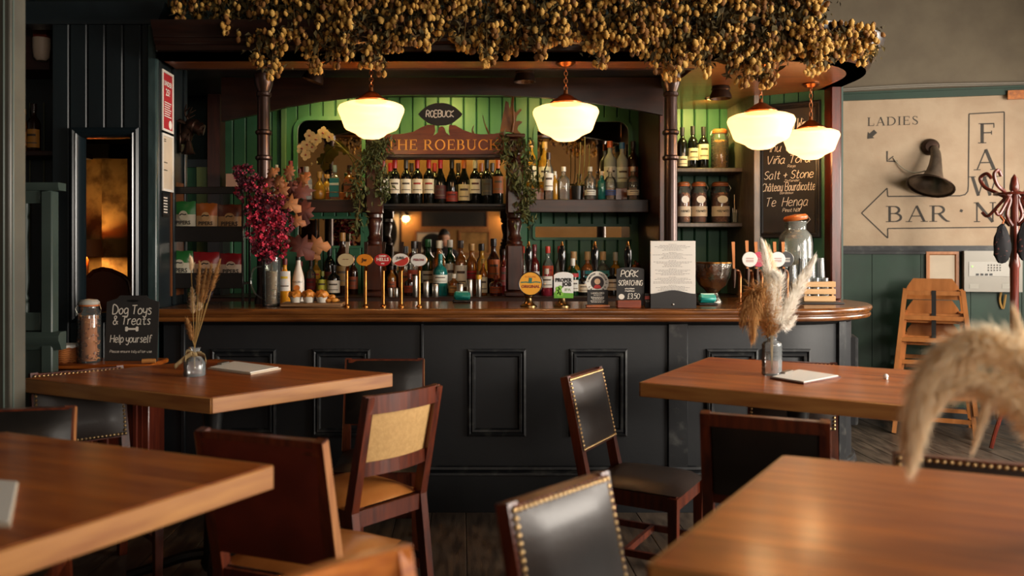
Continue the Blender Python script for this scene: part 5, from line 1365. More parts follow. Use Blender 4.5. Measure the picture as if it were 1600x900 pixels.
# small strip light behind the sign, over the wine bottles
st_ = thing('strip_light', 'thin warm strip light hidden behind the sign over the wine bottles', 'light', (X(693, 5.7), 5.70, 1.985))
MB().box(X(620, 5.7), X(770, 5.7), 5.69, 5.71, 1.985, 1.995).build('tube', emis('strip glow', '#ffb860', 6), st_)
MB().box(X(618, 5.7), X(772, 5.7), 5.68, 5.72, 1.995, 2.005).build('holder', M_brass, st_)

# =================================================================== HOP GARLAND
def cone_mesh(name, m, seed):
    rnd = random.Random(seed); mb = MB(); seg = 6
    prof = [(.10, 1.0), (.62, .70), (.50, .62), (.92, .28), (.74, .18), (.98, -.16), (.74, -.26), (.72, -.62), (.50, -.66), (.0001, -1.05)]
    vs = []; fs = []
    for q, (r, z) in enumerate(prof):
        for i in range(seg):
            a = 2*math.pi*(i + .5*((q+1)//2 % 2))/seg
            rr = r*(1 + rnd.uniform(-.10, .10)); vs.append((rr*math.cos(a), rr*math.sin(a), z + rnd.uniform(-.06, .06)))
    for q in range(len(prof)-1):
        for i in range(seg):
            j = (i+1) % seg; fs.append((q*seg+i, q*seg+j, (q+1)*seg+j, (q+1)*seg+i))
    mb.add(vs, fs); return mb
M_hop = [mat('dried hop straw', '#bc9044', .8, 0, 0, '#9c7028', 12), mat('dried hop gold', '#92681f', .8, 0, 0, '#c8a054', 12), mat('dried hop brown', '#5a3610', .85, 0, 0, '#7e5218', 12)]
M_vine = mat('dried bine', '#6a4e24', .9); M_hleaf = mat('dried hop leaf', '#4e4018', .9, 0, 0, '#33290f', 10)
cone_me = [cone_mesh('hop_cone', None, i).data('hop_cone', M_hop[i], True, 180) for i in range(3)]
cone_raw = [cone_mesh('c', None, 10+i) for i in range(3)]
# strands: (px, bottom py, thickness px); sections are separate garlands
SECT = [('dim left end of the dried hop garland beside the black partition', 272, 400, [(285, 30, 20), (310, 36, 22), (335, 40, 24), (352, 52, 24), (372, 62, 26), (392, 92, 26)], 4.30),
 ('dried hop garland swag above the left iron column', 400, 520, [(408, 100, 30), (424, 122, 22), (440, 84, 26), (462, 60, 26), (480, 86, 24), (496, 112, 20), (510, 62, 26)], 4.25),
 ('dried hop garland swag above the left pendant lamp', 520, 660, [(528, 104, 24), (541, 92, 26), (556, 62, 28), (579, 104, 24), (592, 116, 16), (604, 80, 26), (622, 78, 26), (640, 68, 24), (655, 70, 22)], 4.22),
 ('dried hop garland swag above the oval plaque', 660, 800, [(668, 78, 22), (686, 52, 26), (706, 60, 26), (724, 76, 26), (740, 80, 26), (762, 102, 18), (776, 74, 24), (792, 90, 26)], 4.22),
 ('dried hop garland swag above the middle pendant lamp', 800, 980, [(806, 84, 28), (822, 74, 30), (842, 90, 26), (858, 72, 28), (880, 68, 28), (902, 62, 28), (924, 80, 26), (941, 104, 22), (960, 78, 26), (972, 70, 24)], 4.20),
 ('thick dried hop garland swag above the right iron column', 980, 1130, [(988, 84, 24), (1003, 88, 26), (1024, 112, 26), (1040, 122, 22), (1054, 124, 20), (1072, 94, 26), (1092, 98, 28), (1102, 120, 18), (1120, 74, 28)], 4.18),
 ('densest dried hop garland swag above the two right lamps', 1130, 1280, [(1138, 92, 30), (1150, 112, 28), (1164, 134, 26), (1180, 112, 32), (1192, 136, 24), (1204, 132, 18), (1216, 92, 34), (1236, 90, 36), (1256, 86, 32), (1268, 118, 20), (1276, 92, 26)], 4.20),
 ('dried hop garland tail over the rounded canopy corner', 1280, 1366, [(1284, 108, 24), (1298, 92, 28), (1316, 94, 30), (1334, 90, 28), (1350, 100, 22), (1362, 84, 14)], 4.22)]
rnd = random.Random(11)
for lab, xa, xb, strands, D0 in SECT:
    tail = 'tail' in lab
    g = thing('hop_garland', lab, 'garland', (X((xa+xb)/2, D0), D0+.1, 2.6), 'dried hop garland along the canopy')
    cones = []; leaf = MB(); vine = MB(); k = D0/F
    for sx, sy, sw in strands:
        top = 40 if tail else -26
        D = D0 + rnd.uniform(-.03, .05)
        if tail: D = D0 + (sx-1280)/86*.12
        p0 = W(sx + rnd.uniform(-8, 8), top, D + .02); p1 = W(sx, sy, D)
        vine.tube(smooth_path([p0, p0.lerp(p1, .4) + Vector((rnd.uniform(-.03, .03), rnd.uniform(-.02, .01), 0)), p1], 5), .0025, 4)
        L = sy - top
        n = int(L*sw/(300.0 if xa > 390 else 480.0)) + 2
        for i in range(n):                       # bunches of cones along the bine
            f = (i + rnd.random())/n
            yy = top + L*f; spread = sw*(1.0 - .72*f**2)
            bx0 = sx + rnd.gauss(0, spread*.42); bd = D + rnd.uniform(-.07, .13)
            for j in range(rnd.randint(4, 8)):
                cones.append((W(bx0 + rnd.gauss(0, 6.0), min(yy + rnd.gauss(3, 7), sy), bd + rnd.gauss(0, .016)), rnd.choice((2.8, 3.4, 4.0, 4.6, 5.2))*k*rnd.uniform(.9, 1.1)))
        cones.append((p1, 4.6*k)); cones.append((p1 + Vector((.004, 0, .03)), 4.4*k))
        for i in range(int(L*sw/26)):
            f = rnd.random(); c = W(sx + rnd.gauss(0, sw*.5), top + L*f*.92, D + rnd.uniform(-.03, .08)); s = rnd.uniform(.012, .034)
            leaf.m = Matrix.Translation(c) @ Matrix.Rotation(rnd.uniform(0, 6.3), 4, 'Z') @ Matrix.Rotation(rnd.uniform(-1.4, 1.4), 4, 'X') @ Matrix.Rotation(rnd.uniform(-1, 1), 4, 'Y')
            leaf.add([(0, -s, 0), (s*.5, -s*.2, s*.2), (s*.25, s*.3, 0), (0, s, -s*.3), (-s*.25, s*.3, 0), (-s*.5, -s*.2, s*.2)], [(0, 1, 2, 5), (5, 2, 3, 4)])
            leaf.m = Matrix.Identity(4)
    # thick mass lying on the canopy edge
    for i in range(int((xb-xa)*(.40 if not tail else .9))):
        xx = rnd.uniform(xa, xb); yy = rnd.uniform(-28, 22) if not tail else rnd.uniform(34, 80)
        if not tail and xa < 400: yy = rnd.uniform(-25, 12)
        cones.append((W(xx, yy, D0 + (rnd.uniform(-.09, .02) if not tail else (xx-1280)/86*.12 + rnd.uniform(-.04, .02))), rnd.uniform(3.4, 5)*k))
    vine.build('bine', M_vine, g); lo = leaf.build('dried_leaves', M_hleaf, g, False); lo['kind'] = 'stuff'
    cones.sort(key=lambda c: c[0].y/c[1])
    for i, (p, s) in enumerate(cones[:37]):
        inst('hop_cone', cone_me[rnd.randrange(3)], p, g, (rnd.uniform(-.5, .5), rnd.uniform(-.5, .5), rnd.uniform(0, 6)), (s, s, s*1.25))
    bl = [MB(), MB(), MB()]
    for i, (p, s) in enumerate(cones[37:]):
        b = bl[rnd.choice((0, 0, 1, 1, 2, 2))]
        b.m = Matrix.Translation(p) @ Matrix.Rotation(rnd.uniform(0, 6), 4, 'Z') @ Matrix.Rotation(rnd.uniform(-.6, .6), 4, 'X') @ Matrix.Diagonal((s, s, s*1.25, 1))
        src = cone_raw[rnd.randrange(3)]; b.add(src.v, src.f)
    for i, b in enumerate(bl):
        if b.v: o = b.build('hop_cones', M_hop[i], g, True, 180); o['kind'] = 'stuff'

# =================================================================== BAR END: wine blackboard
def ept(s, z, off): return PA + EU*s + UZ*z + EN*off
bt = thing('wine_blackboard', 'tall framed blackboard chalked with wine names on the bar end wall', 'blackboard', ept(EL/2, 1.42, .01))
zb0_, zb1_ = Z(372, 5.3), Z(160, 5.3)
mb = MB(); rect_frame(mb, ept(.012, zb0_, .002), EU, UZ, EL-.05, zb1_-zb0_, [(0, 0), (0, .02), (.006, .026), (.016, .026), (.022, .016), (.03, .018), (.036, .004)]); mb.build('frame', M_blackwood, bt)
mb = MB(); mb.add([ept(.04, zb0_+.03, .006), ept(EL-.07, zb0_+.03, .006), ept(EL-.07, zb1_-.03, .006), ept(.04, zb1_-.03, .006)], [(0, 1, 2, 3)]); mb.build('slate', M_slate, bt)
cs = (.04 + EL-.07)/2
def eline(body, py, h, fit, dx=0, w=None, seed=1):
    hand_text(body, h, ept(cs + dx, Z(py, 5.33), .0075), EU, UZ, M_chalk, bt, w=(w or h*.10)*.72, fit=fit, seed=seed, slant=.25)
eline('Tasting Wines', 205, .075, .26, .02, .006, 21); eline('Inu vdo', 236, .05, .20, -.02, .005, 22)
eline('Viña Tord', 255, .05, .27, .0, .0055, 23); eline('Rioja', 261.5, .016, .05, .02, .002, 24)
eline('Salt + Stone', 279, .05, .30, .0, .0055, 25); eline('Zinfandel', 284, .014, .09, .02, .002, 26)
eline('Château Bourdicotte', 298, .05, .32, .0, .005, 27); eline('Bordeaux', 303, .016, .08, -.01, .002, 28)
eline('Te  Henga', 322, .055, .26, -.01, .0055, 29); eline('Pinot Noir', 331, .022, .11, .02, .003, 30)
# =================================================================== ROEBUCK garlands, antler
M_ivy = [mat('dried ivy leaf', '#3f4a22', .7, 0, 0, '#5a5a2a', 10), mat('olive leaf', '#5a5426', .7, 0, 0, '#3a4420', 10)]
def garland(text, pts, n, spread, seed):
    rnd = random.Random(seed); P = smooth_path([W(a, b, d) for a, b, d in pts], 8)
    g = thing('leaf_garland', text, 'garland', P[0], 'leafy garlands on the turned posts')
    MB().tube(P, .004, 5).build('stem', M_vine, g)
    ls = [MB(), MB()]
    for i in range(n):
        p = P[rnd.randrange(len(P))] + Vector((rnd.gauss(0, spread), rnd.uniform(-.05, .02), rnd.gauss(0, spread*.8))); s = rnd.uniform(.014, .026)
        mb = ls[i % 2]; mb.m = Matrix.Translation(p) @ Matrix.Rotation(rnd.uniform(0, 6.3), 4, 'Z') @ Matrix.Rotation(rnd.uniform(-1.5, 1.5), 4, 'X') @ Matrix.Rotation(rnd.uniform(-1, 1), 4, 'Y')
        mb.add([(0, -s, 0), (s*.45, -s*.1, s*.15), (0, s*1.2, -s*.1), (-s*.45, -s*.1, s*.15)], [(0, 1, 2), (0, 2, 3)])
    for i in (0, 1): o = ls[i].build('leaves', M_ivy[i], g, False); o['kind'] = 'stuff'
garland('leafy garland trailing down the left turned post', [(604, 222, 5.40), (592, 232, 5.38), (576, 240, 5.38), (566, 262, 5.36), (560, 290, 5.36), (562, 320, 5.38), (555, 360, 5.40)], 420, .030, 1)
garland('leafy garland hanging beside the left end of the wine row', [(586, 226, 5.38), (590, 250, 5.36), (596, 280, 5.36), (598, 308, 5.38)], 260, .028, 2)
garland('leafy garland draped over the right turned post', [(786, 216, 5.40), (788, 240, 5.38), (796, 262, 5.36), (808, 282, 5.36), (812, 300, 5.38)], 220, .024, 3)
garland('leafy garland trailing from the right turned post to the shelf end', [(814, 222, 5.40), (822, 245, 5.38), (826, 275, 5.38), (830, 300, 5.38), (818, 322, 5.40), (822, 345, 5.42)], 360, .028, 4)
M_antler = mat('antler bone', '#7a4a1a', .5, 0, 0, '#55300f', 10, .3, 30)
an = thing('moose_antler', 'broad palmate antler standing on the right turned post', 'antler', (X(803, 5.5), 5.5, 2.0855))
pal = [(781, 206), (790, 158), (794, 160), (797, 172), (800, 148), (802, 139), (804, 142), (802, 172), (806, 176), (813, 170), (815, 172), (808, 181), (806, 190), (812, 189), (816, 191), (810, 196), (808, 203), (814, 209), (806, 210), (795, 206)]
mb = MB().prism([(X(a, 5.5), Z(b, 5.5)) for a, b in pal], (0, 5.512, 0), UX, UZ, .022)
mb.build('palm', M_antler, an, True, 30)
MB().tube([W(800, 206, 5.49), W(803, 190, 5.47), W(802, 170, 5.46), W(801, 150, 5.47)], [.009, .007, .005, .002], 8).build('tine', M_antler, an)
for i, pts in enumerate((((740, 209), (738, 203), (741, 195)), ((764, 209), (758, 195), (754, 180)))):
    P = smooth_path([W(a, b, YS+.015) for a, b in pts], 5)
    tag(MB().tube(P, [.007*(1 - .8*j/(len(P)-1)) for j in range(len(P))], 8).build('antler_tine', M_antler), ('short pale antler tine on the sign top', 'longer curved antler tine on the sign top')[i], 'antler')

# =================================================================== LEFT OF THE BAR
# ---- red dried flowers in a glass jug
D = 4.55; c = Vector((X(424, D), D, ZC)); t = thing('glass_jug', 'tall clear glass jug filled with dried petals on the bar', 'jug', c)
k = D/F; r = 15*k
MB().lathe([(.0001, 0), (r*.86, 0), (r*.9, .008), (r, .26), (r*.97, .26), (r*.84, .01), (.0001, .01)], c, 22, 1, 1, False).build('glass_body', M_jar, t)
MB().tube(smooth_path([c + Vector(p) for p in ((-r*.95, 0, .21), (-r*1.8, 0, .20), (-r*2.1, 0, .13), (-r*1.7, 0, .07), (-r*.9, 0, .04))], 5), .005, 8).build('handle', M_jar, t)
rnd = random.Random(5); pm_ = [LM('#e0cc9c'), LM('#a86a40'), LM('#8a8a5a')]
co = MB().lathe([(.0001, .012), (r*.72, .014), (r*.78, .185), (.0001, .19)], c, 14).build('petal_core', LM('#9a744c'), t); co['kind'] = 'stuff'
for j in range(3):
    mb = MB()
    for i in range(110):
        a = rnd.uniform(0, 6.3); rr = r*rnd.uniform(.70, .82); s = rnd.uniform(.005, .009)
        mb.m = Matrix.Translation(c + Vector((rr*math.cos(a), rr*math.sin(a), rnd.uniform(.016, .19)))) @ Matrix.Rotation(rnd.uniform(0, 6), 4, 'Z') @ Matrix.Rotation(rnd.uniform(-1.5, 1.5), 4, 'X')
        mb.add([(-s, 0, 0), (0, -s*.6, s*.3), (s, 0, 0), (0, s*.6, s*.3)], [(0, 1, 2, 3)])
    o = mb.build('dried_petals', pm_[j], t, False); o['kind'] = 'stuff'
bq = thing('dried_bouquet', 'big bouquet of crimson dried flowers and brown leaves in the glass jug', 'bouquet', c + Vector((0, 0, .2)))
M_red = [mat('crimson petal', '#a81c38', .7, 0, 0, '#c83048', 12), mat('dark crimson petal', '#5a1024', .8, 0, 0, '#7a1830', 12), mat('maroon petal', '#3a0c18', .85)]
M_brownleaf = [mat('curled brown leaf', '#7a4424', .7, 0, 0, '#a0693a', 8), mat('dark brown leaf', '#3c140c', .75, 0, 0, '#5c2412', 8)]
blob = [(395, 300, 26, 1), (412, 330, 26, 0), (424, 355, 28, 0), (404, 360, 24, 0), (430, 385, 22, 0), (410, 385, 20, 1), (385, 275, 18, 2), (372, 268, 10, 1), (440, 350, 18, 1), (400, 330, 20, 2), (432, 318, 22, 1), (418, 400, 14, 0)]
stems = MB()
for bx_, by_, br, mi in blob:
    stems.tube(smooth_path([c + Vector((rnd.uniform(-.02, .02), rnd.uniform(-.02, .02), .05)), c + Vector((0, 0, .24)), W(bx_, by_, D + rnd.uniform(-.02, .04))], 4), .0018, 4)
stems.build('stems', M_vine, bq)
fl3 = [MB(), MB(), MB()]
for bx_, by_, br, mi in blob:
    for i in range(int(br*4.2)):
        a = rnd.uniform(0, 6.3); q = br*math.sqrt(rnd.random())
        p = W(bx_ + q*math.cos(a), by_ + q*math.sin(a)*.95, D + rnd.uniform(-.09, .06)); s = rnd.uniform(.009, .017)
        mb = fl3[mi if rnd.random() < .62 else rnd.randrange(3)]
        base = Matrix.Translation(p) @ Matrix.Rotation(rnd.uniform(0, 6), 4, 'Z') @ Matrix.Rotation(rnd.uniform(-1, 1), 4, 'X')
        for j in range(4):
            mb.m = base @ Matrix.Rotation(j*1.57, 4, 'Y') @ Matrix.Rotation(.5, 4, 'X'); mb.add([(0, 0, 0), (s*.5, 0, s*.6), (0, -s*.3, s*1.3), (-s*.5, 0, s*.6)], [(0, 1, 2), (0, 2, 3)])
for i in range(3): o = fl3[i].build('dried_flowers', M_red[i], bq, False); o['kind'] = 'stuff'
def big_leaf(p, s, rot, m, parent, curl=.4):
    mb = MB(); mb.m = Matrix.Translation(p) @ rot; vs = []; fs = []
    out = [(0, -1), (.35, -.75), (.25, -.5), (.62, -.35), (.42, -.1), (.7, .2), (.36, .25), (.4, .6), (.15, .6), (0, 1.05)]
    pts = out + [(-a, b) for a, b in out[-2:0:-1]]
    for a, b in pts: vs.append((a*s, b*s, curl*s*(a*a*1.2 - b*b*.6)))
    vs.append((0, 0, 0)); n = len(pts)
    mb.add(vs, [(i, (i+1) % n, n) for i in range(n)])
    o = mb.build('leaf', m, parent); so = o.modifiers.new('thickness', 'SOLIDIFY'); so.thickness = .0015
    return o
for px, py, s, rx, ry, rz, mi in ((415, 302, .06, 1.2, .4, .6, 0), (440, 296, .07, 1.4, -.3, -.4, 0), (452, 318, .075, 1.3, .2, 1.2, 0), (470, 300, .08, 1.2, .5, -.8, 1), (476, 330, .085, 1.4, .3, .3, 1), (462, 345, .06, 1.3, -.3, .9, 0), (470, 385, .095, 1.2, .6, 1.4, 1),
                                   (492, 384, .085, 1.5, .4, 1.9, 0), (488, 398, .05, 1.2, .2, 1.3, 0), (452, 268, .05, 1.4, .3, .2, 0), (426, 270, .045, 1.3, .1, 2.4, 0), (474, 282, .06, 1.2, -.5, 2.2, 0), (444, 368, .05, 1.4, 0, .5, 1), (420, 285, .05, 1.2, .5, 1.8, 1), (455, 292, .05, 1.3, .2, 2.6, 1), (436, 282, .045, 1.3, -.4, .1, 0)):
    big_leaf(W(px, py, D + rnd.uniform(-.06, .05)), s, Matrix.Rotation(ry, 4, 'Y') @ Matrix.Rotation(rx, 4, 'X') @ Matrix.Rotation(rz, 4, 'Z'), M_brownleaf[mi], bq)
# ---- orchid on the left shelf
D = 5.62; c = Vector((X(567, D), D, ZS)); t = thing('orchid_plant', 'cream orchid on a long arching stem in a small pot', 'orchid', c)
MB().lathe([(.0001, 0), (.03, 0), (.038, .06), (.034, .06), (.0001, .055)], c, 14).build('pot', LM('#3a2a20', .4), t)
P = smooth_path([c + Vector((0, 0, .055)), W(556, 262, D), W(540, 236, D-.02), W(520, 218, D-.03), W(500, 208, D-.04), W(482, 222, D-.04), W(474, 245, D-.04)], 6)
MB().tube(P, .004, 6).build('stem', LM('#7a7038', .5), t)
M_petal = mat('orchid petal', '#b8945c', .5, 0, 0, '#c8a870', 8); M_lip = LM('#8a2030', .5)
for i, (px, py, s, a) in enumerate(((505, 208, .045, .2), (494, 218, .045, .9), (484, 212, .042, .5), (480, 226, .042, 1.4), (472, 232, .04, .1), (478, 242, .04, .7), (488, 230, .036, 1.1), (515, 214, .036, .6))):
    o = W(px, py, D-.06 - .01*(i % 3)); mb = MB()
    for j in range(5):
        aa = a + j*2*math.pi/5; u = Vector((math.cos(aa), 0, math.sin(aa))); v = Vector((-math.sin(aa), 0, math.cos(aa))); L = s*(1 if j % 2 else .9); wd = s*.42
        mb.add([o, o + u*L*.45 + v*wd + Vector((0, -.008, 0)), o + u*L + Vector((0, -.004, 0)), o + u*L*.45 - v*wd + Vector((0, -.008, 0)), o + u*L*.8 + v*wd*.8 + Vector((0, -.006, 0)), o + u*L*.8 - v*wd*.8 + Vector((0, -.006, 0))], [(0, 3, 5, 2, 4, 1)])
    f = mb.build('blossom', M_petal, t); MB().lathe([(.0001, -.006), (.007, 0), (.0001, .008)], o + Vector((0, -.008, -.002)), 8).build('lip', M_lip, f)
for px, py in ((487, 256), (495, 254)): MB().lathe([(.0001, -.012), (.010, 0), (.0001, .012)], W(px, py, D-.03), 10).build('bud', M_petal, t)
mb = MB()
for j, (a, L) in enumerate(((.4, .09), (2.6, .08), (1.4, .07))):
    u = Vector((math.cos(a), -.3, .35)); v = u.cross(UZ).normalized(); o = c + Vector((0, 0, .06)); big = o + u*L
    mb.add([o, o + u*L*.5 + v*.018, big, o + u*L*.5 - v*.018], [(0, 1, 2, 3)])
mb.build('leaves', LM('#3a4a22', .5), t)
# second orchid pot, right shelf, bare stems
D = 5.70; c = Vector((X(902, D), D, ZS)); t = thing('potted_orchid', 'black-potted orchid with bare stems and yellow-green leaves on the right shelf', 'orchid', c)
MB().lathe([(.0001, 0), (.036, 0), (.042, .095), (.038, .095), (.0001, .088)], c, 16).build('pot', M_black, t)
for i, (a, b) in enumerate(((905, 222), (912, 214), (919, 226))):
    MB().tube(smooth_path([c + Vector((.005*i, 0, .08)), W(a, 270, D), W(a + 2, b, D-.02)], 5), .0035, 6).build('stem', LM('#8a7a3c', .5), t)
for i, (a, L) in enumerate(((3.0, .075), (.3, .07), (1.9, .06), (2.4, .085))):
    u = Vector((math.cos(a), -.25, .45)); v = u.cross(UZ).normalized(); o = c + Vector((0, 0, .09)); mb = MB()
    mb.add([o, o + u*L*.5 + v*.016, o + u*L + Vector((0, 0, -.02)), o + u*L*.5 - v*.016], [(0, 1, 2, 3)]); mb.build('leaf', LM('#a8963a', .5), t)
# ---- boxed whisky at the far left of the shelf
D = 5.72; c = Vector((X(361, D), D, ZC)); t = thing('shelf_stack', 'dark side shelf with a boxed bottle left of the iron column', 'shelf', c)
MB().cbox(X(346, D), X(400, D), D-.08, D+.14, Z(293, D)-.02, Z(293, D), .003).build('shelf_board', M_blackwood, t)
MB().box(X(348, D), X(352, D), D-.06, D+.12, ZC, Z(293, D)-.02).build('support', M_blackwood, t)
tag(MB().cbox(X(355, D), X(372, D), D-.04, D+.03, Z(293, D)+.0008, Z(272, D), .002).build('gift_box', LM('#a8806a')), 'small pinkish boxed bottle on the dark side shelf', 'box')
tag(MB().lathe([(.0001, 0), (.02, 0), (.02, .05), (.008, .07), (.008, .1), (.0001, .1)], (X(383, D), D, Z(293, D)+.0008), 12).build('small_bottle', GL['brown']), 'small dark bottle beside the pinkish box', 'bottle')

# ---- crisp rack with packets
D = 4.72; k = D/F; x0, x1 = X(263, D), X(384, D)
t = thing('crisp_rack', 'black two-tier wooden rack of crisp packets at the bar end', 'rack', ((x0+x1)/2, D, ZC))
ys0, ys1 = D-.06, D+.12
tiers = [(Z(354, D), Z(378, D)), (Z(426, D), Z(450, D))]
for za, zb_ in tiers:
    MB().cbox(x0, x1, ys0, ys0+.012, zb_, za+.0, .003).build('tier_lip', M_blackwood, t)
    MB().box(x0, x1, ys0+.012, ys1, zb_+.02, zb_+.03).build('tier_board', M_blackwood, t)
MB().cbox(x0, x1, ys0, ys0+.015, Z(304, D), Z(293, D), .003).build('top_rail', M_blackwood, t)
for xx in (x0, x1-.012):
    for yy in (ys0+.012, ys1-.015): MB().cbox(xx, xx+.012, yy, yy+.012, ZC+.0005, Z(293, D), .002).build('upright', M_blackwood, t)
def packet(px0, px1, py0, py1, za, col, low, text, bx_top):
    a, b = X(px0, D), X(px1, D); z0 = za+.0315; z1 = Z(py0, D); zl = z0 + (z1-z0)*.62
    t = thing('crisp_packet', text, 'crisp packet', ((a+b)/2, D, z0), 'crisp packets in the rack')
    rnd = random.Random(px0); n = 8
    def surf(sgn):
        vs = []
        for j in range(n+1):
            v = j/n
            for i in range(n+1):
                u = i/n; bul = .022*math.sin(math.pi*u)**.6*math.sin(math.pi*min(1, max(0, v*1.0)))**.5
                vs.append((a + (b-a)*u, D - .015 + sgn*(bul + rnd.uniform(-.0015, .0015) if 0 < i < n and 0 < j < n else 0), z0 + (z1-z0)*v + (rnd.uniform(-.003, .003) if j == n else 0)))
        return vs
    fr, bk_ = surf(-1), surf(1); vs = fr + bk_; m = (n+1)*(n+1)
    q = [(j*(n+1)+i, j*(n+1)+i+1, (j+1)*(n+1)+i+1, (j+1)*(n+1)+i) for j in range(n) for i in range(n)]
    lo = [f for f in q if fr[f[0]][2] < zl-.004]; hi = [f for f in q if f not in lo]
    o1 = MB().add(fr, lo).build('label_panel', LM(low, .4), t)
    mb = MB(); mb.add(vs, hi + [(m+f[3], m+f[2], m+f[1], m+f[0]) for f in q]); mb.build('foil_bag', LM(col, .3), t)
    ctr = Vector(((a+b)/2, D-.040, z0 + (zl-z0)*.62))
    text_mesh('PIPERS', (b-a)*.235, ctr, UX, UZ, M_ink, t, bold=.0006, off=.002)
    e = [((b-a)*.20*math.cos(R(20*i)), (zl-z0)*.22*math.sin(R(20*i))) for i in range(18)]
    MB().prism(e, ctr + Vector((0, .001, (zl-z0)*.34)), UX, UZ, .002).build('emblem', LM(low, .4), t)
    mb = MB(); mb.ribbon([Vector((-.02, .0)), Vector((-.008, .008)), Vector((.006, .004)), Vector((.018, .006))], .006, ctr + Vector((0, -.002, (zl-z0)*.34)), UX, UZ); mb.build('emblem_print', M_ink, t, False)
for args in ((273, 307, 315, 354, '#2f7a3a', '#cfc6ac', 'green crisp packet at the left of the upper rack tier', 0), (308, 341, 318, 354, '#a85a20', '#c8a070', 'orange crisp packet in the middle of the upper rack tier', 0), (342, 381, 320, 354, '#5a2a1a', '#b08658', 'brown crisp packet at the right of the upper rack tier', 0)):
    packet(*args[:4], Z(378, D)-.001, *args[4:])
for args in ((264, 303, 392, 426, '#2f7a3a', '#d4ccb4', 'green crisp packet at the left of the lower rack tier', 0), (304, 344, 394, 426, '#a01f24', '#d0a888', 'red crisp packet in the middle of the lower rack tier', 0), (345, 382, 396, 426, '#8a1a20', '#cdb49c', 'dark red crisp packet at the right of the lower rack tier', 0)):
    packet(*args[:4], Z(450, D)-.001, *args[4:])

# ---- notices on the partition return
PXR = PX1 + .022; UY = Vector((0, 1, 0))
def side_notice(y0, y1, z0, z1, mfr, mpg, text, nm):
    t = thing(nm, text, 'notice', (PXR, (y0+y1)/2, z0))
    MB().box(PX1+.016, PXR-.004, y0, y1, z0, z1).build('backing', M_black, t)
    mb = MB(); rect_frame(mb, (PXR-.004, y0, z0), UY, UZ, y1-y0, z1-z0, [(0, 0), (0, .006), (.012, .006), (.014, 0)]); mb.build('frame', mfr, t)
    mb = MB(); mb.add([(PXR-.002, y0+.012, z0+.012), (PXR-.002, y1-.012, z0+.012), (PXR-.002, y1-.012, z1-.012), (PXR-.002, y0+.012, z1-.012)], [(0, 1, 2, 3)]); p = mb.build('page', mpg, t, False)
    return t, p
Y0, Y1 = 4.44, 4.61
t, p = side_notice(Y0, Y1, 1.968, 2.285, M_paper, LM('#a8242c'), 'red age-check poster in a silver frame on the partition side', 'age_poster')
for i, (w_, dz, s) in enumerate((('UNDER', .25, .036), ('25?', .205, .05))): text_mesh(w_, s, (PXR-.0015, (Y0+Y1)/2, 1.968 + dz), UY, UZ, M_white, p, bold=.001)
mb = MB()
for i in range(7): mb.ribbon([Vector((-.055, -.012*i)), Vector((.05 - .01*(i % 3), -.012*i))], .005, (PXR-.001, (Y0+Y1)/2, 2.12), UY, UZ)
mb.build('printed_lines', M_white, p, False)
MB().prism(disc(0, .024, 16), (PXR-.002, (Y0+Y1)/2+.04, 2.01), UY, UZ, .001).build('badge_print', M_white, p)
t, p = side_notice(Y0, Y1, 1.655, 1.955, M_paper, M_paperdim, 'pale printed licence sheet in a frame below the red poster', 'licence_sheet')
mb = MB()
for dz, a in ((.27, .03), (.26, .03), (.15, .05), (.11, .05)): mb.ribbon([Vector((-.06, dz)), Vector((-.06+a, dz))], .004, (PXR-.001, (Y0+Y1)/2, 1.655), UY, UZ)
mb.build('printed_lines', M_ink, p, False)
t, p = side_notice(Y0, 4.53, 1.52, 1.645, M_black, M_slate, 'small black notice plate below the pale licence sheet', 'notice_plate')
mb = MB()
for i in range(6): mb.ribbon([Vector((-.03, -.015*i)), Vector((.03, -.015*i))], .006, (PXR-.001, 4.485, 1.62), UY, UZ)
mb.build('printed_lines', M_chalk, p, False)
# ---- bronze stag head with bell
c = Vector((PX1 + .016, 4.76, Z(200, 4.76))); t = thing('stag_head', 'bronze stag head hook with a hanging bell on the partition', 'stag head', c)
P = [c + Vector((0, 0, -.07)), c + Vector((.03, -.01, -.03)), c + Vector((.06, -.02, .005)), c + Vector((.09, -.025, .0)), c + Vector((.125, -.03, -.02)), c + Vector((.135, -.03, -.024))]
MB().tube(smooth_path(P, 5), [(.045, .040, .042, .036, .022, .014)[min(5, i//5)]*(1) for i in range(26)], 12).build('head', M_darkmetal, t)
for s in (-1, 1):
    MB().tube(smooth_path([c + Vector((.05, -.02, .035)), c + Vector((.035, -.02 + .03*s, .075)), c + Vector((.05, -.02 + .05*s, .12))], 4), [.008 - .0007*i for i in range(9)], 6).build('antler', M_darkmetal, t)
    for q in ((.03, .02, .055, .075), (.06, .035, .085, .105)):
        MB().tube([c + Vector((.04, -.02 + q[1]*s, q[2])), c + Vector((.07, -.02 + (q[1]+.015)*s, q[3]))], [.005, .002], 6).build('tine', M_darkmetal, t)
    MB().tube([c + Vector((.035, -.02 + .03*s, .02)), c + Vector((.015, -.02 + .06*s, .03)), c + Vector((.0, -.02 + .07*s, .025))], [.008, .012, .002], 6).build('ear', M_darkmetal, t)
bl_ = c + Vector((.055, -.05, -.15)); bell = MB().lathe([(.0001, .075), (.014, .07), (.02, .05), (.026, .02), (.038, 0), (.034, 0), (.02, .03), (.0001, .06)], bl_, 18, 1, 1, False).build('bell', M_darkmetal, t)
MB().tube([bl_ + Vector((0, 0, .07)), bl_ + Vector((0, 0, .10)), c + Vector((.06, -.03, -.02))], .004, 6).build('bell_hanger', M_darkmetal, t)
MB().cbox(c.x-.0005, c.x+.012, c.y-.05, c.y+.05, c.z-.14, c.z+.02, .004).build('back_plate', M_darkmetal, t)

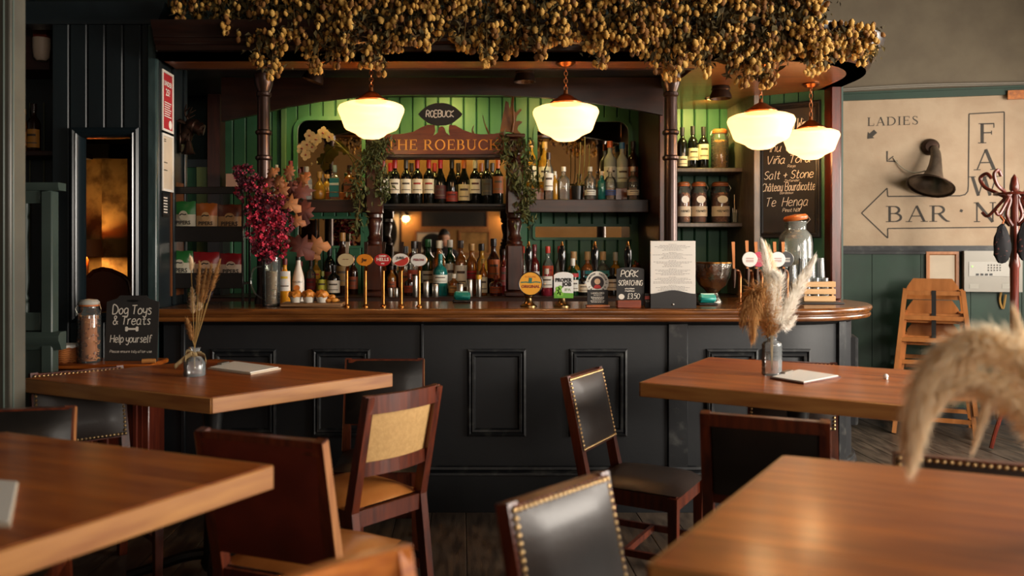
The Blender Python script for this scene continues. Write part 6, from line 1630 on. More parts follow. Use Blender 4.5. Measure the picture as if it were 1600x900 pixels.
# ---- dog treat cabinet, jar, board, basket
CX0, CX1 = X(88, 4.2), X(245, 4.2); CZ = Z(566, 4.2)
t = thing('side_cabinet', 'reddish wooden side cabinet under the dog treats sign', 'cabinet', ((CX0+CX1)/2, 4.2, 0))
M_cab = wood('red cabinet', '#4a1a10', '#6a2a16', 'z', .35, .2)
MB().cbox(CX0, CX1-.02, 4.15, 4.37, .0005, CZ-.025, .006).build('body', M_cab, t)
MB().cbox(CX0-.02, CX1, 4.115, 4.375, CZ-.025, CZ, .006).build('top', M_tabletop, t)
for i in range(2):
    a = CX0 + .02 + i*(CX1-CX0-.06)/2; b = a + (CX1-CX0-.08)/2
    mb = MB().box(a, b, 4.138, 4.15, .08, CZ-.06); dr = mb.build('door', M_cab, t)
    mb = MB(); rect_frame(mb, (a+.02, 4.138, .12), UX, UZ, b-a-.04, CZ-.26, [(0, 0), (.004, .01), (.02, .01), (.026, 0)]); mb.build('door_moulding', M_cab, dr)
    MB().lathe([(.0001, -.012), (.012, 0), (.0001, .012)], ((b-.015) if i == 0 else a+.015, 4.128, .5), 10).build('knob', M_brass, dr)
jar(139, 562, 463, 4.20, CZ+.0005, 36, 'clip-top jar of dog biscuits beside the dog treats board', '#a8602a', '#c88444', lidcol='#a8a49a', tagged=False, band=False, n=120, kind='twist', name='treat_jar', seed=9)
D = 4.24; c = Vector((X(204, D), D, CZ+.0005)); k = D/F
t = thing('dog_treats_board', 'chalkboard with handle hole reading Dog Toys and Treats', 'chalkboard', c)
w = 41*k; H = 92*k
out = [(-w, 0), (w, 0), (w, H)] + [(w*.62, H + 5*k), (w*.5, H + 10*k), (-w*.5, H + 10*k), (-w*.62, H + 5*k)] + [(-w, H)]
TL = Matrix.Rotation(R(-6), 4, 'X'); uT = UX; vT = (TL @ Vector((0, 0, 1))).normalized()
vT = Vector((0, math.sin(R(6)), math.cos(R(6))))
bd = MB().prism(out, c + Vector((0, .008, .001)), uT, vT, .008).build('board', M_slate, t)
MB().prism([(.028*math.cos(R(20*i)), .006*math.sin(R(20*i))) for i in range(18)], c + vT*(H + 2*k) + Vector((0, -.0004, 0)), uT, vT, .001).build('handle_hole', M_black, bd)
def bl2(body, py, h, fit, seed, dx=0): hand_text(body, h, c + vT*((562-py)*k) + UX*dx, uT, vT, M_chalk, bd, fit=fit*k, w=h*.11, seed=seed, slant=.08)
bl2('Dog Toys', 489, .045, 62, 41, .0); bl2('& Treats', 505, .042, 60, 42, .0); bl2('Help yourself', 533, .036, 66, 43, .0); bl2('Please ensure tidy after use', 549, .013, 66, 44, .0)
mb = MB(); oo = c + vT*((512.5)*0) + vT*((562-512)*k); mb.ribbon([Vector((-.024, 0)), Vector((.024, 0))], .009, oo, uT, vT)
for sx in (-1, 1):
    for sz in (-1, 1): mb.prism(disc(0, .0075, 10), oo + UX*(.026*sx) + vT*(.005*sz) + Vector((0, -.0003, 0)), uT, vT, .0008)
mb.build('bone_drawing', M_chalk, bd)
# basket with white cloth
c = Vector((X(104, 4.22), 4.22, CZ+.0005)); t = thing('wicker_basket', 'wicker basket with white cloth lining beside the jar of dog biscuits', 'basket', c)
M_wick = mat('wicker', '#8a4a22', .6, 0, 0, '#b06a34', 20)
for i in range(7): mb = MB(); mb.tube([c + Vector(((.058 + .002*i)*math.cos(R(15*j)) + .0, (.05 + .002*i)*math.sin(R(15*j)), .005 + .0105*i + .0025*math.cos(j*math.pi))) for j in range(25)], .0056, 6, False); mb.build('woven_strand', M_wick, t)
MB().lathe([(.0001, .002), (.054, .002), (.064, .074)], c, 16, 1, .85, False).build('basket_wall', M_wick, t)
mb = MB(); mb.lathe([(.071, .062 + 0), (.072, .078), (.066, .086), (.05, .08), (.03, .05)], c, 14, 1, .85, False); mb.build('cloth_lining', M_white, t)
tag(MB().tube(smooth_path([Vector((X(222, 4.15), 4.15, CZ+.0115)), Vector((X(232, 4.155), 4.155, CZ+.0125)), Vector((X(243, 4.16), 4.16, CZ+.0115))], 5), .011, 8).build('dog_chew', LM('#b5783c')), 'rolled dog chew lying at the cabinet edge', 'dog chew')

# ---- snug: table lamp and chair back
c = Vector((X(141, 5.5), 5.45, 0)); t = thing('snug_lamp', 'lit table lamp glowing through the partition opening', 'table lamp', c)
zs0, zs1 = Z(401, 5.45), Z(374, 5.45)
MB().lathe([(.0001, .72), (.06, .72), (.06, .735), (.015, .76), (.012, zs0-.02), (.0001, zs0)], c, 16).build('base', M_brass, t)
MB().lathe([(.10, zs0), (.10, zs0 + .001), (.085, zs1), (.083, zs1), (.098, zs0)], c, 24, 1, 1, False).build('shade', mat('orange shade', '#a8602a', .7), t)
point('lamp_glow', c + Vector((0, 0, zs0 + .03)), 7, (1, .62, .25), .03)
tb = thing('snug_table', 'small dark table carrying the snug lamp', 'table', (c.x, 5.45, 0))
MB().cbox(c.x-.25, c.x+.25, 5.25, 5.59, .69, .7195, .005).build('top', M_chairwood, tb)
for sx in (-.22, .22):
    for sy in (5.28, 5.56): MB().cbox(c.x+sx-.02, c.x+sx+.02, sy-.02, sy+.02, .0005, .69, .004).build('leg', M_chairwood, tb)
D = 5.0; t = thing('snug_chair', 'rounded brown leather chair back seen in the snug', 'chair', (X(168, D), D, 0))
pts = [(138, 560), (138, 432), (146, 424), (160, 420), (175, 423), (190, 430), (201, 440), (205, 460), (205, 560)]
MB().prism([(X(a, D), Z(b, D)) for a, b in pts], (0, D+.06, 0), UX, UZ, .1).build('backrest', mat('brown leather snug', '#5a2c18', .4), t)
mb = MB(); mb.tube([W(a, b, D-.04) for a, b in pts[1:-1]], .012, 8); mb.build('piping', M_chairwood, t)
MB().cbox(X(138, D), X(205, D), D+.06, D+.20, .38, .46, .02).build('seat', MATS['brown leather snug'], t)
for sx in (140, 200):
    for sy in (.0, .16): MB().cbox(X(sx, D)-.015, X(sx, D)+.015, D+sy, D+sy+.03, .0005, .40, .003).build('leg', M_chairwood, t)
# ---- far left: bottle shelf and wall lantern
D = 4.85; zz = Z(238, D)
tag(MB().cbox(LX+.02, PX0-.025, D-.1, D+.11, zz-.03, zz-.0005, .004).build('corner_shelf', M_darkwood), 'dark corner shelf with two bottles at far left', 'shelf')
bottle('spirit', 53, 235, 160, D-.02, zz, 'brown', '#2a1410', '#d8923a', 'brown bottle with orange label on the corner shelf', None, lab=(.08, .46), w=20)
bottle('spirit', 38, 235, 168, D-.02, zz, 'amber', '#b5843a', '#c8843c', 'amber bottle beside the orange-labelled one on the corner shelf', None, w=11)
c = W(65, 68, 4.66); t = thing('wall_detector', 'small red-brown and white ceiling detector at far upper left', 'detector', (c.x, c.y, Z(38, 4.66)))
MB().cbox(c.x-.035, c.x+.04, c.y-.03, c.y+.035, Z(60, 4.66), Z(38, 4.66), .004).build('bracket', LM('#6a2418', .5), t)
MB().lathe([(.025, Z(95, 4.66)), (.04, Z(90, 4.66)), (.046, Z(76, 4.66)), (.046, Z(60, 4.66))], (c.x, c.y, 0), 16).build('housing', LM('#c8b09a', .5), t)

# ---- painted post and open screen at the left edge
pl = thing('painted_post', 'pale grey-green painted post at the left edge of the view', 'post', (X(10, 3.3), 3.3, 0))
MB().cbox(X(-26, 3.3), X(33, 3.3), 3.22, 3.34, .0005, 3.3, .008).build('shaft', mat('warm grey paint', '#54524a', .4, 0, 0, '#5e5c52', 6), pl)
for px in (4, 19): MB().cbox(X(px, 3.21)-.003, X(px, 3.21)+.003, 3.214, 3.221, .05, 3.2, .002).build('bead', mat('pale bead', '#5a665f', .4), pl)
D = 4.05; t = thing('open_screen', 'grey-green open screen with turned spindles and moulded rails', 'screen', (X(60, D), D, 0))
xa, xb = X(-20, D), X(86, D)
MB().sweep([(xa, D-.02), (X(97, D), D-.02)], [(-.06, Z(298, D)), (.01, Z(298, D)), (.02, Z(292, D)), (.02, Z(286, D)), (-.06, Z(286, D))]).build('top_rail', M_greygreen, t)
MB().cbox(xa, X(66, D), D-.02, D+.03, Z(318, D), Z(298, D), .004).build('rail', M_greygreen, t)
MB().cbox(X(68, D), X(86, D), D-.03, D+.04, .0005, Z(298, D), .006).build('post', M_greygreen, t)
MB().cbox(xa, X(66, D), D-.015, D+.025, Z(516, D), Z(488, D), .004).build('rail', M_greygreen, t)
MB().sweep([(xa, D-.02), (X(99, D), D-.02)], [(-.05, Z(546, D)), (.0, Z(546, D)), (.012, Z(538, D)), (.03, Z(530, D)), (.03, Z(524, D)), (.01, Z(518, D)), (-.05, Z(518, D))]).build('rail', M_greygreen, t)
MB().box(xa, X(68, D), D, D+.02, .0005, Z(546, D)).build('panel', M_greygreen, t)
z0, z1 = Z(488, D), Z(318, D); Hh = z1 - z0
for px in (40, 14):
    MB().lathe([(.016, z0), (.018, z0+.08*Hh), (.012, z0+.1*Hh), (.017, z0+.13*Hh), (.010, z0+.17*Hh), (.018, z0+.3*Hh), (.012, z0+.7*Hh), (.018, z0+.84*Hh), (.012, z0+.88*Hh), (.018, z0+.92*Hh), (.018, z1)], (X(px, D), D, 0), 12).build('spindle', M_greygreen, t)

# =================================================================== RIGHT WALL THINGS
# ---- horn loudspeaker
b0 = fpt(1453, 230); t = thing('horn_speaker', 'old dark metal gramophone-style horn on the painted wall', 'horn', b0)
mb = MB(); 
P = [(fpt(1453, 231, .005), .075), (fpt(1453, 231, .03), .085), (fpt(1453, 231, .06), .07)]
ax = (P[1][0]-P[0][0]).normalized(); rot = Vector((0, 0, 1)).rotation_difference(ax).to_matrix().to_4x4()
mb.m = Matrix.Translation(b0) @ rot; mb.lathe([(.0001, .001), (.06, .001), (.066, .012), (.06, .035), (.045, .055), (.0001, .06)], (0, 0, 0), 22); mb.build('wall_mount', M_darkmetal, t)
bell_c = fpt(1443, 293, .185)
A = fpt(1455, 233, .06); path = smooth_path([A, fpt(1456, 243, .10), fpt(1453, 262, .135), fpt(1448, 280, .16), bell_c], 4)
rs = [.026, .027, .028, .030, .032, .034, .037, .040, .044, .049, .055, .063, .071, .084, .102, .128, .165][:len(path)]
mb = MB(); mb.tube(path, rs, 24, False); o = mb.build('horn', mat('bronzed tin', '#7a6a5a', .42, .5, 0, '#54463a', 10), t); so = o.modifiers.new('thickness', 'SOLIDIFY'); so.thickness = .004
mb = MB(); d = (path[-1]-path[-2]).normalized(); rq = Vector((0, 0, 1)).rotation_difference(d).to_matrix().to_4x4(); mb.m = Matrix.Translation(path[-1]) @ rq
mb.lathe([(.160, -.006), (.172, 0), (.170, .006), (.160, .004)], (0, 0, 0), 26, 1, 1, False); mb.build('rim', M_darkmetal, t)
mb = MB(); mb.tube(smooth_path([fpt(1396, 247, .004), fpt(1404, 258, .02), fpt(1416, 268, .05), fpt(1430, 271, .09), fpt(1449, 266, .13)], 5), .005, 6); mb.build('flex', LM('#b5a890'), t)
# ---- framed picture, alarm panel
def wall_box(px0, px1, py0, py1, d0, d1, m, parent, nm):
    a = fpt(px0, py1); b = fpt(px1, py0); s0_, s1_ = (a-FA).dot(FU), (b-FA).dot(FU)
    mb = MB(); fbox(mb, s0_, s1_, d0, d1, a.z, b.z); return mb.build(nm, m, parent)
t = thing('picture_frame', 'pale wood framed print hanging behind the high chairs', 'picture', fpt(1471, 450))
wall_box(1446, 1497, 393, 455, .002, .012, M_paperdim, t, 'print')
a = fpt(1446, 455); b = fpt(1497, 393); s_ = (a-FA).dot(FU)
mb = MB(); rect_frame(mb, FA + FU*s_ + UZ*a.z + FN*.012, FU, UZ, (b-FA).dot(FU)-s_, b.z-a.z, [(0, -.01), (0, .012), (.02, .012), (.028, 0)]); mb.build('frame', M_terracotta, t)
t = thing('fire_alarm_unit', 'grey fire alarm control panel on the green dado', 'alarm panel', fpt(1540, 455))
wall_box(1502, 1592, 392, 455, .002, .07, mat('grey steel case', '#8f8a80', .4, .2), t, 'case')
wall_box(1509, 1580, 409, 431, .07, .074, LM('#b8b4aa', .4), t, 'control_strip')
for i in range(4): wall_box(1520+7*i, 1524+7*i, 427, 430, .074, .078, M_black, t, 'button')
for i in range(5):
    for j in range(3): wall_box(1538+4.5*i, 1540+4.5*i, 413+4*j, 415+4*j, .074, .077, LM('#5a564e'), t, 'keypad_button')
wall_box(1513, 1515, 415, 417, .074, .078, emis('green led', '#90d060', 1.5), t, 'indicator')
for px in (1516, 1566): wall_box(px-6, px+8, 443, 450, .07, .072, LM('#a8a498', .4), t, 'plate')
mb = MB(); mb.tube(smooth_path([fpt(1562, 455, .03), fpt(1561, 470, .015), fpt(1566, 482, .015), fpt(1569, 460, .03)], 5), .008, 6); tag(mb.build('alarm_cable', LM('#b08a4a')), 'looped buff cable hanging under the alarm panel', 'cable')
# ---- small amber tag on the rail
tag(wall_box(1571, 1600, 142, 157, .03, .05, mat('amber plate', '#c8741f', .4, 0, 0, '#7a3c12', 30), None, 'amber_plate'), 'mottled amber plate fixed at the right end of the picture rail', 'plate')
# ---- coat stand
D = 5.9; c = Vector((X(1585, D), D, 0)); t = thing('coat_stand', 'reddish bentwood coat stand in front of the sign wall', 'coat stand', c)
M_bent = wood('red bentwood', '#4a1a12', '#7a3020', 'z', .28, .4)
zt = Z(283, D)
MB().lathe([(.02, .3), (.026, .35), (.026, 1.0), (.028, Z(420, D)), (.035, Z(415, D)), (.028, Z(405, D)), (.03, Z(380, D)), (.022, Z(300, D)), (.03, Z(296, D)), (.03, Z(290, D)), (.02, zt+.02), (.0001, zt+.05)], c, 14).build('pole', M_bent, t)
for i in range(4):
    a = R(28 + 90*i); u = Vector((math.cos(a), math.sin(a), 0))
    P = smooth_path([c + u*.03 + UZ*Z(352, D), c + u*.09 + UZ*Z(335, D), c + u*.05 + UZ*Z(312, D), c + u*.12 + UZ*Z(300, D), c + u*.20 + UZ*Z(290, D), c + u*.235 + UZ*Z(275, D), c + u*.19 + UZ*Z(268, D), c + u*.155 + UZ*Z(276, D)], 6)
    MB().tube(P, .0125, 8).build('hook_arm', M_bent, t)
    P = smooth_path([c + u*.03 + UZ*Z(300, D), c + u*.10 + UZ*Z(318, D), c + u*.18 + UZ*Z(336, D), c + u*.22 + UZ*Z(330, D)], 6); MB().tube(P, .011, 8).build('hook_arm', M_bent, t)
    P = smooth_path([c + u*.02 + UZ*.42, c + u*.12 + UZ*.28, c + u*.22 + UZ*.12, c + u*.27 + UZ*.0145], 5); MB().tube(P, .014, 8).build('foot', M_bent, t)
mb = MB(); mb.tube([c + Vector((.12*math.cos(R(15*i)), .12*math.sin(R(15*i)), Z(303, D))) for i in range(25)], .009, 8, False); mb.build('ring', M_bent, t)
M_floral = mat('black floral cloth', '#0e0c0f', .8, 0, 0, '#6a3a34', 38, 0, 1, .3, (1, 1, 1), 3, (.62, .70))
for i, (px, py0, py1, wd, lab) in enumerate(((1566, 350, 412, .052, 'black floral bag hanging on the left arm of the coat stand'), (1603, 345, 408, .055, 'black floral scarf hanging on the right arm of the coat stand'))):
    o = Vector((X(px, D-.12), D-.12, Z(py1, D-.12))); H = (py1-py0)/F*D; bm = bmesh.new(); bmesh.ops.create_uvsphere(bm, u_segments=16, v_segments=10, radius=1); mb = MB()
    mb.add([Vector((v.co.x*wd*(1.1 - .35*v.co.z), v.co.y*.03, (v.co.z*.5+.5)*H))*1 + o + Vector((noise.noise(v.co*2.3)*.012, noise.noise(v.co*3)*.015, 0)) for v in bm.verts], [tuple(v.index for v in f.verts) for f in bm.faces]); bm.free()
    t2 = thing('hanging_bag', lab, 'bag', o); mb.build('cloth', M_floral, t2); MB().tube([o + UZ*H*.96, o + Vector((.01, .0, H+.02)), o + Vector((.0, .02, H + .05))], .006, 6).build('strap', LM('#b0602c') if i == 0 else M_floral, t2)
# ---- stacked high chairs
def high_chair(lab, c, s, dz, ang):
    t = thing('high_chair', lab, 'high chair', c + UZ*dz, 'stack of wooden high chairs')
    def P(x, y, z): return c + Vector((x*s, y*s, z*s + dz))
    Hh = .72
    for sx in (-1, 1):
        MB().bar(P(.26*sx, -.25, .003), P(.185*sx, -.12, Hh), .030*s, .030*s, (0, 1, 0)).build('leg', M_terracotta, t)
        MB().bar(P(.26*sx, .25, .003), P(.185*sx, .12, Hh), .030*s, .030*s, (0, 1, 0)).build('leg', M_terracotta, t)
        MB().bar(P(.255*sx, -.225, .06), P(.255*sx, .225, .06), .02*s, .026*s).build('stretcher', M_terracotta, t)
        MB().bar(P(.215*sx, -.165, .48), P(.215*sx, .165, .48), .02*s, .026*s).build('stretcher', M_terracotta, t)
        MB().bar(P(.19*sx, -.12, .70), P(.19*sx, .14, .70), .022*s, .026*s).build('arm_rail', M_terracotta, t)
    for zz, ww, yy in ((.12, .247, -.228), (.36, .222, -.186), (.52, .205, -.156), (.70, .187, -.123)): MB().bar(P(-ww, yy, zz), P(ww, yy, zz), .024*s, .030*s).build('rail', M_terracotta, t)
    for zz, ww, yy in ((.12, .247, .228), (.36, .222, .186)): MB().bar(P(-ww, yy, zz), P(ww, yy, zz), .024*s, .030*s).build('rail', M_terracotta, t)
    MB().prism([(-.20*s, 0), (.20*s, 0), (.17*s, .10*s), (.13*s, .16*s), (-.13*s, .16*s), (-.17*s, .10*s)], P(0, .145, .64), UX, UZ, .016*s).build('backrest', M_terracotta, t)
    MB().cbox(*(lambda a, b: (a.x, b.x, a.y, b.y, a.z, b.z))(P(-.185, -.12, .478), P(.185, .13, .494)), .004).build('seat', M_terracotta, t)
    t.rotation_euler = (0, 0, 0)
    MB().bar(P(.0, -.137, .72), P(.0, -.150, .50), .03*s, .004, (0, 1, 0)).build('safety_strap', M_black, t)
    t.rotation_euler = (0, 0, R(ang))
    return t
hc = Vector((X(1458, 6.42), 6.42, 0)); S = 1.0
high_chair('lowest of the stacked beech high chairs by the green dado', hc, S, .0, -27)
high_chair('middle of the stacked beech high chairs by the green dado', hc, S, .165, -27)
high_chair('topmost of the stacked beech high chairs, with curved backrest clear', hc, S, .33, -27)
# black hoop on the floor behind
mb = MB(); mb.tube(smooth_path([fpt(1530, 560, .06), fpt(1530, 525, .06), fpt(1537, 513, .06), fpt(1545, 518, .06), fpt(1549, 545, .06), fpt(1550, 580, .06), fpt(1552, 652, .08)], 5), .012, 8); tag(mb.build('black_hose', M_black), 'black looped hose standing against the dado right of the high chairs', 'hose')

# =================================================================== TABLES
TZ = 0.83
def table(corners, text, inset=.09, th=.055):
    """corners: plan points in order round the top"""
    cs = [Vector((p[0], p[1], 0)) for p in corners]
    cen = sum(cs, Vector())/4
    t = thing('pub_table', text, 'table', (cen.x, cen.y, 0), 'square oak pub tables')
    e1 = (cs[1]-cs[0]); e2 = (cs[3]-cs[0]); n = 5
    # top glued up from boards along e2
    for i in range(n):
        a, b = i/n, (i+1)/n; g = .0006
        q = [cs[0] + e1*(a+g), cs[3] + e1*(a+g) + (cs[2]-cs[3]-e1)*(a+g), cs[3] + e1*(b-g) + (cs[2]-cs[3]-e1)*(b-g), cs[0] + e1*(b-g)]
        mb = MB(); sh = Vector((0, 0, random.uniform(-.0004, .0)))
        mb.add([p + UZ*(TZ-th) for p in q] + [p + UZ*TZ + sh for p in q], [(3,2,1,0),(4,5,6,7),(0,1,5,4),(1,2,6,5),(2,3,7,6),(3,0,4,7)])
        ang = math.atan2(e2.y, e2.x)
        L = wloc(t); Rm = Matrix.Rotation(-ang, 4, 'Z')
        mb.v = [Rm @ (v - L) for v in mb.v]
        me = mb.data('top_board', M_tabletop, False)
        o = bpy.data.objects.new('top_board', me); C.objects.link(o); o.parent = t; o.rotation_euler = (0, 0, ang)
    for i in range(4):
        p, q = cs[i], cs[(i+1) % 4]; d = (q-p).normalized(); nn = Vector((d.y, -d.x, 0))
        if nn.dot((p+q)/2 - cen) < 0: nn = -nn
        ang = math.atan2(d.y, d.x); mid = (p+q)/2; L = (q-p).length
        mb = MB().cbox(-L/2-.004, L/2+.004, -.005, .005, TZ-th-.001, TZ-.001, .002)
        o = mb.build('edge_lipping', M_lipping); o.parent = t; o.location = mid + nn*.0055 - Vector((cen.x, cen.y, 0)); o.rotation_euler = (0, 0, ang)
    MB().lathe([(.035, .03), (.05, .06), (.038, .12), (.034, .3), (.042, .5), (.034, .6), (.05, TZ-th-.03), (.05, TZ-th-.02)], cen, 16).build('pedestal', M_black, t)
    for i in range(4):
        d = (cs[i]-cen).normalized(); P = smooth_path([cen + UZ*.10, cen + d*.12 + UZ*.085, cen + d*.26 + UZ*.04, cen + d*.34 + UZ*.019], 4)
        MB().tube(P, [.024 - .0005*j for j in range(len(P))], 8).build('foot', M_black, t)
        MB().bar(cen + UZ*(TZ-th-.012), cen + d*.30 + UZ*(TZ-th-.012), .04, .022).build('bearer', M_black, t)
    return t
def pl2(px, py): p = G(px, py, TZ); return (p.x, p.y)
RM = [pl2(1003, 597), pl2(1110, 558), pl2(1483, 582), pl2(1432, 634)]
table(RM, 'square oak table with glass vase and clipboard, nearest the bar on the right')
a, b = Vector(pl2(1020, 881)), Vector(pl2(1228, 712)); u = (b-a).normalized(); v = Vector((.90, -.42)).normalized()
table([tuple(a), tuple(b), tuple(b + v*.92), tuple(a + v*.92)], 'square oak table in the right foreground with arching pampas')
table([pl2(331, 621), pl2(610, 583), pl2(336, 561), pl2(42, 591)], 'square oak table with ribboned vase, left before the bar')
a = Vector(pl2(421, 727)); u = Vector((-.34, -.58)).normalized(); v = Vector((-.854, .381)).normalized()
table([tuple(a), tuple(a + u*.92), tuple(a + u*.92 + v*.92), tuple(a + v*.92)], 'square oak table in the left foreground with a white card')

# =================================================================== CHAIRS
nail_me = MB().lathe([(.0001, .0048), (.0038, .004), (.0068, .0014), (.0074, 0)], (0, 0, 0), 7).data('nail', M_nail)
def pad(mb, w, h, t, o, u, v, n_, back=True, seg=8):
    """upholstered pad: bulging grid facing n_"""
    o, u, v, n_ = Vector(o), Vector(u), Vector(v), Vector(n_); k = seg + 1
    def sheet(sg, d):
        vs = []
        for j in range(k):
            for i in range(k):
                a = -1 + 2*i/seg; b = -1 + 2*j/seg
                bul = d*(1 - abs(a)**4)**.6*(1 - abs(b)**4)**.6
                vs.append(o + u*(a*w/2) + v*(b*h/2) + n_*(bul*sg))
        return vs
    f, b = sheet(1, t), sheet(-1, t*.25)
    m = k*k; q = [(j*k+i, j*k+i+1, (j+1)*k+i+1, (j+1)*k+i) for j in range(seg) for i in range(seg)]
    mb.add(f + b, q + [(m+x[3], m+x[2], m+x[1], m+x[0]) for x in q])
    return mb
def chair(style, text, tl, tr, face, h=.83, w=.40, leather=M_leather, seatm=M_leather, wd=M_chairwood, nails=True, backm=None, worn=False, fullback=False):
    """tl, tr: plan positions of the two ends of the back's top; face: plan direction the sitter looks"""
    tl, tr = Vector(tl), Vector(tr); mid = (tl + tr)/2
    axis = (tr - tl).normalized(); nrm = Vector((-axis.y, axis.x))
    if nrm.dot(Vector(face)) < 0: nrm = -nrm
    t = thing('dining_chair', text, 'chair', (0, 0, 0), 'pub dining chairs')
    sz = .43*h/.83; yt = .275; hw = w/2 - .018
    def yb(z): return .185 + (yt - .185)*max(0, (z - sz))/(h - sz)
    for s in (-1, 1):
        MB().bar((s*hw, -.175, .0008), (s*hw, -.175, sz-.03), .030, .030, (0, 1, 0), .038, .038).build('leg', wd, t)
        MB().bar((s*hw, .235, .0008), (s*hw, .185, sz-.02), .034, .038, (0, 1, 0)).build('leg', wd, t)
        MB().bar((s*hw, .185, sz-.025), (s*hw, yb(h), h), .036, .040, (0, 1, 0), .030, .034).build('back_post', wd, t)
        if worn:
            MB().bar((s*(hw+.0185), .185, sz-.02), (s*(hw+.0155), yb(h), h-.004), .003, .038, (0, 1, 0), .003, .032).build('pale_edge', M_chairlight, t)  # paler strip: window light and wear on the post sides put into colour
        MB().bar((s*hw, -.165, sz-.055), (s*hw, .18, sz-.055), .02, .06).build('seat_rail', wd, t)
        MB().bar((s*hw, -.17, .16), (s*hw, .215, .16), .016, .026).build('stretcher', wd, t)
    MB().bar((-hw, -.175, sz-.055), (hw, -.175, sz-.055), .02, .06).build('seat_rail', wd, t)
    MB().bar((-hw, .19, sz-.055), (hw, .19, sz-.055), .02, .06).build('seat_rail', wd, t)
    MB().bar((-hw, .02, .16), (hw, .02, .16), .016, .026).build('stretcher', wd, t)
    mb = MB(); pad(mb, w-.01, .385, .035, (0, -.012, sz-.02), (1, 0, 0), (0, 1, 0), (0, 0, 1)); mb.build('seat_pad', seatm, t)
    tilt = math.atan2(yt - .185, h - sz); vv = Vector((0, math.sin(tilt), math.cos(tilt))); nn = Vector((0, -math.cos(tilt), math.sin(tilt)))
    if style == 'leather':
        z0, z1 = sz + .10, h - .008; zm = (z0+z1)/2; ph = (z1-z0)/math.cos(tilt)
        MB().bar((-hw, yb(h-.02), h-.022), (hw, yb(h-.02), h-.022), .034, .04).build('top_rail', wd, t)
        MB().bar((-hw, yb(z0), z0+.012), (hw, yb(z0), z0+.012), .024, .03).build('back_rail', wd, t)
        o = Vector((0, yb(zm), zm)) + nn*.017
        mb = MB(); pad(mb, w-.02, ph, .022, o, (1, 0, 0), vv, nn); bp_ = mb.build('back_pad', leather, t)
        mb = MB(); pad(mb, w-(.05 if fullback else .075), ph-(-.06 if fullback else .06), .010, Vector((0, yb(zm) - (.006 if fullback else 0), zm - (.04 if fullback else 0))) - nn*(.016 if fullback else .010), (1, 0, 0), vv, -nn); mb.build('back_cover', backm or leather, t)
        if nails:
            qn = Vector((0, 0, 1)).rotation_difference(nn).to_euler(); st_ = .0165; W2 = (w-.02)/2 - .008; H2 = ph/2 - .008
            pts = []
            nx = int(2*W2/st_); nz = int(2*H2/st_)
            for i in range(nx+1):
                x = -W2 + 2*W2*i/nx; pts += [(x, H2), (x, -H2)]
            for i in range(1, nz): pts += [(-W2, -H2 + 2*H2*i/nz), (W2, -H2 + 2*H2*i/nz)]
            for x, z in pts: inst('nail', nail_me, o + Vector((x, 0, 0)) + vv*z + nn*.0035, t, qn)
    else:
        # open back: curved top rail, woven panel, lower rail
        def curved(zc, hh, nm, m, dep=.028, th=.026):
            P = []
            for i in range(9):
                a = -1 + 2*i/8; P.append(Vector((a*(hw+.012 if nm == 'top_rail' else hw), yb(zc) + dep*(1-a*a) - .004, zc)))
            mb = MB()
            for i in range(8): mb.bar(P[i], P[i+1] + (P[i+1]-P[i])*.02, th, hh)
            return mb.build(nm, m, t)
        curved(h-.03, .065, 'top_rail', wd); curved(sz + .13, .05, 'back_rail', wd)
        z0, z1 = sz + .155, h - .06; vs = []; n = 8
        for j, z in enumerate((z0, z1)):
            for i in range(n+1):
                a = -1 + 2*i/n; vs.append((a*(hw-.016), yb(z) + .028*(1-a*a), z))
        vs2 = [(x, y-.012, z) for x, y, z in vs]; m = len(vs)
        mb = MB(); fs = [(i, i+1, n+2+i, n+1+i) for i in range(n)]
        mb.add(vs + vs2, fs + [tuple(m+q for q in f[::-1]) for f in fs] + [(0, n+1, m+n+1, m), (n, m+n, m+2*n+1, 2*n+1)] + [(i, m+i, m+i+1, i+1) for i in range(n)] + [(n+1+i, n+2+i, m+n+2+i, m+n+1+i) for i in range(n)])
        mb.build('back_panel', backm or M_cream, t)
    t.location = (mid.x + nrm.x*yt, mid.y + nrm.y*yt, 0)
    t.rotation_euler = (0, 0, math.atan2(nrm.x, -nrm.y))
    return t
def hp(px, py, h=.83): p = G(px, py, h); return Vector((p.x, p.y))
A = hp(882, 589); B = A + Vector((.515, .857))*.36
chair('leather', 'dark leather chair with nail trim facing right, in front of the bar', A, B, (.8, -.5), w=.38)
A = hp(1093, 643); B = hp(1299, 659)
chair('leather', 'dark chair seen from behind at the right table with a vase', A, B, (.4, .9), w=.39, leather=M_leatherblk, seatm=M_leatherblk, nails=False, backm=M_leatherblk)
A = hp(792, 785); B = hp(935, 738)
chair('leather', 'leather chair with large nail heads in the centre foreground', A, B, (.75, -.6), w=.37)
A = hp(578, 620); B = hp(681, 602)
chair('open', 'open-backed chair with cream back panel and tan seat', A, B, (-.75, .6), w=.39, seatm=M_leathertan)
A = hp(549, 560); B = hp(654, 560)
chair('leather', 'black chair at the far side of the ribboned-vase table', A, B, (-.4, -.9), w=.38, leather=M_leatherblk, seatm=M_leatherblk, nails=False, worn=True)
A = hp(310, 670); B = hp(507, 689)
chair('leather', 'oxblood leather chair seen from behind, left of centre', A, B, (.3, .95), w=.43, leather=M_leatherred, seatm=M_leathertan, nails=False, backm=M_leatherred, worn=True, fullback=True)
A = hp(-60, 640); B = hp(104, 634)
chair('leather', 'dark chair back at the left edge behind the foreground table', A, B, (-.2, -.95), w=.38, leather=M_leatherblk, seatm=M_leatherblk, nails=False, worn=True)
A = hp(43, 584); B = A + Vector((.30, .26))
chair('leather', 'brown leather chair with brass nail trim by the open screen', A, B, (.6, -.75), w=.39)
A = hp(392, 931); B = hp(579, 868)
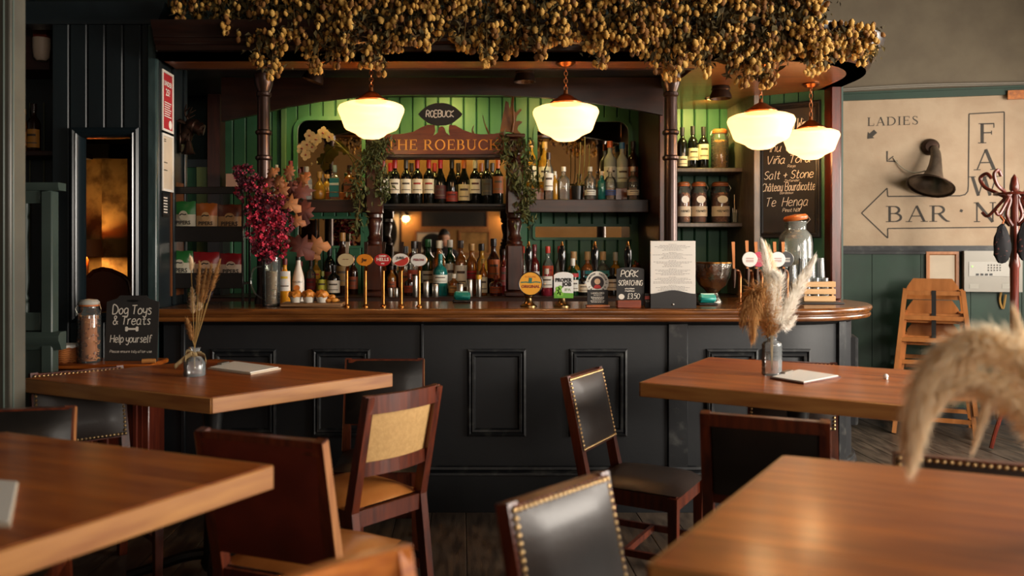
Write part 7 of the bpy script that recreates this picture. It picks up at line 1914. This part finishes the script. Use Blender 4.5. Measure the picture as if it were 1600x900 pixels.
chair('open', 'chair with orange-brown top rail at the bottom edge of the view', A, B, (-.4, -.9), w=.40, wd=wood('golden chair wood', '#964a1a', '#c87830', 'x', .35, .2), seatm=M_leathertan)
A = hp(1432, 708); B = hp(1640, 727)
chair('leather', 'chair with nail-trimmed top edge behind the right foreground table', A, B, (-.2, -.95), w=.40)
A = hp(1172, 561); B = hp(1306, 567)
chair('leather', 'nail-trimmed chair at the far side of the right table by the bar', A, B, (-.3, -.95), w=.39)

# =================================================================== TABLE THINGS
def plume(parent, spine, m, n, length, width, seed, nm='plume', droop=0.0, wk=1.0):
    rnd = random.Random(seed); P = smooth_path(spine, 8); mb = MB(); N = len(P)
    for i in range(n):
        f = rnd.random(); j = min(N-2, int(f*(N-1))); p = P[j].lerp(P[j+1], rnd.random()); d = (P[j+1]-P[j]).normalized()
        env = max(.05, math.sin(math.pi*min(1, .12 + f*.88)))**.8
        sd = Vector((rnd.gauss(0, 1), rnd.gauss(0, 1), rnd.gauss(0, 1))); sd = (sd - d*sd.dot(d)).normalized()
        L = length*rnd.uniform(.5, 1.1); q = p + sd*width*env*rnd.uniform(.1, .5)
        e = q + d*L*rnd.uniform(.1, .8) + sd*width*env*rnd.uniform(.3, 1.25) + Vector((0, 0, -droop*L*rnd.uniform(.3, 1.4)))
        w = d.cross(sd).normalized()*rnd.uniform(.0008, .0016)*wk
        mid = q.lerp(e, .5) + sd*width*.12
        mb.add([q - w, q + w, mid + w, e, mid - w], [(0, 1, 2, 4), (4, 2, 3)])
    o = mb.build(nm, m, parent, False); o['kind'] = 'stuff'
    MB().tube(P, .0018, 5).build('stem', LM('#a88a58'), parent)
M_pampas = fibre('pampas cream', '#fcecd0'); M_pampasw = fibre('pampas pale', '#f8f4ec'); M_pampasb = fibre('pampas brown', '#c09460')
# ---- right table vase
p = G(1206, 586, TZ); D = p.y; k = D/F
t = thing('glass_vase', 'clear ribbed glass bottle vase on the right table by the bar', 'vase', p + UZ*.0006); r = 15.5*k; H = 64*k
prof = [(.0001, 0), (r*.95, 0), (r, .006)] + [(r*(1 - .05*(i % 2)), .01 + (H*.72-.01)*i/14) for i in range(15)] + [(r*.92, H*.78), (r*.5, H*.84), (r*.42, H*.88), (r*.55, H*.93), (r*.6, H), (r*.5, H)]
MB().lathe(prof, p + UZ*.0006, 20, 1, 1, False).build('glass_body', glass('ribbed glass', '#f0f4f4', 0, .04, .18, '#dfe6e8'), t)
db = thing('pampas_bunch', 'bunch of cream and brown pampas plumes in the ribbed vase', 'dried grass', p + UZ*(.02)); nk = p + UZ*(H+.002); bt_ = p + UZ*.02
def wp(px, py, dd=0): return W(px, py, D + dd)
for a, b in ((bt_, nk + Vector((-.004, 0, 0))), (bt_, nk + Vector((.004, 0, 0)))): MB().tube([a, b], .003, 5).build('stalk', LM('#b59868'), db)
plume(db, [nk, wp(1203, 480), wp(1200, 430), wp(1192, 384)], M_pampasw, 1600, .06, .028, 1)
plume(db, [nk, wp(1210, 470, .03), wp(1206, 420, .03), wp(1198, 388, .02)], M_pampas, 1400, .06, .026, 2)
plume(db, [nk, wp(1196, 500, -.03), wp(1180, 455, -.04), wp(1166, 470, -.05), wp(1160, 500, -.05)], M_pampasb, 1300, .06, .046, 3, droop=.25)
plume(db, [nk, wp(1200, 490, -.04), wp(1190, 450, -.05), wp(1178, 480, -.06), wp(1176, 525, -.06)], M_pampasb, 1300, .06, .046, 4, droop=.3)
plume(db, [nk, wp(1228, 490, .0), wp(1248, 450, .0), wp(1270, 408, .0)], M_pampasw, 2600, .065, .030, 5)
plume(db, [nk, wp(1218, 505, -.02), wp(1230, 510, -.03), wp(1240, 500, -.03)], M_pampasw, 700, .045, .022, 6)
plume(db, [nk, wp(1212, 480, -.03), wp(1216, 440, -.03), wp(1212, 430, -.03)], M_pampasw, 1400, .05, .036, 7)
# ---- clipboards / menus
def sheet(corners, text, nm, m1, m2, lift=0.0, curl=False):
    q = [G(a, b, TZ) for a, b in corners]; cen = sum(q, Vector())/4
    t = thing(nm, text, 'menu', cen)
    def slab(s, z0, z1):
        w = [cen + (p-cen)*s for p in q]; mb = MB(); mb.add([p + UZ*z0 for p in w] + [p + UZ*z1 for p in w], [(3,2,1,0),(4,5,6,7),(0,1,5,4),(1,2,6,5),(2,3,7,6),(3,0,4,7)]); return mb
    slab(1.0, .0008, .006).build('board', m1, t); slab(.93, .0062, .010).build('paper_sheets', m2, t)
    e = q[1]-q[0]; mb = MB(); c1 = q[0].lerp(q[3], .5).lerp(cen, .1); mb.bar(c1 - (q[3]-q[0])*.14 + UZ*.014, c1 + (q[3]-q[0])*.14 + UZ*.014, .022, .008); mb.build('clip', M_steel, t)
    return t
sheet([(1203, 592), (1256, 601), (1314, 590), (1248, 580)], 'white clipboard menu lying beside the ribbed vase', 'clipboard_menu', M_chairwood, M_paper)
sheet([(324, 577), (392, 586), (439, 577), (366, 567)], 'pale paper menu lying beside the ribboned vase', 'paper_menu', M_paperdim, M_paper)
sheet([(-40, 752), (29, 757), (16, 826), (-70, 822)], 'white card lying on the left foreground table', 'table_card', M_paperdim, M_paper)
p = G(1384, 592, TZ); t = thing('table_marker', 'tiny white ball marker on the right table by the bar', 'marker', p)
MB().lathe([(.0001, .0006), (.007, .002), (.010, .009), (.0095, .014), (.005, .019), (.0001, .0205)], p, 14).build('ball', M_white, t); MB().lathe([(.0001, .0003), (.008, .0003), (.007, .003)], p, 12).build('base', M_steel, t)
# ---- left table vase with ribbon and dried stems
p = G(304, 587, TZ); D = p.y; k = D/F; H = 44*k; r = 17*k
t = thing('ribboned_vase', 'small clear glass bottle vase tied with a hessian ribbon', 'vase', p + UZ*.0006)
MB().lathe([(.0001, 0), (r*.95, 0), (r, .006), (r*.98, H*.45), (r*.7, H*.62), (r*.5, H*.72), (r*.5, H*.95), (r*.58, H), (r*.5, H)], p + UZ*.0006, 20, 1, 1, False).build('glass_body', MATS['ribbed glass'], t)
M_hess = mat('hessian', '#8a744e', .9, 0, 0, '#a08a60', 60)
MB().lathe([(r*.56, H*.70), (r*.6, H*.72), (r*.6, H*.84), (r*.56, H*.86)], p, 18, 1, 1, False).build('ribbon_band', M_hess, t)
for pts in ([(300, 552), (288, 560), (272, 574)], [(308, 552), (320, 556), (322, 566)], [(302, 552), (292, 550), (290, 566)]):
    Q = smooth_path([W(a, b, D-.03) for a, b in pts], 5); mb = MB(); vs = []
    for q in Q: vs += [q + Vector((0, -.006, .010)), q + Vector((0, .006, -.010))]
    mb.add(vs, [(2*i, 2*i+1, 2*i+3, 2*i+2) for i in range(len(Q)-1)]); o = mb.build('ribbon_tail', M_hess, t); so = o.modifiers.new('thickness', 'SOLIDIFY'); so.thickness = .001
db = thing('wheat_bunch', 'dried wheat and bunny-tail stems in the ribboned vase', 'dried grass', p + UZ*.02); nk = p + UZ*(H*.98)
for i, (px, py, L, wd, m) in enumerate(((300, 452, .10, .012, M_pampas), (298, 404, .05, .008, M_pampas), (312, 412, .13, .009, M_pampasb), (330, 415, .16, .009, M_pampasb), (343, 408, .13, .009, M_pampasb), (322, 420, .14, .010, M_pampasb), (292, 500, .09, .010, M_pampasb), (316, 440, .12, .010, M_pampas), (335, 430, .12, .008, mat('dusky seed', '#4a3a44', .9)))):
    tip = W(px, py, D + random.uniform(-.03, .03)); base = nk + Vector((0, 0, -.09)); mid = nk.lerp(tip, .35)
    MB().tube(smooth_path([base, nk, mid, tip], 5), .0018, 5).build('stem', LM('#9a7a44'), db)
    dr = (tip-mid).normalized(); st0 = tip - dr*L
    plume(db, [st0, st0.lerp(tip, .5) + Vector((.002, 0, 0)), tip], m, 420, .026, wd*1.5, 30+i, 'seed_head')
    MB().tube([st0, st0.lerp(tip, .3), st0.lerp(tip, .7), tip], [.002, wd*.8, wd*.7, .001], 7).build('seed_core', m, db)
# ---- foreground pampas in a vase just outside the frame
vb = Vector((1.20, 1.52, TZ + .0006)); t = thing('stoneware_vase', 'vase at the right foreground table holding the arching pampas', 'vase', vb)
MB().lathe([(.0001, 0), (.04, 0), (.055, .05), (.05, .12), (.022, .16), (.02, .2), (.026, .21), (.02, .21)], vb, 20).build('body', LM('#8a7f70', .5), t)
db = thing('arching_pampas', 'blurred arching cream pampas plumes in the right foreground', 'dried grass', vb + UZ*.2); nk = vb + UZ*.205
def fp(px, py, d=1.5): return W(px, py, d)
plume(db, [nk, fp(1650, 620), fp(1600, 556), fp(1540, 533), fp(1485, 552), fp(1445, 600), fp(1428, 668), fp(1424, 700)], M_pampas, 6000, .06, .036, 51, droop=.35, wk=.8)
plume(db, [nk, fp(1640, 680), fp(1600, 640), fp(1555, 604), fp(1510, 590), fp(1470, 608), fp(1442, 650)], M_pampas, 4500, .055, .024, 52, droop=.4)
plume(db, [nk, fp(1640, 620), fp(1580, 590), fp(1552, 612), fp(1535, 650), fp(1524, 684)], M_pampas, 1200, .04, .010, 53, droop=.3)
plume(db, [nk, fp(1660, 640), fp(1612, 590), fp(1598, 550), fp(1588, 505)], M_pampas, 2400, .05, .016, 54)

# =================================================================== BEHIND THE CAMERA (seen in the bar mirror)
def rear_picture(x0, x1, z0, z1, text, mfr, mpg, oval=False):
    t = thing('wall_picture', text, 'picture', ((x0+x1)/2, BY, z0))
    u = Vector((-1, 0, 0))
    MB().box(x0, x1, BY+.001, BY+.01, z0, z1).build('mount', mpg, t)
    mb = MB(); rect_frame(mb, (x1, BY+.01, z0), u, UZ, x1-x0, z1-z0, [(0, -.009), (0, .02), (.03, .02), (.04, 0)]); mb.build('frame', mfr, t)
    if oval: MB().prism([((x1-x0)*.32*math.cos(R(15*i)), (z1-z0)*.38*math.sin(R(15*i))) for i in range(24)], ((x0+x1)/2, BY+.0105, (z0+z1)/2), u, UZ, .003).build('oval_portrait', M_black, t)
    return t
rear_picture(-1.42, -1.0, 1.28, 2.0, 'oval portrait in a pale mount, reflected at the mirror left', M_darkwood, M_paperdim, True)
rear_picture(-.70, .47, 1.70, 2.04, 'long dark framed board reflected across the mirror top', M_chairlight, M_slate)
rear_picture(-.78, -.18, 1.22, 1.68, 'framed dark portrait print reflected left in the mirror', M_chairlight, M_paperdim, True)
rear_picture(-.04, .50, 1.26, 1.68, 'framed sketch reflected right in the mirror', M_chairlight, mat('sketch paper', '#b58a50', .8, 0, 0, '#8a6434', 6))
for i, xx in enumerate((-.92, .78)):
    c = Vector((xx, BY, 1.92)); t = thing('wall_light', ('bronze dome wall light reflected at the mirror left', 'bronze dome wall light reflected at the mirror right')[i], 'wall light', c)
    MB().cbox(xx-.03, xx+.03, BY+.001, BY+.012, 1.95, 2.05, .003).build('wall_plate', M_darkmetal, t)
    MB().tube([c + Vector((0, .012, .09)), c + Vector((0, .10, .10)), c + Vector((0, .14, .06))], .008, 8).build('arm', M_darkmetal, t)
    MB().lathe([(.0001, .08), (.03, .075), (.07, .03), (.08, 0), (.076, 0), (.06, .03), (.0001, .06)], c + Vector((0, .14, -.02)), 18, 1, 1, False).build('dome', M_darkmetal, t)
    MB().lathe([(.0001, -.005), (.025, .01), (.02, .03), (.0001, .04)], c + Vector((0, .14, -.01)), 12).build('bulb', emis('bulb', '#ffb060', 20), t)
    point('wall_light_glow', c + Vector((0, .16, -.05)), 9, (1, .62, .28), .05)
# ---- the person whose reflection stands in the mirror
def skin_obj(name, verts, edges, radii, m, parent, root=0, sub=2):
    me = bpy.data.meshes.new(name); me.from_pydata(verts, edges, []); me.update()
    o = bpy.data.objects.new(name, me); C.objects.link(o); o.parent = parent
    sk = o.modifiers.new('skin', 'SKIN'); sk.use_smooth_shade = True
    if not me.skin_vertices: 
        bm = bmesh.new(); bm.from_mesh(me); bm.verts.layers.skin.verify(); bm.to_mesh(me); bm.free()
    for i, r in enumerate(radii):
        sv = me.skin_vertices[0].data[i]; sv.radius = r if isinstance(r, tuple) else (r, r); sv.use_root = (i == root)
    s = o.modifiers.new('sub', 'SUBSURF'); s.levels = sub; s.render_levels = sub
    me.materials.append(m); return o
pe = thing('person', 'person in a dark top looking down, reflected in the bar mirror', 'person', (-.24, -.42, 0)); pe_scale = 1.045
V = [(0,0,.84),(0,.0,1.0),(0,-.01,1.15),(0,-.01,1.26),(0,.01,1.33),
     (.15,-.01,1.25),(.20,.03,1.02),(.14,.20,1.08),(-.15,-.01,1.25),(-.20,.03,1.02),(-.10,.20,1.08),
     (.09,0,.80),(.10,.01,.45),(.10,-.01,.08),(-.09,0,.80),(-.10,.01,.45),(-.10,-.01,.08),(.10,.11,.035),(-.10,.11,.035)]
E = [(0,1),(1,2),(2,3),(3,4),(3,5),(5,6),(6,7),(3,8),(8,9),(9,10),(0,11),(11,12),(12,13),(0,14),(14,15),(15,16),(13,17),(16,18)]
Rr = [(.15,.10),(.14,.095),(.15,.10),(.10,.075),(.055,.055),(.06,.06),(.045,.045),(.033,.033),(.06,.06),(.045,.045),(.033,.033),(.085,.085),(.058,.058),(.04,.04),(.085,.085),(.058,.058),(.04,.04),(.035,.03),(.035,.03)]
skin_obj('body', V, E, Rr, mat('dark jumper', '#1c1a1c', .85), pe)
M_skin = mat('skin', '#b07a5c', .5)
bm = bmesh.new(); bmesh.ops.create_uvsphere(bm, u_segments=24, v_segments=18, radius=1)
hm = MB(); hc_ = Vector((0, .045, 1.445)); tiltm = Matrix.Rotation(R(-22), 4, 'X')
for v in bm.verts:
    c0 = v.co.copy(); x, y, z = c0
    sx = .075*(1 - .16*max(0, -z)); q = Vector((x*sx, y*.092, z*.115))
    if y > .55: q.y += .004*(1-abs(x)*2)
    if y > .8 and abs(x) < .22 and -.35 < z < .12: q.y += .016*(1-abs(x)/.22)*(1 - abs(z+.15)/.3)      # nose
    if y > .6 and .12 < abs(x) < .55 and .0 < z < .28: q.y -= .008                                          # eye sockets
    v.co = tiltm @ q
hm.add([hc_ + v.co for v in bm.verts], [tuple(v.index for v in f.verts) for f in bm.faces]); bm.free()
hm.v = [v + wloc(pe) for v in hm.v]; hm.build('head', M_skin, pe, True, 180)
def onface(x, z, d=.0):
    return wloc(pe) + hc_ + tiltm @ Vector((x, .092*math.sqrt(max(0, 1 - (x/.075)**2 - (z/.115)**2)) + d, z))
for s in (-1, 1):
    MB().lathe([(.0001, -.006), (.009, 0), (.0001, .006)], onface(.028*s, .012, -.004), 10).build('eye', M_white, pe)
    MB().tube([onface(.012*s, .032, .002), onface(.03*s, .037, .002), onface(.046*s, .03, .002)], .004, 5).build('eyebrow', M_black, pe)
    MB().lathe([(.0001, -.03), (.012, -.015), (.016, .01), (.0001, .03)], wloc(pe) + hc_ + Vector((.075*s, -.005, 0)), 10, .5, 1).build('ear', M_skin, pe)
MB().tube([onface(-.022, -.052, .001), onface(0, -.05, .004), onface(.022, -.052, .001)], .0045, 6).build('mouth', LM('#8a4a40'), pe)
bm = bmesh.new(); bmesh.ops.create_uvsphere(bm, u_segments=24, v_segments=16, radius=1); mb = MB(); vs = []
for v in bm.verts:
    x, y, z = v.co; q = Vector((x*.083, y*.100 - .008, z*.122 + .012)); q += q*.06*noise.noise(v.co*3)
    if y > .25 and z < .42: q = q*.86; q.y -= .02
    if z < -.35: q = q*.85
    vs.append(wloc(pe) + hc_ + tiltm @ q)
mb.add(vs, [tuple(v.index for v in f.verts) for f in bm.faces]); bm.free(); mb.build('hair', mat('dark hair', '#120d0b', .6), pe, True, 180)
for s in (-1, 1):
    wr_ = Vector((.14 if s > 0 else -.10, .20, 1.08)); pc = wr_ + Vector((-.03*s, .06, .01))
    V = [tuple(wr_), tuple(wr_.lerp(pc, .5)), tuple(pc)]; E = [(0, 1), (1, 2)]; RR = [(.024, .02), (.036, .018), (.036, .016)]
    skin_obj('hand', V, E, RR, M_skin, pe, 0, 2)
    for j in range(4):
        b_ = pc + Vector((-.022*s + .015*j*s, .004, .0)); L = (.045, .052, .048, .038)[j]
        skin_obj('finger', [tuple(b_ - Vector((0, .015, 0))), tuple(b_ + Vector((-.004*s, L*.5, .006))), tuple(b_ + Vector((-.012*s, L*.85, -.012)))], [(0, 1), (1, 2)], [.0085, .008, .007], M_skin, pe, 0, 1)
    skin_obj('thumb', [tuple(wr_.lerp(pc, .4)), tuple(wr_.lerp(pc, .7) + Vector((-.036*s, .012, .008))), tuple(pc + Vector((-.045*s, .025, .006)))], [(0, 1), (1, 2)], [.011, .0095, .008], M_skin, pe, 0, 1)

pe.scale = (pe_scale, pe_scale, pe_scale)
